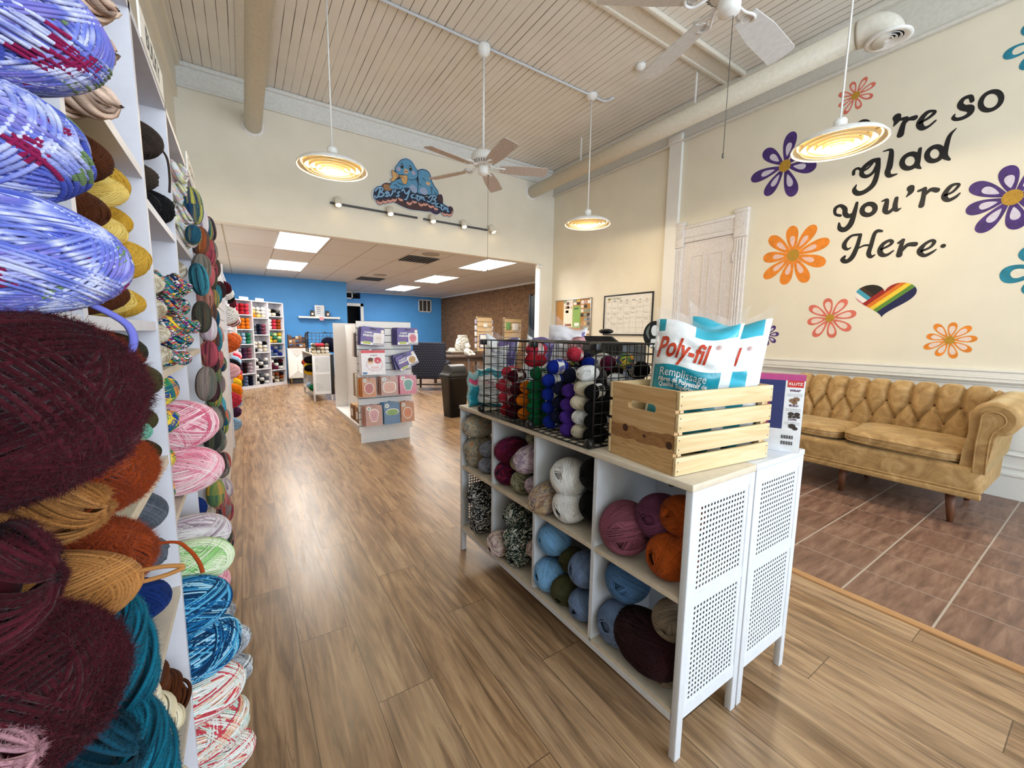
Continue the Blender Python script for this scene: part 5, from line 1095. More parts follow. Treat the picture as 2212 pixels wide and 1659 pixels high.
LN= [[[2.0615, 3.5652], [2.0892, 3.5772], [2.1162, 3.5568], [2.1507, 3.5506]], [[2.1178, 3.6284], [2.1519, 3.6094], [2.1935, 3.6049], [2.2213, 3.5975]], [[2.4505, 3.8496], [2.4528, 3.764], [2.455, 3.6714], [2.4419, 3.5352]], [[2.4235, 3.7445], [2.4514, 3.6773], [2.5023, 3.6543]], [[2.5261, 3.7728], [2.5701, 3.7486]], [[2.651, 3.6436], [2.6889, 3.658], [2.6769, 3.6011], [2.6802, 3.5541]], [[2.7264, 3.604], [2.7872, 3.547]], [[2.1859, 3.9177], [2.2137, 3.9176]], [[2.3082, 3.9099], [2.3402, 3.9106]], [[2.2325, 3.8085], [2.2535, 3.8065], [2.2889, 3.8176]], [[2.099, 3.7149], [2.1609, 3.7087], [2.2166, 3.714]]]
SYF=YF-.002
sg=thing('shop_sign','cut-out shop sign with two bluebirds and script lettering on the far wall','sign',(0,0,0))
def lay(k): return lifted(lambda u,v:(u,SYF-.024-.0007*k,v),(0,-1,0),.000008,26)
def grow(p,r):
    c=np.mean(p,axis=0); out=[]
    n=len(p); A=sum(p[i][0]*p[(i+1)%n][1]-p[(i+1)%n][0]*p[i][1] for i in range(n)); sgn=1 if A>0 else -1
    for i in range(n):
        a=np.array(p[i-1]);b=np.array(p[(i+1)%n]);t=b-a;t=t/(np.hypot(*t)+1e-9); out.append((p[i][0]+sgn*t[1]*r,p[i][1]-sgn*t[0]*r))
    return out
def smooth(p,k=5):
    q=catmull(list(p)+[p[0],p[1]],k)[:len(p)*k]; return [tuple(x) for x in catmull([p[-1]]+list(p)+[p[0],p[1]],k)[k:k*(len(p)+1)]]
NAVY=mat('sign_navy','#14203f',.5); SKY=mat('sign_blue','#5f9fc9',.5); PALE=mat('sign_pale_blue','#9fb4d8',.5); TAN=mat('sign_tan','#e0b377',.5); BRN=mat('sign_brown','#4a2f33',.5); SALM=mat('sign_salmon','#e0a598',.5); LETB=mat('sign_letter_blue','#86b8df',.5); EDGEW=mat('sign_edge_white','#dfe6ee',.5); BEAK=mat('sign_beak','#e3b98a',.5); PUR=mat('sign_plum','#3c2a50',.5)
m=MB()
for nm in ('head','body','head2','nest','nest2','ball','ball2','plate','bowL','bowR'):
    m.prism(smooth(grow(POLY[nm],.020)),lambda u,v,d:(u,SYF-d,v),.0,.022)
for c in SCAL: m.prism([(c[0]+.062*math.cos(a),c[1]+.062*math.sin(a)) for a in [2*PI*k/16 for k in range(16)]],lambda u,v,d:(u,SYF-d,v),0,.022)
put('sign_backing',m,EDGEW,sg)
def layer(nm,names,k,mm,g=0.0):
    m=MB()
    for n in names:
        fl=lay(k); m.add([fl(*p) for p in (smooth(grow(POLY[n],g)) if g else smooth(POLY[n]))],[tuple(range(len(POLY[n])*5))])
    put(nm,m,mm,sg)
layer('navy_outline',['head','body','head2','nest','nest2','ball','ball2'],0,NAVY,.009)
layer('nest',['nest','nest2'],1,BRN); layer('yarn_ball_art',['ball'],1.2,mat('sign_ball','#7a5240',.5)); layer('yarn_ball_art',['ball2'],1.2,PUR)
layer('bird_body',['body'],2,SKY); layer('bird_body',['head2'],2.2,SKY,-.004); layer('bird_body',['head'],3.4,NAVY,.008); layer('bird_head',['head'],4,SKY); layer('bird_belly',['belly','belly2'],3,PALE)
m=MB()
for k in range(6):
    stroke(m,[(1.90+.022*k,3.47),(1.925+.02*k,3.55)],.0035,lay(1.8))
put('yarn_ball_lines',m,TAN,sg)
layer('bow_outline',['bowL','bowR','bowT'],4.6,NAVY,.007); layer('bow',['bowL','bowR','bowT'],5.3,TAN); layer('beak',['beak'],5,BEAK); layer('beak',['beak2'],5,BEAK)
m=MB()
for n in ('eye1','eye2'): disc(m,MISC[n],.024,.033,lay(5))
put('eye',m,INK,sg); m=MB()
for n in ('eye1','eye2'): disc(m,(MISC[n][0]-.006,MISC[n][1]+.014),.007,.008,lay(5.6))
put('eye_glint',m,EDGEW,sg)
m=MB()
for n in ('ch1','ch2'): disc(m,MISC[n],.030,.032,lay(4.6))
put('cheek',m,mat('sign_cheek','#b7aecb',.5),sg)
m=MB()
for l in LN: stroke(m,l,.0055,lay(5.8),taper=.5)
put('ink_lines',m,NAVY,sg)
m=MB()
for c in SCAL: disc(m,c,.055,.055,lay(6))
put('scallop_outline',m,BRN,sg); m=MB()
for c in SCAL: disc(m,(c[0],c[1]-.002),.047,.047,lay(6.6))
put('scallop',m,SALM,sg); m=MB()
for c in SCAL: disc(m,(c[0],c[1]+.030),.047,.042,lay(7.2))
put('scallop_top',m,BRN,sg)
layer('lettering_plate',['plate'],7.6,NAVY)
m=MB()
for l in TXT: stroke(m,l,.0205,lay(8),5)
put('lettering_outline',m,NAVY,sg); m=MB()
for l in TXT: stroke(m,l,.0108,lay(9),5)
put('lettering',m,LETB,sg)
# track lights
BULB=NT('spot_bulb'); BULB.set('#fff2d8',.4,emit='#ffdc9c',estr=14); BULB=BULB.m
def track(x0,x1,heads,label):
    t=thing('track_light',label,'track light',(0,0,0))
    m=MB(); m.rbox(x0,x1,YF-.035,YF-.0005,3.132,3.158,.003,2); put('track_rail',m,DARKG,t)
    for hx,dz in heads:
        m=MB(); A=Vector((hx,YF-.075,3.215)); B=Vector((hx+dz*.06,YF-.125,3.10)); d=(B-A).normalized()
        m.cyl((hx,YF-.03,3.145),(hx,YF-.08,3.16),.012,10); m.tube([A,A+d*.01,B],[.036,.045,.045],20); 
        h=put('lamp_head',m,mat('warm_white_metal','#e6dfd0',.45),t)
        q=MB(); q.lathe([(0,.014),(.025,.010),(.038,.0)],n=18); b=put('bulb',q,BULB,h); b.location=B; b.rotation_euler=d.to_track_quat('Z','Y').to_euler()
        L=bpy.data.lights.new('spot','SPOT'); L.energy=20; L.color=(1,.80,.50); L.spot_size=1.5; L.spot_blend=.7; L.shadow_soft_size=.03
        lo=bpy.data.objects.new('spot_lamp',L); link(lo); lo.location=B+d*.03; lo.rotation_euler=(d).to_track_quat('-Z','Y').to_euler()
track(1.137,2.437,[(1.228,0),(1.974,0)],'left track with two lit spotlights below the bird sign'); track(2.539,3.73,[(2.666,0),(3.226,0),(3.76,.8)],'right track with three spotlights below the bird sign')
m=MB(); m.rbox(4.86,4.965,YF-.06,YF-.001,2.60,2.675,.01,2); m.cyl((4.885,YF-.06,2.63),(4.86,YF-.10,2.60),.03,16); tag(put('security_camera',m,WHITE),'small white camera in the corner of the room opening','camera')
# ---------------------------------------------------------------- pendants, fans, pipes, ducts
RINGL=NT('cream_louver'); RINGL.set('#fff1d0',.5,trans=0); _tr=RINGL.n('ShaderNodeBsdfTranslucent'); _tr.inputs[0].default_value=rgb('#ffeec8'); _mx=RINGL.n('ShaderNodeMixShader'); _mx.inputs[0].default_value=.65; RINGL.l(RINGL.b.outputs[0],_mx.inputs[1]); RINGL.l(_tr.outputs[0],_mx.inputs[2]); RINGL.l(_mx.outputs[0],RINGL.out.inputs[0]); RINGL=RINGL.m
DISHI=mat('cream_reflector','#fff6e0',.45)
LAMP=NT('lamp_bulb'); LAMP.set('#fff4dc',.4,emit='#ffe2a0',estr=26); LAMP=LAMP.m
def pendant(x,y,label):
    t=thing('pendant_lamp',label,'lamp',(x,y,2.83))
    m=MB(); m.lathe([(.028,.115),(.035,.10),(.035,.075),(.06,.066),(.14,.056),(.22,.038),(.28,.012),(.307,-.018),(.31,-.03),(.302,-.03),(.27,.004),(.21,.028),(.13,.044),(.03,.052)],n=56); put('lamp_shade',m,WHITE,t)
    m=MB(); m.lathe([(.300,-.029),(.268,.003),(.208,.027),(.13,.043),(.02,.051),(0,.051)],n=56); put('reflector',m,DISHI,t)
    for r in (.255,.205,.155,.105,.06):
        m=MB(); z0=-.030-.012*(1-r/.3); m.lathe([(r,z0+.036),(r-.012,z0),(r-.015,z0),(r-.003,z0+.036),(r,z0+.036)],n=48); put('louver_ring',m,RINGL,t)
    m=MB()
    for k in range(3):
        a=2*PI*k/3+.3; m.obox((.15*math.cos(a),.15*math.sin(a),-.012),(math.cos(a),math.sin(a),0),(-math.sin(a),math.cos(a),0),(0,0,1),.14,.0012,.007)
    put('louver_spoke',m,RINGL,t)
    m=MB(); m.lathe([(0,.10),(.045,.10),(.046,.150),(.038,.165),(.012,.172),(0,.172)],n=28); put('socket_cap',m,WHITE,t)
    m=MB(); m.cyl((0,0,.17),(0,0,ZC-2.83-.06),.0075,8); put('drop_rod',m,WHITE,t)
    m=MB(); m.lathe([(.012,ZC-2.83-.075),(.05,ZC-2.83-.06),(.075,ZC-2.83-.02),(.075,ZC-2.83-.001),(0,ZC-2.83-.001)],n=28); put('ceiling_canopy',m,WHITE,t)
    m=MB(); m.rbox(-.045,.045,-.012,.012,.005,.03,.011,3); b=put('bulb',m,LAMP,t)
    L=bpy.data.lights.new('pendant','POINT'); L.energy=78; L.color=(1,.82,.56); L.shadow_soft_size=.09
    lo=bpy.data.objects.new('pendant_bulb_light',L); link(lo); lo.location=(x,y,2.825)
pendant(.775,4.25,'white dish pendant lamp on the left, nearest the far wall sign'); pendant(4.0,4.25,'white dish pendant lamp hanging farthest away, over the notice boards'); pendant(3.97,1.43,'white dish pendant lamp in front of the painted lettering')
DUST=mat('dusty_blade','#c6bbb3',.8,noise=.18,nscale=70); BLADEW=mat('white_blade','#d9d9d8',.5)
def fan(x,y,base,label,bl,chain_end,dxy):
    t=thing('ceiling_fan',label,'fan',(x,y,3.16))
    H=ZC-3.16
    m=MB(); m.lathe([(.0,H-.001),(.065,H-.001),(.072,H-.03),(.070,H-.075),(.05,H-.11),(.02,H-.125),(0,H-.125)],n=32); put('ceiling_canopy',m,WHITE,t)
    m=MB(); m.cyl((0,0,.18),(0,0,H-.12),.013,12); put('downrod',m,WHITE,t)
    m=MB(); m.lathe([(0,.19),(.05,.19),(.11,.175),(.135,.14),(.14,.10),(.135,.075),(.10,.045),(.07,.035),(0,.035)],n=40); put('motor_housing',m,WHITE,t)
    m=MB()
    for k in range(28):
        a=2*PI*k/28; m.obox((.118*math.cos(a),.118*math.sin(a),.060),(math.cos(a),math.sin(a),.75),(-math.sin(a),math.cos(a),0),(-.75*math.cos(a),-.75*math.sin(a),1),.020,.004,.0015)
    put('vent_slot',m,DARKG,t)
    m=MB(); m.lathe([(0,.04),(.055,.04),(.06,.0),(.058,-.05),(.045,-.06),(.02,-.075),(0,-.075)],n=32); put('switch_housing',m,WHITE,t)
    for k in range(5):
        a=base+2*PI*k/5; ca,sa=math.cos(a),math.sin(a); tw=math.radians(-13)
        m=MB(); n=16
        out=[]
        for j in range(n+1): s=j/n; out.append((.19+.53*s,.060+.022*min(1,s*2.5)))
        corner=[(.72+.02*math.sin(PI/2*j/5)*1.0,.082*math.cos(PI/2*j/5*.75)) for j in range(1,6)]
        top=out+corner; poly=top+[(u,-v) for u,v in top[::-1]]
        m.prism(poly,lambda u,v,d:(u,v*math.cos(tw)-d*math.sin(tw),v*math.sin(tw)+d*math.cos(tw)),-.004,.004)
        b=put('blade',m,bl,t); b.rotation_euler=(0,0,a); b.location=(0,0,.01)
        m=MB(); m.tube(catmull([(.06,0,.035),(.11,0,.02),(.15,.02,.006),(.19,.045,.012),(.235,.035,.009),(.25,0,.004),(.235,-.035,-.006),(.19,-.045,-.010),(.15,-.02,-.003),(.11,0,.018)],4),.0085,7)
        ringp=[(.205+.028*math.cos(q),.028*math.sin(q)*math.cos(tw),.002+.028*math.sin(q)*math.sin(tw)) for q in [2*PI*j/16 for j in range(16)]]; m.tube(ringp,.008,6,closed=True)
        put('blade_iron',m,WHITE,b)
    m=MB(); m.cyl((dxy[0],dxy[1],-.05),(dxy[0],dxy[1],chain_end-3.16),.0022,5); m.lathe([(0,chain_end-3.16-.03),(.008,chain_end-3.16-.02),(.006,chain_end-3.16)],c=(dxy[0],dxy[1],0),n=8); put('pull_chain',m,mat('chain_grey','#6b675f',.5,metal=.6),t)
fan(2.374,4.254,math.radians(47),'white ceiling fan with dusty blades in front of the bird sign',DUST,2.06,(.055,-.015)); fan(2.374,1.44,math.radians(4),'white ceiling fan overhead at the top edge, nearest the camera',BLADEW,2.36,(.01,-.02))
def pipe(label,pts,r,name='conduit',cat='pipe'):
    m=MB(); m.tube(pts,r,10); return tag(put(name,m,WHITE2 if r<.02 else BM),label,cat)
pipe('thin white conduit running across the ceiling past the fan and the pendants',[(-.3,4.252,ZC-.016),(4.22,4.252,ZC-.016),(4.26,4.20,ZC-.016),(4.27,4.12,ZC-.012)],.013)
def duct(label,x,z,y0,y1,r):
    t=thing('air_duct',label,'duct',(0,0,0))
    m=MB(); m.cyl((x,y0,z),(x,y1,z),r,32); put('duct_pipe',m,mat('duct_paint','#d9d1bf',.5),t)
    m=MB()
    m.lathe([(r,.03),(r+.012,.032),(r+.03,.006),(r+.032,.0)],n=36); put('wall_collar',m,WHITE,t,loc=(x,y1-.001,z),rot=(PI/2,0,0)); return t
duct('round cream air duct on the left running into the far wall',.245,3.93,YB,YF,.098)
DX,DZ,DR=4.70,3.975,.105
t=duct('long round air duct along the right wall with an elbow diffuser',DX,DZ,1.62,YF,DR)
el=[(DX,1.62,DZ),(DX+.01,1.52,DZ-.005),(DX+.03,1.45,DZ-.05),(DX+.04,1.42,DZ-.12)]
m=MB(); m.tube(catmull(el,4),DR+.008,28); put('duct_elbow',m,mat('elbow_white','#e4e1d6',.5),t)
m=MB(); c=(DX+.04,1.42,DZ-.115); m.lathe([(DR,.02),(DR+.05,-.005),(DR+.055,-.02),(DR+.03,-.025),(DR-.005,-.01)],c=c,n=36); d=put('diffuser_rim',m,WHITE,t)
m=MB(); m.lathe([(0,.0),(DR,.0)],c=c,n=28); put('duct_opening',m,DARKH,d)
m=MB()
for r in (.075,.045,.02): m.lathe([(r,-.004),(r+.012,-.016),(r+.016,-.016),(r+.006,-.002)],c=c,n=28)
put('diffuser_cone',m,WHITE,d)
for y in (5.2,3.2): 
    m=MB(); m.box(DX-.012,DX+.012,y-.006,y+.006,DZ+.10,ZC); put('hanger_strap',m,WHITE,t)
m=MB(); m.lathe([(0,ZC-.06),(.03,ZC-.06),(.055,ZC-.03),(.06,ZC-.001),(0,ZC-.001)],c=(4.05,3.50,0),n=24); tag(put('smoke_detector',m,WHITE),'small white detector on the beadboard ceiling near the fan blade','detector')
# back room ceiling fittings
PANEL=NT('light_panel'); PANEL.set('#ffffff',.5,emit='#fff6e6',estr=9.0); PANEL=PANEL.m
for i,(x0,x1,y0,y1,lab) in enumerate(((.50,1.14,6.70,8.05,'large ceiling light panel on the left, just past the header'),(.50,1.16,9.35,10.70,'ceiling light panel on the left, second from the header'),(3.88,4.51,6.75,8.0,'ceiling light panel on the right, just past the header'),(3.90,4.53,9.35,10.75,'ceiling light panel on the right, second from the header'),(3.90,4.53,11.95,13.45,'ceiling light panel on the right, farthest away'))):
    t=thing('ceiling_light_panel',lab,'ceiling light',((x0+x1)/2,(y0+y1)/2,2.69),group='flat light panels in the back room ceiling')
    hx,hy=(x1-x0)/2,(y1-y0)/2
    m=MB(); m.rbox(-hx,hx,-hy,hy,-.006,.005,.004,2); put('diffuser',m,PANEL,t)
    m=MB()
    for a in ((-hx-.02,-hx,-hy-.02,hy+.02),(hx,hx+.02,-hy-.02,hy+.02),(-hx,hx,-hy-.02,-hy),(-hx,hx,hy,hy+.02)): m.box(*a,-.008,.008)
    put('panel_frame',m,WHITE,t)
for x,y,lab in ((2.86,7.62,'grey air vent in the back ceiling nearer the header'),(2.84,11.1,'grey air vent in the back ceiling farther from the header')):
    t=thing('ceiling_vent',lab,'vent',(x,y,2.69)); m=MB(); m.box(-.30,.30,-.30,.30,-.004,.004); put('vent_body',m,DARKG,t)
    m=MB()
    for k in range(9): m.obox((-.27+.067*k,0,-.010),(1,0,.5),(0,1,0),(-.5,0,1),.028,.29,.002)
    put('vent_slat',m,mat('vent_grey','#9a948a',.6),t)
for x,y,lab in ((2.85,7.0,'round flush speaker in the back ceiling beside the nearer vent'),(2.84,10.2,'round flush speaker in the back ceiling by the farther vent')):
    m=MB(); m.lathe([(0,2.688),(.15,2.688),(.16,2.699)],c=(x,y,0),n=30); tag(put('ceiling_speaker',m,mat('speaker_grey','#a9a195',.8)),lab,'speaker')
# ---------------------------------------------------------------- painted wall mural
LET= [[[[1.443,3.383],[1.44,3.348],[1.459,3.311]],[0.0251,0.0188,0.0046]],[[[1.374,3.344],[1.391,3.296],[1.402,3.212]],[0.0126,0.0157,0.0209]],[[[1.427,3.354],[1.374,3.346]],[0.0105,0.0126]],[[[1.392,3.291],[1.358,3.328],[1.315,3.325]],[0.0094,0.0119,0.0178]],[[[1.276,3.266],[1.223,3.284],[1.186,3.314],[1.197,3.334],[1.236,3.335],[1.271,3.291],[1.275,3.25],[1.252,3.211],[1.215,3.21],[1.172,3.243]],[0.0082,0.0094,0.0115,0.0082,0.0138,0.0172,0.0195,0.0158,0.0091,0.0063]],[[[0.96,3.314],[0.975,3.355],[1.015,3.353],[1.029,3.314],[1.007,3.28],[0.969,3.259],[0.961,3.221],[0.992,3.198],[1.036,3.199],[1.061,3.221],[1.055,3.245]],[0.0114,0.0119,0.0124,0.0157,0.018,0.0211,0.0155,0.0129,0.0111,0.0101,0.0048]],[[[1.557,3.04],[1.6,3.037],[1.655,2.996],[1.664,2.939],[1.622,2.906],[1.575,2.93],[1.548,2.991]],[0.0155,0.0172,0.0161,0.0155,0.0134,0.0114,0.0134]],[[[1.548,3.037],[1.54,2.942],[1.56,2.82],[1.618,2.765],[1.677,2.76],[1.712,2.803],[1.698,2.847]],[0.0168,0.0152,0.0189,0.0178,0.0186,0.0149,0.0049]],[[[1.731,2.96],[1.73,2.995],[1.7,3.007],[1.662,2.975],[1.624,2.98],[1.588,3.016]],[0.0114,0.0109,0.0091,0.0099,0.0078,0.0068]],[[[1.512,3.103],[1.466,3.101],[1.452,3.068],[1.454,2.95],[1.464,2.896],[1.443,2.858],[1.393,2.859]],[0.0045,0.0092,0.0149,0.0195,0.0178,0.0145,0.0051]],[[[1.251,3.035],[1.256,2.941],[1.258,2.893],[1.23,2.858]],[0.0105,0.0157,0.0168,0.0055]],[[[1.034,3.124],[1.069,3.076],[1.082,2.967],[1.082,2.915],[1.05,2.875]],[0.0033,0.0115,0.0146,0.0169,0.0081]],[[[1.806,2.574],[1.851,2.6],[1.856,2.657],[1.815,2.676],[1.774,2.635],[1.766,2.583],[1.73,2.553],[1.686,2.583]],[0.0107,0.01,0.0133,0.0122,0.017,0.0178,0.0162,0.0089]],[[[1.677,2.669],[1.687,2.59],[1.71,2.472],[1.755,2.425],[1.799,2.446],[1.81,2.499]],[0.0103,0.0162,0.0207,0.0207,0.0166,0.0073]],[[[1.479,2.634],[1.444,2.637],[1.447,2.568],[1.445,2.533],[1.419,2.517],[1.382,2.558],[1.374,2.636]],[0.0055,0.0121,0.0179,0.0162,0.0134,0.0101,0.0121]],[[[1.374,2.636],[1.378,2.563],[1.362,2.523],[1.333,2.535]],[0.0121,0.0157,0.0126,0.004]],[[[1.282,2.701],[1.278,2.667],[1.305,2.629]],[0.0224,0.0162,0.0037]],[[[1.185,2.669],[1.187,2.593],[1.193,2.523]],[0.0133,0.0137,0.0166]],[[[1.225,2.66],[1.185,2.669]],[0.0082,0.0122]],[[[1.182,2.608],[1.144,2.649],[1.102,2.633]],[0.0073,0.0133,0.0164]],[[[1.046,2.575],[1.001,2.592],[0.97,2.635],[0.982,2.652],[1.018,2.644],[1.047,2.594],[1.047,2.555],[1.021,2.527],[0.981,2.542],[0.956,2.569]],[0.0074,0.0082,0.009,0.0082,0.0122,0.0152,0.0162,0.0128,0.0101,0.0046]],[[[1.619,2.345],[1.638,2.223],[1.67,2.129],[1.714,2.097],[1.745,2.121],[1.73,2.15]],[0.0123,0.0158,0.0183,0.0168,0.0171,0.0097]],[[[1.617,2.349],[1.69,2.35],[1.736,2.302],[1.744,2.253],[1.718,2.221],[1.688,2.231]],[0.0097,0.01,0.0144,0.0166,0.011,0.0048]],[[[1.454,2.349],[1.488,2.357],[1.509,2.328],[1.524,2.229],[1.536,2.152],[1.516,2.116],[1.488,2.129]],[0.0089,0.0134,0.0134,0.0146,0.0157,0.0134,0.0055]],[[[1.638,2.208],[1.578,2.235],[1.526,2.227]],[0.0055,0.0077,0.0078]],[[[1.439,2.176],[1.384,2.203],[1.367,2.231],[1.389,2.249],[1.433,2.223],[1.451,2.169],[1.433,2.124],[1.394,2.115],[1.35,2.147]],[0.0081,0.0091,0.0123,0.0112,0.0134,0.017,0.0168,0.0111,0.0056]],[[[1.29,2.235],[1.3,2.167],[1.304,2.101]],[0.0121,0.0141,0.019]],[[[1.32,2.215],[1.289,2.235]],[0.0081,0.0123]],[[[1.292,2.18],[1.254,2.234],[1.202,2.233]],[0.0081,0.0134,0.0173]],[[[1.151,2.163],[1.098,2.187],[1.075,2.229],[1.094,2.247],[1.134,2.223],[1.161,2.178],[1.158,2.144],[1.126,2.119],[1.085,2.138],[1.057,2.162]],[0.0082,0.0082,0.0112,0.0101,0.0108,0.0168,0.0152,0.0122,0.0091,0.0045]],[[[1.897,3.459],[1.868,3.484],[1.842,3.425],[1.807,3.388]],[0.0114,0.0149,0.0174,0.0115]],[[[1.779,3.472],[1.797,3.396],[1.82,3.309],[1.861,3.3],[1.886,3.333]],[0.0115,0.0159,0.0182,0.0137,0.0074]],[[[1.613,3.383],[1.611,3.325],[1.582,3.302],[1.553,3.337]],[0.0137,0.0161,0.0122,0.0103]],[[[1.55,3.381],[1.551,3.325],[1.517,3.3]],[0.0137,0.0126,0.0057]]]
ELL= [[[[0.805,3.295],[0.796,3.264],[0.797,3.233],[0.809,3.209],[0.83,3.196],[0.855,3.196],[0.88,3.211],[0.899,3.237],[0.908,3.269],[0.906,3.3],[0.894,3.325],[0.872,3.338],[0.847,3.336],[0.823,3.321]],0.0163],[[[1.266,2.976],[1.257,2.948],[1.258,2.921],[1.27,2.899],[1.29,2.886],[1.314,2.885],[1.337,2.897],[1.355,2.919],[1.365,2.947],[1.363,2.975],[1.351,2.997],[1.33,3.01],[1.306,3.01],[1.283,2.998]],0.0201],[[[1.109,2.982],[1.1,2.956],[1.101,2.93],[1.111,2.909],[1.129,2.897],[1.151,2.897],[1.172,2.908],[1.189,2.93],[1.198,2.956],[1.197,2.983],[1.186,3.004],[1.168,3.016],[1.146,3.016],[1.125,3.003]],0.0194],[[[1.531,2.598],[1.526,2.574],[1.531,2.552],[1.545,2.536],[1.565,2.528],[1.588,2.532],[1.609,2.545],[1.623,2.565],[1.628,2.589],[1.623,2.611],[1.608,2.628],[1.588,2.635],[1.565,2.631],[1.545,2.618]],0.0211],[[[1.654,3.407],[1.647,3.384],[1.649,3.362],[1.661,3.347],[1.679,3.341],[1.701,3.345],[1.721,3.36],[1.737,3.381],[1.744,3.406],[1.741,3.428],[1.729,3.443],[1.711,3.449],[1.689,3.443],[1.669,3.429]],0.0199]]
MX=XR-.0015
def wfn(d=0.0): return lifted(lambda y,z:(MX-d,y,z),(-1,0,0),.00002,20)
BLKP=mat('black_wall_paint','#101014',.55)
t=thing('painted_lettering','black hand-painted words You’re so glad you’re Here. on the cream wall','lettering',(0,0,0))
groups=[('lettering',[5],[0]),('lettering',[0,1,2,3,4,28,29,30,31],[4]),('lettering',[6,7,8,9,10,11],[1,2]),('lettering',[12,13,14,15,16,17,18,19],[3]),('here_lettering',list(range(20,28+1)),[])]
groups[1]=('lettering',[0,1,2,3,4]+list(range(29,33)),[4])
used=set()
for nm,ls,es in groups:
    m=MB()
    for i in ls:
        if i>=len(LET) or i in used: continue
        used.add(i); p,w=LET[i]; p=[(a,b-(.05 if i>=28 else 0)) for a,b in p]; stroke(m,p,[x*1.25 for x in w],wfn(),6)
    for i in es:
        p,w=ELL[i]; stroke(m,p,w,wfn(),4,closed=True)
    if nm=='here_lettering': disc(m,(1.014,2.136),.018,.018,wfn())
    put(nm,m,BLKP,t)
def petal(m,c,a,r0,r1,W,d,sq=1.0,n=22):
    ca,sa=math.cos(a),math.sin(a); L=[];R=[]
    for i in range(n+1):
        s=math.sin(PI/2*i/n); w=W*(s**.75)*max(0,1-s**3.2)**.5; x=r0+(r1-r0)*s
        L.append((x,w)); R.append((x,-w))
    pts=L+R[::-1]
    d+=.00003*(int(a*7)%9)
    m.add([(MX-d,c[0]-(p[0]*ca-p[1]*sa),c[1]+(p[0]*sa+p[1]*ca)*sq) for p in pts],[tuple(range(len(pts)))])
GOLD=mat('gold_paint','#b98d2c',.6,noise=.15,nscale=60)
def flower(label,c,r,n,W,rot,outer,inner,rc,i0=.30,i1=.72,iw=.5,stretch=1.0):
    t=thing('painted_flower',label,'painting',(0,0,0),group='painted flowers on the cream wall')
    m=MB(); k=MB()
    for i in range(n):
        a=rot+2*PI*i/n; rr=r*(1+.07*math.sin(i*2.7+rot))
        petal(m,c,a,.02,rr,W,.0,stretch); petal(k,c,a,rr*i0,rr*i1,W*iw,.0006,stretch)
    put('petals',m,outer,t); put('petal_hearts',k,inner,t)
    q=MB(); disc(q,c,rc,rc*1.05,wfn(.0012)); put('flower_centre',q,GOLD,t)
PU=mat('purple_paint','#452a72',.55,noise=.3,nscale=25); LIL=mat('pale_lilac_paint','#d6cede',.6,noise=.08,nscale=40); OR=mat('orange_paint','#ec8a26',.55,noise=.12,nscale=25); PKP=mat('peach_pink_paint','#ecc6ba',.6); CORP=mat('coral_paint','#dd7260',.55,noise=.1,nscale=25); PEA=mat('pale_peach_paint','#ecd5c8',.6); TEA=mat('teal_paint','#1d7f98',.55,noise=.2,nscale=25); CRM=mat('cream_paint','#e9e2cf',.6)
flower('large purple flower painted on the wall, partly behind the pendant lamp',(2.385,3.25),.355,7,.105,.55,PU,LIL,.062,.28,.68,.45)
flower('purple flower painted at the right end of the lettering',(.655,2.455),.275,8,.088,.2,PU,LIL,.058,.30,.70,.5)
flower('big orange ten-petal flower painted beside the door',(2.214,2.235),.345,9,.098,.30,OR,PKP,.062,.28,.66,.42)
flower('coral outlined flower painted below the heart',(1.802,1.520),.225,8,.068,.2,CORP,PEA,.040,.30,.82,.62)
flower('small orange outlined flower painted low above the sofa',(.892,1.302),.165,9,.046,.1,OR,PEA,.034,.30,.80,.66)
flower('coral flower painted high above the word beginning the lettering',(1.785,3.725),.155,8,.042,.3,CORP,PEA,.035,.35,.82,.55)
flower('small purple flower painted beside the stuffing bags',(2.42,1.335),.135,8,.042,.1,PU,LIL,.03,.35,.78,.5)
flower('teal outlined flower painted at the upper right corner',(.585,3.60),.225,7,.075,.5,TEA,CRM,.03,.34,.80,.6)
flower('large teal flower painted at the right edge of view',(.40,1.87),.245,6,.115,.15,TEA,CRM,.04,.35,.78,.5)
# heart with flag stripes
HP=[]
for k in range(60):
    a=2*PI*k/60; x=16*math.sin(a)**3; y=13*math.cos(a)-5*math.cos(2*a)-2*math.cos(3*a)-math.cos(4*a); HP.append((x,y))
xs=[p[0] for p in HP]; ys=[p[1] for p in HP]
HP=[(-1.377+p[0]/32*.46,1.515+(p[1]-min(ys))/(max(ys)-min(ys))*.325) for p in HP]   # u=-Y
def clip(poly,n,c,keep=1):
    out=[]
    for i in range(len(poly)):
        a=poly[i];b=poly[(i+1)%len(poly)]; da=(a[0]*n[0]+a[1]*n[1]-c)*keep; db=(b[0]*n[0]+b[1]*n[1]-c)*keep
        if da>=0: out.append(a)
        if da*db<0: s=da/(da-db); out.append((a[0]+(b[0]-a[0])*s,a[1]+(b[1]-a[1])*s))
    return out
t=thing('painted_heart','heart painted with rainbow and flag stripes below the lettering','painting',(0,0,0))
ang=math.radians(41); n1=(math.sin(ang),-math.cos(ang)); c0=-1.377*n1[0]+1.80*n1[1]
def hp(poly,mm,nm='stripe'):
    if len(poly)<3: return
    m=MB(); m.add([(MX,-p[0],p[1]) for p in poly],[tuple(range(len(poly)))]); put(nm,m,mm,t)
right=clip(HP,n1,c0); left_=clip(HP,n1,c0,-1)
for (a,b,c) in ((0,.040,'#9c1f1c'),(.040,.074,'#e07a20'),(.074,.110,'#f0cf3c'),(.110,.146,'#5c8a34'),(.146,.5,'#151a4c')): hp(clip(clip(right,n1,c0+a),n1,c0+b,-1),mat('heart_paint_'+c[1:],c,.55))
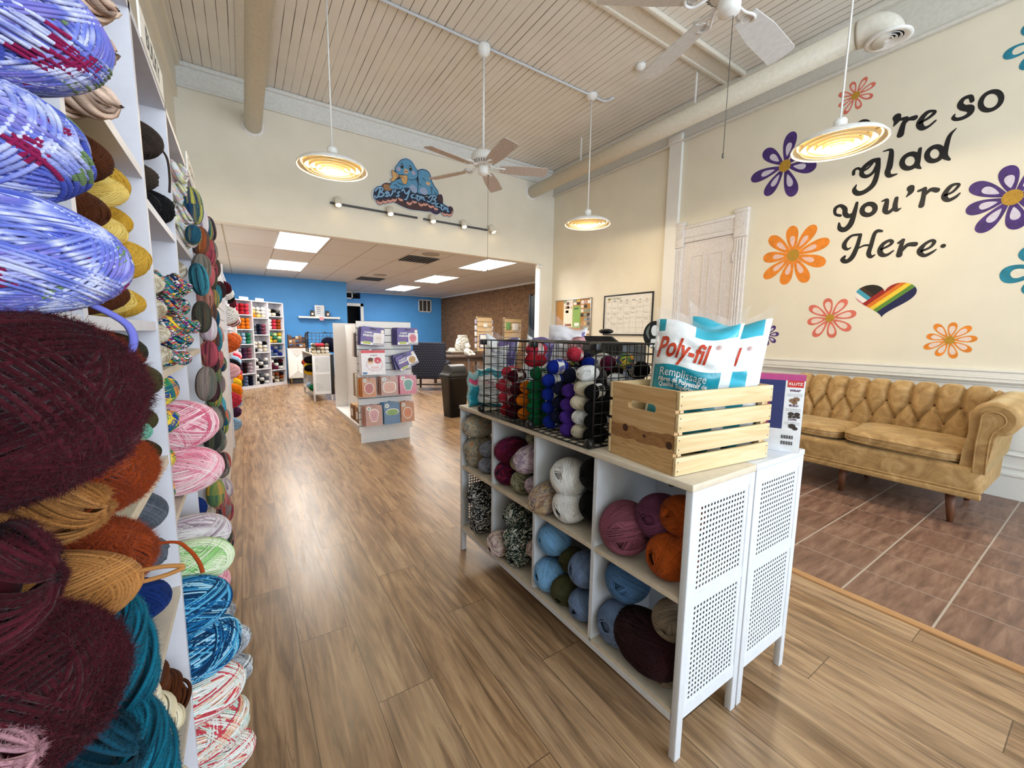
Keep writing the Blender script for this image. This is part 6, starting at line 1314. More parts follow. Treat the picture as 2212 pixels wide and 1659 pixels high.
n2=(math.cos(math.radians(48)),math.sin(math.radians(48))); ce=max(p[0]*n2[0]+p[1]*n2[1] for p in left_)
for (a,b,c) in ((0,.085,'#17120f'),(.085,.118,'#3a2015'),(.118,.155,'#3f9fb8'),(.155,.195,'#efeae2'),(.195,.5,'#dd8590')): hp(clip(clip(left_,n2,ce-a,-1),n2,ce-b),mat('heart_paint_'+c[1:],c,.55))
# ---------------------------------------------------------------- cork board and whiteboard calendar
cb=thing('cork_board','cork notice board in a silver frame covered with cards and flyers','board',(XR,5.40,1.285))
def cbp(u,v,d=.012): return (-d,u,v)
CW,CHt=1.01,.70
ALU=mat('aluminium','#b9b9b5',.35,metal=.9); CORK=mat('cork','#b98648',.9,noise=.25,nscale=120)
m=MB(); m.box(-.010,0,0,CW,0,CHt); put('cork_sheet',m,CORK,cb)
m=MB()
for a in ((0,.018,0,CHt),(CW-.018,CW,0,CHt),(0,CW,0,.018),(0,CW,CHt-.018,CHt)): m.rbox(-.022,0,a[0],a[1],a[2],a[3],.003,2)
put('board_frame',m,ALU,cb)
rg=random.Random(4); CC=['#f2efe6','#ece4d8','#e9d8d2','#3c3c3c','#8f9a88','#d8b25a','#f4f2ec','#caa6a2','#2b2b2e','#e8e8ea','#9c7048']
big=[(.50,.17,.26,.42,'#f0e6d2'),(.28,.16,.21,.40,'#8db35e')]
def pinned(u,v,w,h,c,nm='pinned_card'):
    m=MB(); m.box(-.013,-.0105,u,u+w,v,v+h); return put(nm,m,mat('card_'+c[1:],c,.7),cb)
o=pinned(*big[0],nm='flyer')
q=MB(); 
for k in range(3): disc(q,(.56+.06*k,.21),.03,.028,lambda u,v:(-.0137,u,v),n=14)
for k in range(4): disc(q,(.54+.055*k,.54),.012,.02,lambda u,v:(-.0137,u,v),n=10)
put('flyer_art',q,mat('flyer_brown','#8a4a2c',.6),o)
o=pinned(*big[1],nm='flyer'); q=MB(); q.add([(-.0137,.33,.50),(-.0137,.46,.50),(-.0137,.46,.53),(-.0137,.33,.53)],[(0,1,2,3)]); put('flyer_title',q,mat('flyer_green','#3c5c2c',.6),o)
q=MB(); q.add([(-.0137,.31,.19),(-.0137,.44,.19),(-.0137,.44,.25),(-.0137,.31,.25)],[(0,1,2,3)]); put('flyer_note',q,PAPER,o)
for i in range(8):
    for j in range(3):
        if rg.random()<.12: continue
        pinned(.03+.082*j+rg.uniform(0,.01),.05+.078*i,.07,.058,CC[rg.randrange(len(CC))])
for i in range(5):
    for j in range(2): pinned(.30+.095*i+rg.uniform(0,.01),.585-.0*j+.05*j-.0,.08,.044,CC[rg.randrange(len(CC))])
for z in (.34,.42,.50): pinned(.60+rg.uniform(0,.02),z+.10,.085,.05,CC[rg.randrange(len(CC))])
wb=thing('whiteboard_calendar','black-framed whiteboard calendar reading November beside the white pilaster','board',(XR,4.07,1.31))
WW,WH=1.02,.675
m=MB(); m.box(-.012,0,0,WW,0,WH); put('white_sheet',m,mat('whiteboard','#e9e6de',.3),wb)
m=MB()
for a in ((0,.022,0,WH),(WW-.022,WW,0,WH),(0,WW,0,.022),(0,WW,WH-.022,WH)): m.rbox(-.024,0,a[0],a[1],a[2],a[3],.004,2)
put('board_frame',m,BLACKP,wb)
wf=lambda u,v:(-.0128,WW-u,v)
GL=mat('calendar_grid','#8c8880',.6)
m=MB()
for k in range(8): u=.05+.131*k; m.box(-.0129,-.012,WW-u-.001,WW-u+.001,.04,.555)
for k in range(7): z=.04+.0858*k; m.box(-.0129,-.012,WW-.967,WW-.05,z-.001,z+.001)
put('grid_lines',m,GL,wb)
m=MB(); text_mesh('NOVEMBER',.052,lambda u,v:wf(.245+u,.606+v),m); put('month_lettering',m,mat('calendar_green','#5c6a2c',.6),wb)
m=MB(); m.add([wf(.085,.59),wf(.14,.59),wf(.14,.62),wf(.085,.62)],[(0,1,2,3)]); put('month_swatch',m,mat('calendar_olive','#8a8a2c',.6),wb)
for k,s in enumerate(('SUN','MON','TUES','WED','THUR','FRI','SAT')):
    m=MB(); text_mesh(s,.024,lambda u,v:wf(.115+.131*k+u,.568+v),m,bold=.0008); put('weekday_lettering',m,mat('calendar_orange','#c8773a',.6) if k in(0,6) else mat('calendar_blue','#24506a',.6),wb)
m=MB(); m2=MB(); d=1
for r_ in range(6):
    for c_ in range(7):
        if r_==0 and c_<2: continue
        if d>30: break
        text_mesh(str(d),.018,lambda u,v:wf(.066+.131*c_+u,.538-.0858*r_+v),m); d+=1
        if (r_*7+c_)%3!=1:
            for q in range(1+(r_+c_)%2):
                z=.532-.0858*r_-.02*q; m2.add([wf(.082+.131*c_,z),wf(.15+.131*c_+.01*((c_*3+r_)%3),z),wf(.15+.131*c_,z+.004),wf(.082+.131*c_,z+.005)],[(0,1,2,3)])
put('date_lettering',m,INK,wb); put('handwritten_lettering',m2,mat('marker_brown','#6b3a2c',.6),wb)
# ---------------------------------------------------------------- slatwall gondola with craft kits
SLW=mat('slatwall_white','#ecebea',.4,noise=.02); GROOVE=mat('slat_groove','#4a443c',.7)
gd=thing('gondola_display','white H-shaped slatwall gondola hung with craft kits','display',(0,0,0))
GY0=4.86; gx0,gx1=1.067,1.703
def slat_end(x0,x1,y,side,z0,z1,n,nm):
    m=MB(); m.box(x0,x1,y,y+.016,z0,z1); p=put(nm,m,GROOVE,gd)
    m=MB(); h=(z1-z0)/n
    for k in range(n):
        a=z0+h*k+(.004 if k else 0); b=z0+h*(k+1)-.004
        m.box(x0-.001,x1+.001,y-.006 if side<0 else y+.016,y if side<0 else y+.022,a,b)
    put('slat',m,SLW,p)
slat_end(gx0,gx1,GY0,-1,.125,1.433,16,'end_panel')
m=MB(); m.box(gx0+.018,gx1-.03,GY0-.0,GY0+.02,0,.125); put('kick_board',m,SLW,gd)
m=MB(); m.box(1.195,1.60,7.05,7.07,.0,1.445); put('far_panel',m,SLW,gd)
m=MB(); m.box(1.375,1.395,GY0+.022,7.05,.08,1.42); put('spine_panel',m,SLW,gd)
m=MB(); m.box(1.19,1.375,GY0+.022,7.05,.05,.085); m.box(1.395,1.58,GY0+.022,7.05,.05,.085); m.box(1.195,1.575,GY0+.022,7.05,0,.05); put('base_deck',m,SLW,gd)
KP=mat('kit_purple','#5b4a94',.35); KP2=mat('kit_dark_purple','#3d3270',.35); KW=mat('kit_white','#eceaf0',.35); KL=mat('kit_lime','#b5c256',.4); KR=mat('kit_red','#d0383f',.35); KB=mat('kit_blue','#3f7fb5',.35)
def hook(x,z,L=.16):
    m=MB(); m.tube([(x,GY0-.004,z),(x,GY0-L,z-.004),(x,GY0-L-.012,z+.012)],.0028,6); m.box(x-.015,x+.015,GY0-.010,GY0-.005,z-.015,z+.02); put('peg_hook',m,CHROME,gd)
def kit(label,x0,x1,z0,z1,y,tilt,bodym,deco,dep=.028,window=True,name='craft_kit',group='boxed craft kits on the gondola end'):
    w,h=x1-x0,z1-z0
    t=thing(name,label,'craft kit',((x0+x1)/2,y,z1-.02),rot=(-.06,tilt,0),group=group)
    P=lambda u,v,d=.0006:((u-.5)*w,-d,(v-1)*h+.02)
    m=MB()
    m.prism([(0,0),(1,0),(1,.88),(.94,1),(.06,1),(0,.88)],lambda u,v,d:((u-.5)*w,d,(v-1)*h+.02),0,dep); put('carton',m,bodym,t)
    deco(t,P); return t
def pq(t,nm,mm,P,u0,u1,v0,v1,d=.0008):
    m=MB(); m.add([P(u0,v0,d),P(u1,v0,d),P(u1,v1,d),P(u0,v1,d)],[(0,1,2,3)]); return put(nm,m,mm,t)
def pt(t,s,size,P,u,v,mm,w,h,d=.0016,bold=.0006):
    m=MB(); text_mesh(s,size,lambda a,b:P(u+a/w,v+b/h,d),m,bold=bold); put('printed_text',m,mm,t)
def pd(t,nm,mm,P,c,rx,ry,d=.0014,w=1,h=1):
    m=MB(); disc(m,c,rx,ry,lambda u,v:P(u,v,d),n=24); return put(nm,m,mm,t)
def deco_yummy(w,h,blob):
    def f(t,P):
        pq(t,'white_panel',KW,P,.52,.99,.02,.70); pq(t,'white_foot',KW,P,.01,.99,.02,.16)
        pq(t,'hang_slot',BLACKP,P,.36,.62,.86,.92); pq(t,'lime_tab',KL,P,.10,.42,.06,.20,.0012)
        pt(t,'YUMMY',.026,P,.30,.68,WHT_T,w,h); pt(t,'FRIENDS',.032,P,.32,.52,WHT_T,w,h,bold=.001); pt(t,'crochet kit',.013,P,.30,.36,PNK,w,h)
        pd(t,'toy_picture',blob,P,(.74,.40),.17,.24); pd(t,'toy_eye',INK,P,(.69,.42),.014,.02,.0024); pd(t,'toy_eye',INK,P,(.79,.42),.014,.02,.0024); pd(t,'round_badge',PAPER,P,(.90,.80),.08,.10,.0014)
    return f
BLOBS=[mat('toy_white','#e8e2e2',.6),mat('toy_pink','#d98a9c',.6),mat('toy_cookie','#c9a67a',.6)]
KITS=[('purple boxed craft kit, upper left stack on the gondola end',1.095,1.355,1.155,1.362,.10,BLOBS[0],3),('purple boxed craft kit, upper right stack on the gondola end',1.495,1.748,1.16,1.362,.0,BLOBS[1],4),('tilted purple boxed craft kit in the second row on the gondola end',1.455,1.705,.885,1.06,-.42,BLOBS[2],3)]
for lab,x0,x1,z0,z1,tl,bl,n in KITS:
    hook((x0+x1)/2,z1-.02,.15)
    for k in range(n):
        y=GY0-.135+.034*k
        ll=lab if k==0 else lab.replace('purple boxed craft kit','purple kit %s behind the front'%['','first','second','third'][k]).replace(' on the gondola end','')
        kit(ll,x0-.010*k,x1-.010*k,z0,z1,y,tl*(1-.5*(k>0)),KP if k==0 else KP2,deco_yummy(x1-x0,z1-z0,bl) if k==0 else (lambda t,P:None))
def deco_red(t,P):
    w,h=.265,.28
    pq(t,'red_band',KR,P,0,1,.88,1.0); pd(t,'burger_bun',mat('kit_brown','#5a3524',.5),P,(.38,.62),.11,.075); pq(t,'burger_layer',mat('kit_tan','#c98a5a',.5),P,.27,.49,.50,.57); pq(t,'burger_base',mat('kit_cream','#ecd9c0',.5),P,.28,.48,.42,.50)
    pd(t,'donut',KR,P,(.68,.58),.15,.13); pd(t,'donut_hole',KW,P,(.68,.55),.03,.03,.0022)
    m=MB(); ring(m,(.55,.42),.34,.26,.006,lambda u,v:P(u,v,.0014),n=40); put('circle_line',m,PNK,t); pq(t,'blue_tab',KB,P,.04,.22,.03,.11); pq(t,'pink_shade',mat('kit_blush','#e9cdd0',.5),P,.40,.72,.24,.34)
    pt(t,'Crochet Kit',.016,P,.52,.79,mat('grey_ink','#6a6a70',.5),w,h)
hook(1.215,1.085,.15)
kit('square white craft kit with red top on the gondola end',1.083,1.348,.822,1.103,GY0-.13,.0,KW,deco_red,dep=.05)
kit('white craft kit hanging behind the red-topped one on the gondola end',1.076,1.34,.825,1.10,GY0-.075,.0,KW,lambda t,P:None,dep=.05)
BAGC=dict(orange='#c8792c',rose='#b9836f',pinkk='#d46a86',blush='#c58f80',bluek='#2f6f9f',amber='#c07a45')
def deco_bag(art,artc,w,h):
    def f(t,P):
        pd(t,'heart_badge',PAPER,P,(.20,.86),.13,.10); pd(t,'badge_dot',mat('badge_teal','#7fb0a8',.5),P,(.20,.86),.06,.05,.0022)
        m=MB()
        pts={'round':[(.5+.30*math.cos(a),.45+.26*math.sin(a)) for a in [2*PI*k/20 for k in range(20)]],'cone':[(.5+.26*math.cos(a),.58+.20*math.sin(a)) for a in [PI*k/10 for k in range(11)]]+[(.36,.22),(.64,.22)],
             'wide':[(.5+.34*math.copysign(abs(math.cos(a))**.6,math.cos(a)),.42+.26*math.copysign(abs(math.sin(a))**.6,math.sin(a))) for a in [2*PI*k/24 for k in range(24)]],'pod':[(.52+.36*math.cos(a),.55+.14*math.sin(a)) for a in [2*PI*k/20 for k in range(20)]]}[art]
        m.add([P(.5+(u-.5)*1.16,.44+(v-.44)*1.16,.0010) for u,v in pts],[tuple(range(len(pts)))]); put('sticker_edge',m,PAPER,t)
        m=MB(); m.add([P(u,v,.0016) for u,v in pts],[tuple(range(len(pts)))]); put('sticker_art',m,artc,t)
        for s in (-1,1): pd(t,'art_eye',INK,P,(.5+.10*s,.50),.022,.018,.0022)
        m=MB(); stroke(m,[(.45,.43),(.5,.41),(.55,.43)],.008,lambda u,v:P(u,v,.0022)); put('art_mouth',m,INK,t)
        m=MB(); m.add([P(-.02,-.02,.006),P(1.02,-.02,.006),P(1.02,1.03,.006),P(-.02,1.03,.006)],[(0,1,2,3)]); put('clear_sleeve',m,FILM,t)
    return f
BG=[('orange',1.086,1.243,.565,.785,'round','#b4362a','orange backed felt kit, left of the middle row'),('rose',1.300,1.495,.575,.790,'wide','#d79a84','rose backed felt kit, centre of the middle row'),('pinkk',1.520,1.725,.570,.792,'cone','#4f9a94','pink backed felt kit with a teal cone, right of the middle row'),
('blush',1.115,1.305,.225,.460,'cone','#dba0a8','blush backed felt kit with a cupcake, left of the bottom row'),('bluek',1.325,1.515,.222,.478,'pod','#79a83c','blue backed felt kit with green peas, centre of the bottom row'),('amber',1.528,1.692,.232,.472,'round','#d9793c','amber backed felt kit, right of the bottom row')]
for nm,x0,x1,z0,z1,art,ac,lab in BG:
    hook((x0+x1)/2,z1-.015,.13); bm_=mat('kit_card_'+nm,BAGC[nm],.4,noise=.12)
    for k in range(3):
        ll=lab+' on the gondola' if k==0 else lab.replace('felt kit','kit %s behind the front'%['','first','second'][k])
        kit(ll,x0-.014*k,x1-.014*k,z0,z1,GY0-.115+.036*k,0,bm_,deco_bag(art,mat('art_'+ac[1:],ac,.5),x1-x0,z1-z0) if k==0 else (lambda t,P:None),dep=.012,name='felt_kit',group='bagged felt kits on the gondola end')
# packages on the gondola's side and brown boxes on its deck
SIDEC=['#e6dfd0','#2a2a2e','#efe9df','#8c7a64','#e0d9ca','#5a2d3a','#d9d2c2','#bfae96','#ece6da','#3b3540']
NT5=['nearest','second','third','fourth','farthest']
for r_,z in enumerate((1.30,.76)):
    for k in range(5):
        y=5.10+.16*k; m=MB(); m.tube([(1.374,y,z),(1.22,y,z-.01),(1.21,y,z+.01)],.003,6); put('peg_hook',m,CHROME,gd)
        t=thing('pattern_packet','hanging packet on the gondola side, %s in the %s row'%(NT5[k],'upper' if r_==0 else 'lower'),'packet',(1.262-.01*(k%2),y,z-.02),group='packets on the gondola side')
        for q in range(3):
            m=MB(); m.rbox(-.05+.036*q,-.035+.036*q,-.055,.055,-.30+.02*q,.012,.002,2); put('packet_card',m,mat('packet_%d'%((k*3+q+r_)%10),SIDEC[(k*3+q+r_)%10],.5),t)
KRAFT=mat('kraft_box','#8a6442',.7)
for k in range(4):
    t=thing('kraft_box','brown kraft box on the gondola deck, %s'%['nearest','second','third','fourth'][k],'box',(1.285,5.02+.30*k,.086),group='brown boxes on the gondola deck')
    m=MB(); m.rbox(-.075,.075,-.11,.11,0,.24-.01*k,.003,2); put('carton',m,KRAFT,t); m=MB(); m.box(-.076,-.0745,-.05,.05,.05,.15); put('box_label',m,PAPER,t); m=MB(); m.box(-.072,.072,-.11,.112,.241-.01*k,.244-.01*k); put('lid_flap',m,pine('kraft_top','#b58a5c','#c49a6c','#cfa87c'),t)
# ---------------------------------------------------------------- second display cabinet behind
cabC=display_cabinet('white yarn display cabinet standing beyond the gondola',1.025,1.36,[8.29,8.67,9.05,9.43,9.81],h=.895)
for i,(c,y,z,tx) in enumerate((('blackb',8.42,.78,'black'),('yellow',8.46,.66,'upper yellow'),('blackb',8.40,.62,'lower black'),('yellow',8.44,.56,'lower yellow'),('plum',8.75,.70,'plum'),('white',8.80,.62,'white'),('green',8.45,.25,'green'),('skyb',8.8,.25,'light blue'),('coral',9.2,.66,'coral'),('orust',9.5,.66,'rust'))):
    yarn('skL',Y_[c],(1.02 if i<4 else 1.09,y,z),.068,'%s yarn skein poking out of the cabinet beyond the gondola'%tx if i<4 else '%s yarn skein in the cabinet beyond the gondola'%tx,rot=(i,0,0),group='yarn in the cabinet beyond the gondola')
sm=['ecru','taupe','white','mauve','ecru','sage','white','taupe','blackb']
k=0
for zi in range(3):
    for xi in range(4):
        for yi in range(2):
            c='coral' if zi==2 and xi in(1,2) else sm[(zi*5+xi*2+yi)%9]; k+=1
            yarn('skK',Y_[c],(1.07+.075*xi,8.36+.14*yi,.895+.036+.062*zi),.033,'small skein heaped on the far cabinet, %s column, %s layer, %s row'%(['first','second','third','fourth'][xi],['bottom','middle','top'][zi],['front','rear'][yi]),rot=(k,0,PI/2),group='small skeins heaped on the far cabinet')
t=thing('wire_rack','black wire grid rack on the cabinet beyond the gondola','rack',(0,0,0))
m=MB(); wire_panel(m,(1.05,8.95,.90),(1,0,0),(0,0,1),.62,.38,9,6,.004,.007); wire_panel(m,(1.05,8.95,.90),(0,1,0),(0,0,1),.4,.38,5,6,.004,.007); put('wire_panel',m,BLACK,t)
m=MB()
for x in (1.05,1.36,1.67):
    m.ell((x,8.95,1.29),.02,.02,.02,10,6)
put('connector',m,BLACKP,t)
yarn('skK',Y_['dnavy'],(1.42,8.6,1.05),.13,'dark navy yarn ball on the rack end beyond the gondola',rot=(1,.4,.6),name='yarn_ball')
t=thing('wire_basket','black wire basket hung on the cabinet end beyond the gondola','basket',(1.40,8.27,.5)); m=MB(); 
for z in (0,.06,.12,.18): m.tube([(-.03,-.12,z),(.10,-.12,z),(.10,-.01,z),(-.03,-.01,z)],.003,5,closed=True)
for x in (-.03,.0,.03,.06,.10): m.tube([(x,-.12,0),(x,-.12,.18)],.003,5)
put('basket_wires',m,BLACK,t)
m=MB(); m.rbox(1.33,1.36+.03,8.262,8.268,.12,.88,.002,2); tag(put('grid_strip',m,BLACK),'black vertical grid strip at the far cabinet end','strip')
# ---------------------------------------------------------------- corner shelf, wall shelf, sideboard
A=np.array([-.133,10.669]); B=np.array([.828,11.499]); u=(B-A)/np.linalg.norm(B-A); Lh=float(np.linalg.norm(B-A)); CA=math.atan2(u[1],u[0])
cs=thing('corner_bookcase','white three-column bookcase of small skeins set across the far corner','shelf',(A[0],A[1],0),CA)
COLX=[0,.414,.836,Lh]; CLV=[[1.66,1.34,1.01,.68,.35,.06],[1.605,1.22,.817,.43,.06],[1.66,1.345,1.02,.70,.376,.06]]
for x in COLX:
    m=MB(); m.box(x-.010,x+.010,0,.30,0,1.985); put('upright',m,SHELFW,cs)
m=MB(); m.box(0,Lh,0,.30,1.965,1.985); put('top_board',m,SHELFW,cs); m=MB(); m.box(0,Lh,.29,.30,.05,1.97); put('back_panel',m,SHELFW,cs); m=MB(); m.box(0.01,Lh-.01,.004,.02,0,.045); put('plinth',m,SHELFW,cs)
for c in range(3):
    for z in CLV[c]: m=MB(); m.box(COLX[c]+.0105,COLX[c+1]-.0105,.002,.29,z-.018,z); put('shelf_board',m,SHELFW,cs)
for k,(x,tx) in enumerate(((.22,'SPORT WEIGHT'),(.62,'WORSTED'))):
    t=thing('shelf_sign','small white sign on the corner bookcase top, %s column'%['left','middle'][k],'sign',(A[0]+u[0]*x,A[1]+u[1]*x,1.985),CA); m=MB(); m.box(-.11,.11,-.004,0,-.002,.06); put('sign_card',m,PAPER,t); m=MB(); text_mesh(tx,.026,lambda a,b:(a,-.0048,.03+b),m); put('lettering',m,DARKG,t)
CELLC={(0,0):['coral','red','coral','mauve'],(0,1):['coralor','orange','orange','yellow','lgold'],(0,2):['sea','skyb','grn','lblu'],(0,3):['lilgr','plum','mauve','lavp'],(0,4):['plum','maroonb','lavp','taupe'],(0,5):['blackb','blgr','dnavy','gry'],
(1,0):['orange','lgold','ecru','white','white'],(1,1):['gry','dnavy','mauve','ecru','white'],(1,2):['blackb','white','ecru','white'],(1,3):['white','blackb','white','gry'],(1,4):['white','blackb','white','gry'],
(2,0):['white','ecru','blackb','zebra'],(2,1):['white','coral','orust','coral'],(2,2):['yellow','gold','grn','grn5'],(2,3):['denim','blgr','blue','lilgr'],(2,4):['maroon','wine','white','blackb'],(2,5):['dbrown','ecru','taupe','orust']}
CN2=dict(CN); CN2.update(CGN); CN2.update(CNAM); CN2.update(NAMES); CN2.update(red='red',blue='blue',dnavy='navy',gold='gold',ecru='ecru',purple='purple',maroonb='blackish maroon')
colw=['left','middle','right']; roww=['top','second','third','fourth','fifth','bottom']; stw=['leftmost','second','third']
for (c,r_),pal in CELLC.items():
    z0=CLV[c][r_]; top=1.965 if r_==0 else CLV[c][r_-1]-.02; w=COLX[c+1]-COLX[c]-.03
    for s in range(3):
        nl=3 if (c,r_) not in ((2,0),) else 2
        for l in range(nl):
            rr=.043 if top-z0>.29 else .040
            col=pal[(s if c==0 or r_==1 else s+l)%len(pal)]
            lx=COLX[c]+.025+w*(s+.5)/3; ly=.10; p=A+u*lx+np.array([-u[1],u[0]])*ly
            yarn('skK' if (s+l)%2 else 'skL',Y_[col],(p[0],p[1],z0+rr+l*rr*1.86),rr,'%s skein, %s stack, %s up, %s column, %s shelf, corner bookcase'%(CN2[col],stw[s],['lowest','second','third'][l],colw[c],roww[r_]),rot=(RNG.uniform(0,6),0,CA+PI/2),group='small skeins in the corner bookcase',stretch=.9,name='mini_skein')
t=thing('floating_shelf','white floating shelf with jars on the blue wall','shelf',(1.22,12.28,1.66)); m=MB(); m.rbox(0,1.02,-.22,0,0,.05,.004,2); put('shelf_board',m,WHITE,t)
m=MB(); m.box(.50,.60,-.224,-.221,-.05,.04); tag(put('pink_notice',m,mat('pink_notice','#e2a0b0',.6)),'small pink notice taped to the floating shelf edge','notice'); bpy.data.objects['pink_notice'].location=(1.22,12.28,1.66)
for k,(x,lab) in enumerate(((.34,'dark jar of notions left of the framed print'),(.72,'dark jar of notions right of the framed print'))):
    t=thing('jar',lab,'jar',(1.22+x,12.16,1.711)); m=MB(); m.lathe([(0,0),(.05,0),(.055,.02),(.055,.11),(.04,.13),(.04,.145)],n=20); put('jar_body',m,mat('jar_brown','#54463c',.3),t); m=MB(); m.lathe([(0,.16),(.046,.16),(.046,.145)],n=20); put('lid',m,BLACKP,t); m=MB(); m.box(-.025,.025,-.058,-.054,.04,.09); put('jar_label',m,PAPER,t)
t=thing('framed_print','white framed notice standing on the floating shelf','frame',(1.22+.53,12.20,1.711),rot=(-.08,0,0)); m=MB(); m.rbox(-.12,.12,0,.012,0,.31,.003,2); put('frame',m,WHITE,t); m=MB(); m.box(-.10,.10,-.001,0,.02,.29); put('print_sheet',m,mat('pale_print','#dfe3ea',.5),t)
m=MB()
for k in range(4): m.box(-.07,.02,-.002,-.001,.08+.05*k,.10+.05*k)
put('print_lines',m,mat('print_grey','#8a93a6',.6),t)
t=thing('sideboard','white sideboard cabinet with raised diamond doors by the blue wall','sideboard',(.87,11.36,0))
m=MB(); m.rbox(0,.80,0,.40,.14,.885,.006,2); put('body',m,WHITE,t)
for d in range(2):
    x0=.012+.39*d; m=MB(); m.box(x0,x0+.385,-.016,0,.155,.872)
    cx,w,z0,z1=x0+.1925,.385,.155,.872
    pts=[(x0,z0),(x0+w,z0),(x0+w,z1),(x0,z1)]; e=[(cx,z0+.19),(cx,z1-.19)]
    y=-.018
    for a,b in ((pts[0],e[0]),(pts[1],e[0]),(e[0],e[1]),(pts[2],e[1]),(pts[3],e[1])): m.tube([(a[0],y,a[1]),(b[0],y,b[1])],.006,5)
    o=put('door',m,WHITE,t)
    m=MB(); m.add([(x0,-.0165,z0),(x0+w,-.0165,z0),(cx,-.0165,z0+.19)],[(0,1,2)]); m.add([(x0,-.0165,z1),(cx,-.0165,z1-.19),(x0+w,-.0165,z1)],[(0,1,2)]); put('door_inlay',m,mat('inlay_grey','#d2d1cf',.5),o)
for x in (.06,.74):
    for y in (.05,.35): m=MB(); m.cyl((x,y,0),(x,y,.14),.012,10,r2=.016); put('leg',m,mat('brass_leg','#b89a5c',.35,metal=.6),t)
t=thing('notions_rack','dark tiered rack of notions on top of the white sideboard','rack',(.90,11.40,.886))
for k in range(3):
    m=MB(); m.box(0,.40,.05*k,.05*k+.14,.10*k,.10*k+.035); o=put('tier',m,pine('rack_wood','#5a3a22','#754c2c','#8a5f3a'),t)
    for q in range(5): m=MB(); m.rbox(.02+.075*q,.085+.075*q,.05*k+.02,.05*k+.10,.10*k+.036,.10*k+.08+.02*((q+k)%3),.004,2); put('notion_packet',m,mat('notion_%d'%((q*2+k)%5),['#3a2a3a','#c9b9a0','#57403a','#8f6a4a','#2c2630'][(q*2+k)%5],.5),o)
m=MB()
for x in (0,.39):  m.box(x,x+.012,0,.26,0,.34)
put('side_board',m,pine('rack_wood','#5a3a22','#754c2c','#8a5f3a'),t)
# air grille on the blue back wall
t=thing('wall_grille','white three-bay air grille high on the blue back wall','vent',(5.53,14.85,2.10)); m=MB()
for a in ((0,.50,0,.03),(0,.50,.43,.46),(0,.03,0,.46),(.47,.50,0,.46),(.155,.175,0,.46),(.32,.34,0,.46)): m.box(a[0],a[1],-.03,0,a[2],a[3])
put('grille_frame',m,WHITE,t); m=MB(); m.box(.02,.48,-.008,-.001,.02,.44); put('dark_opening',m,mat('grille_dark','#3a3733',.7),t)
# ---------------------------------------------------------------- wing chair, bin, table
DOT=NT('navy_dotted'); _c=DOT.coord('Object'); _x,_y,_z=DOT.sep(_c); _u=DOT.math('ADD',DOT.math('MULTIPLY',_x,18.0),50.0); _v=DOT.math('ADD',DOT.math('MULTIPLY',_z,18.0),50.0)
_a=DOT.math('SUBTRACT',DOT.math('FRACT',DOT.math('ADD',_u,DOT.math('MULTIPLY',DOT.math('FLOOR',_v),.5))),.5); _b=DOT.math('SUBTRACT',DOT.math('FRACT',_v),.5)
_d=DOT.math('LESS_THAN',DOT.math('ADD',DOT.math('MULTIPLY',_a,_a),DOT.math('MULTIPLY',_b,_b)),.022); DOT.set(DOT.mix(_d,rgb('#0c0f20'),rgb('#545a78')),.8); DOT=DOT.m
ch=thing('wing_chair','dark navy dotted wing chair seen from behind','chair',(3.48,8.72,0),math.radians(-32))
m=MB(); m.rbox(-.36,.36,-.06,.06,.28,1.10,.04,3); put('backrest',m,DOT,ch); m=MB(); m.rbox(-.34,.34,.0,.62,.26,.50,.05,3); put('seat',m,DOT,ch)
for s in (-1,1):
    m=MB(); m.rbox(min(s*.29,s*.40),max(s*.29,s*.40),-.02,.60,.40,.66,.04,3); put('armrest',m,DOT,ch); m=MB(); m.prism([(-.02,.62),(.22,.66),(.18,1.02),(.02,1.09)],lambda u_,v_,d:(s*(.33+d),u_,v_),-.03,.03); put('wing',m,DOT,ch)
    for y in (-.02,.56): m=MB(); m.cyl((s*.31,y,0),(s*.31,y,.28),.022,8,r2=.03); put('leg',m,mat('dark_leg','#1d130d',.5),ch)
m=MB(); m.box(-.30,.30,-.01,.01,.12,.15); put('stretcher',m,mat('dark_leg','#1d130d',.5),ch)
tb=thing('trash_can','tall black swing-lid trash can beyond the yarn cabinet','bin',(2.74,5.80,0),math.radians(8))
def rr(w,d,z,r=.05,n=5):
    out=[]
    for cx,cy,a0 in ((w/2-r,d/2-r,0),(-w/2+r,d/2-r,PI/2),(-w/2+r,-d/2+r,PI),(w/2-r,-d/2+r,3*PI/2)):
        for k in range(n+1): a=a0+PI/2*k/n; out.append((cx+r*math.cos(a),cy+r*math.sin(a),z))
    return out
def loft(m,secs,cap=True):
    n=len(secs[0]); o=len(m.v)
    vs=[p for s in secs for p in s]; fs=[(i*n+j,i*n+(j+1)%n,(i+1)*n+(j+1)%n,(i+1)*n+j) for i in range(len(secs)-1) for j in range(n)]
    if cap: fs+= [tuple(range(n))[::-1],tuple((len(secs)-1)*n+j for j in range(n))]
    m.add(vs,fs,True)
m=MB(); loft(m,[rr(.30,.24,0),rr(.37,.30,.60),rr(.40,.33,.605),rr(.40,.33,.635)]); put('bin_body',m,BLACKP,tb)
m=MB(); loft(m,[rr(.41,.34,.636),rr(.41,.34,.665),rr(.37,.30,.69),rr(.30,.26,.72)]); put('lid_collar',m,BLACKP,tb)
m=MB(); pts=[(-.13,.70)]+[(.13*math.cos(a),.70+.125*math.sin(a)) for a in [PI-PI*k/14 for k in range(15)]]; m.prism(pts,lambda u_,v_,d:(d,u_,v_),-.14,.14); put('swing_lid',m,mat('lid_grey_black','#26282a',.4),tb)
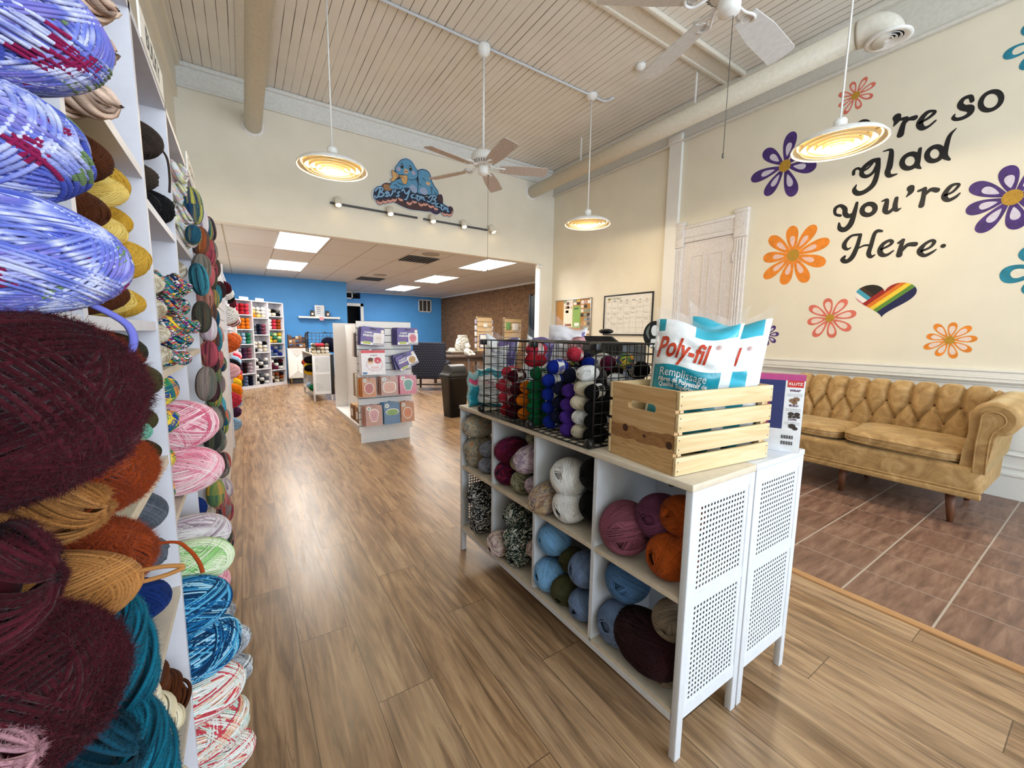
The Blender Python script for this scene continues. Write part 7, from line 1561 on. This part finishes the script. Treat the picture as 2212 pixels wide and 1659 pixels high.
m=MB(); m.box(.02,.09,-.163,-.1585,.42,.53); lb=put('label',m,PAPER,tb); lb.location=(0,.012,0); lb.rotation_euler=(-.05,0,0); m=MB(); m.box(.04,.07,-.1645,-.1632,.45,.51); put('label_mark',m,INK,lb)
tt=thing('work_table','dark wooden work table along the brick wall','table',(5.0,9.6,0),0)
WOODD=pine('dark_wood','#3a2b22','#4b382c','#5c4636',1)
m=MB(); m.rbox(-.9,.9,-.45,.45,.70,.745,.006,2); put('tabletop',m,WOODD,tt)
for x in (-.84,.84):
    for y in (-.39,.39): m=MB(); m.box(x-.03,x+.03,y-.03,y+.03,0,.70); put('leg',m,WOODD,tt)
m=MB(); m.box(-.84,.84,-.39,-.37,.60,.70); put('apron',m,WOODD,tt)
t2=thing('side_shelf_table','pale raised counter holding the patterned backpack by the brick wall','table',(5.05,10.15,0)); m=MB(); m.rbox(-.45,.45,-.2,.2,.80,.825,.005,2); put('tabletop',m,mat('pale_counter','#b8b2a8',.4),t2); 
for x in (-.4,.4): m=MB(); m.cyl((x,0,.0),(x,0,.80),.02,10); put('leg',m,DARKG,t2)
PAT=NT('leaf_print'); _v=PAT.n('ShaderNodeTexVoronoi'); _v.inputs['Scale'].default_value=26; PAT.l(PAT.coord('Object'),_v.inputs['Vector']); PAT.set(PAT.ramp(_v.outputs[0],[(.30,'#4a4a3a'),(.40,'#dcd8cc')]),.8); PAT=PAT.m
bp=thing('backpack','white leaf-print backpack standing on the raised counter','bag',(5.02,10.12,.826)); m=MB(); loft(m,[rr(.36,.22,0,.06),rr(.40,.24,.06,.07),rr(.40,.24,.18,.07),rr(.32,.2,.33,.06),rr(.26,.14,.37,.05)]); put('bag_body',m,PAT,bp); m=MB(); m.rbox(-.13,.13,-.06,.06,.36,.44,.02,3); put('rolled_top',m,PAT,bp); m=MB(); m.tube([(0,.03,.42),(-.01,.05,.60)],.008,6); put('strap',m,mat('brown_strap','#4a2f1f',.6),bp)
tags=thing('paper_heap','small heap of white papers left of the backpack','paper',(4.68,10.1,.826)); m=MB(); m.rbox(-.08,.08,-.08,.08,0,.05,.01,2); m.rbox(-.05,.07,-.06,.06,.05,.09,.01,2); put('papers',m,PAPER,tags)
PLUSH=mat('white_plush','#efece4',.95,bump=.5,bscale=60)
br=thing('crochet_bear','white crocheted bear sitting on the work table','toy',(4.72,9.25,.746),math.radians(30))
m=MB(); m.ell((0,0,.10),.09,.08,.10); put('torso',m,PLUSH,br); m=MB(); m.ell((0,-.01,.25),.072,.068,.065); hd=put('head',m,PLUSH,br)
for s in (-1,1):
    m=MB(); m.ell((s*.055,0,.315),.024,.015,.024); put('ear',m,PLUSH,hd); m=MB(); m.ell((s*.026,-.072,.262),.008,.006,.009,10,8); put('eye',m,INK,hd)
    m=MB(); m.tube([(s*.08,0,.15),(s*.12,-.06,.10),(s*.12,-.10,.06)],[.028,.026,.024],10); put('arm',m,PLUSH,br); m=MB(); m.tube([(s*.05,-.04,.04),(s*.10,-.13,.04),(s*.12,-.17,.045)],[.035,.034,.03],10); put('leg',m,PLUSH,br)
m=MB(); m.ell((0,-.078,.238),.026,.02,.02); put('muzzle',m,PLUSH,hd)
SLB=pine('birch_slat','#c9a676','#d8b98c','#e4caa2',0)
def spinner(name,label,x,y,w,z0,z1):
    t=thing(name,label,'display',(x,y,0)); m=MB(); m.box(-w/2,w/2,-.03,.03,z0,z1); b=put('board_core',m,GROOVE,t); m=MB(); n=7; h=(z1-z0)/n
    for k in range(n): m.box(-w/2-.002,w/2+.002,-.04,-.03,z0+h*k+.006,z0+h*(k+1)-.006); m.box(-w/2-.002,w/2+.002,.03,.04,z0+h*k+.006,z0+h*(k+1)-.006)
    m.box(-w/2-.002,w/2+.002,-.04,.04,z1-.02,z1); put('slat',m,SLB,t)
    m=MB(); m.cyl((0,0,z0),(0,0,.01),.02,10); m.lathe([(0,0),(.16,0),(.16,.012),(0,.02)],n=20); put('stand',m,DARKG,t)
    return t
t=spinner('slat_stand','tan slatted display stand with hanging cards behind the white bags',5.12,9.10,.42,.86,1.735); 
for s in (-1,1):
    for k in range(5): m=MB(); m.rbox(s*.235-.02,s*.235+.02,-.03,.03,.95+.15*k,1.06+.15*k,.004,2); put('hanging_card',m,mat('card_mix_%d'%(k%3),['#d9d2d6','#a8a0b0','#e6e0d8'][k%3],.5),t)
m=MB(); m.rbox(-.04,.06,-.07,-.042,1.48,1.56,.004,2); put('tag_card',m,PAPER,t); m=MB(); m.rbox(-.16,.06,-.06,-.042,.95,1.3,.004,2); put('framed_card',m,mat('violet_card','#6a6390',.5),t); m=MB(); m.rbox(-.14,.04,-.062,-.059,.97,1.28,.002,2); put('framed_sheet',m,PAPER,t)
t=spinner('slat_stand','tan slatted display stand with a green card, right of the other stand',5.75,8.75,.50,.86,1.72); m=MB(); m.rbox(-.22,-.08,-.06,-.042,1.42,1.60,.004,2); put('green_card',m,mat('green_card','#7da86a',.5),t)
m=MB(); m.rbox(-.02,.16,-.06,-.042,1.40,1.58,.004,2); put('tag_card',m,PAPER,t)
# ---------------------------------------------------------------- daylight, lamps, camera
W=bpy.data.worlds.new('World'); SC.world=W; W.use_nodes=True
bg=W.node_tree.nodes['Background']; bg.inputs[0].default_value=(.82,.91,1.0,1); bg.inputs[1].default_value=.5
def area(name,loc,rot,sx,sy,e,col):
    L=bpy.data.lights.new(name,'AREA'); L.shape='RECTANGLE'; L.size=sx; L.size_y=sy; L.energy=e; L.color=col
    o=bpy.data.objects.new(name,L); link(o); o.location=loc; o.rotation_euler=rot; return o
for i,x in enumerate((.95,3.75)): area('window_daylight',(x,YB-.2,2.1),(PI/2+.20,0,0),2.4,3.4,180,(.76,.88,1.0))
# fluorescent panels of the back room
for x,y in ((.82,7.4),(.82,10.0),(4.2,7.4),(4.2,10.0),(4.2,12.7)): area('panel_light',(x,y,2.675),(0,0,0),.6,1.25,44,(1,.97,.93))
cam=bpy.data.cameras.new('cam'); co=bpy.data.objects.new('cam',cam); link(co)
F=874.02; cam.sensor_fit='HORIZONTAL'; cam.sensor_width=36; cam.lens=F/2212*36; cam.clip_start=.02; cam.clip_end=60
a,b,c=-5.82830480e-01,-1.21710528e-01,-1.33430544e-02
Rm=Matrix.Rotation(a,3,'Z')@Matrix.Rotation(b,3,'X')@Matrix.Rotation(c,3,'Y')
right,fwd,up=Rm.col[0],Rm.col[1],Rm.col[2]
M=Matrix((right,up,-fwd)).transposed().to_4x4(); M.translation=Vector((0,0,1.3)); co.matrix_world=M
SC.camera=co
vs=SC.view_settings; vs.view_transform='Standard'; vs.look='None'; vs.exposure=0.08; vs.gamma=1.0; vs.use_curve_mapping=False
cy=SC.cycles; cy.use_denoising=True; cy.max_bounces=4; cy.diffuse_bounces=3; cy.glossy_bounces=2; cy.transmission_bounces=2; cy.transparent_max_bounces=8; cy.caustics_reflective=False; cy.caustics_refractive=False; cy.sample_clamp_indirect=6; cy.use_adaptive_sampling=True; cy.adaptive_threshold=.1
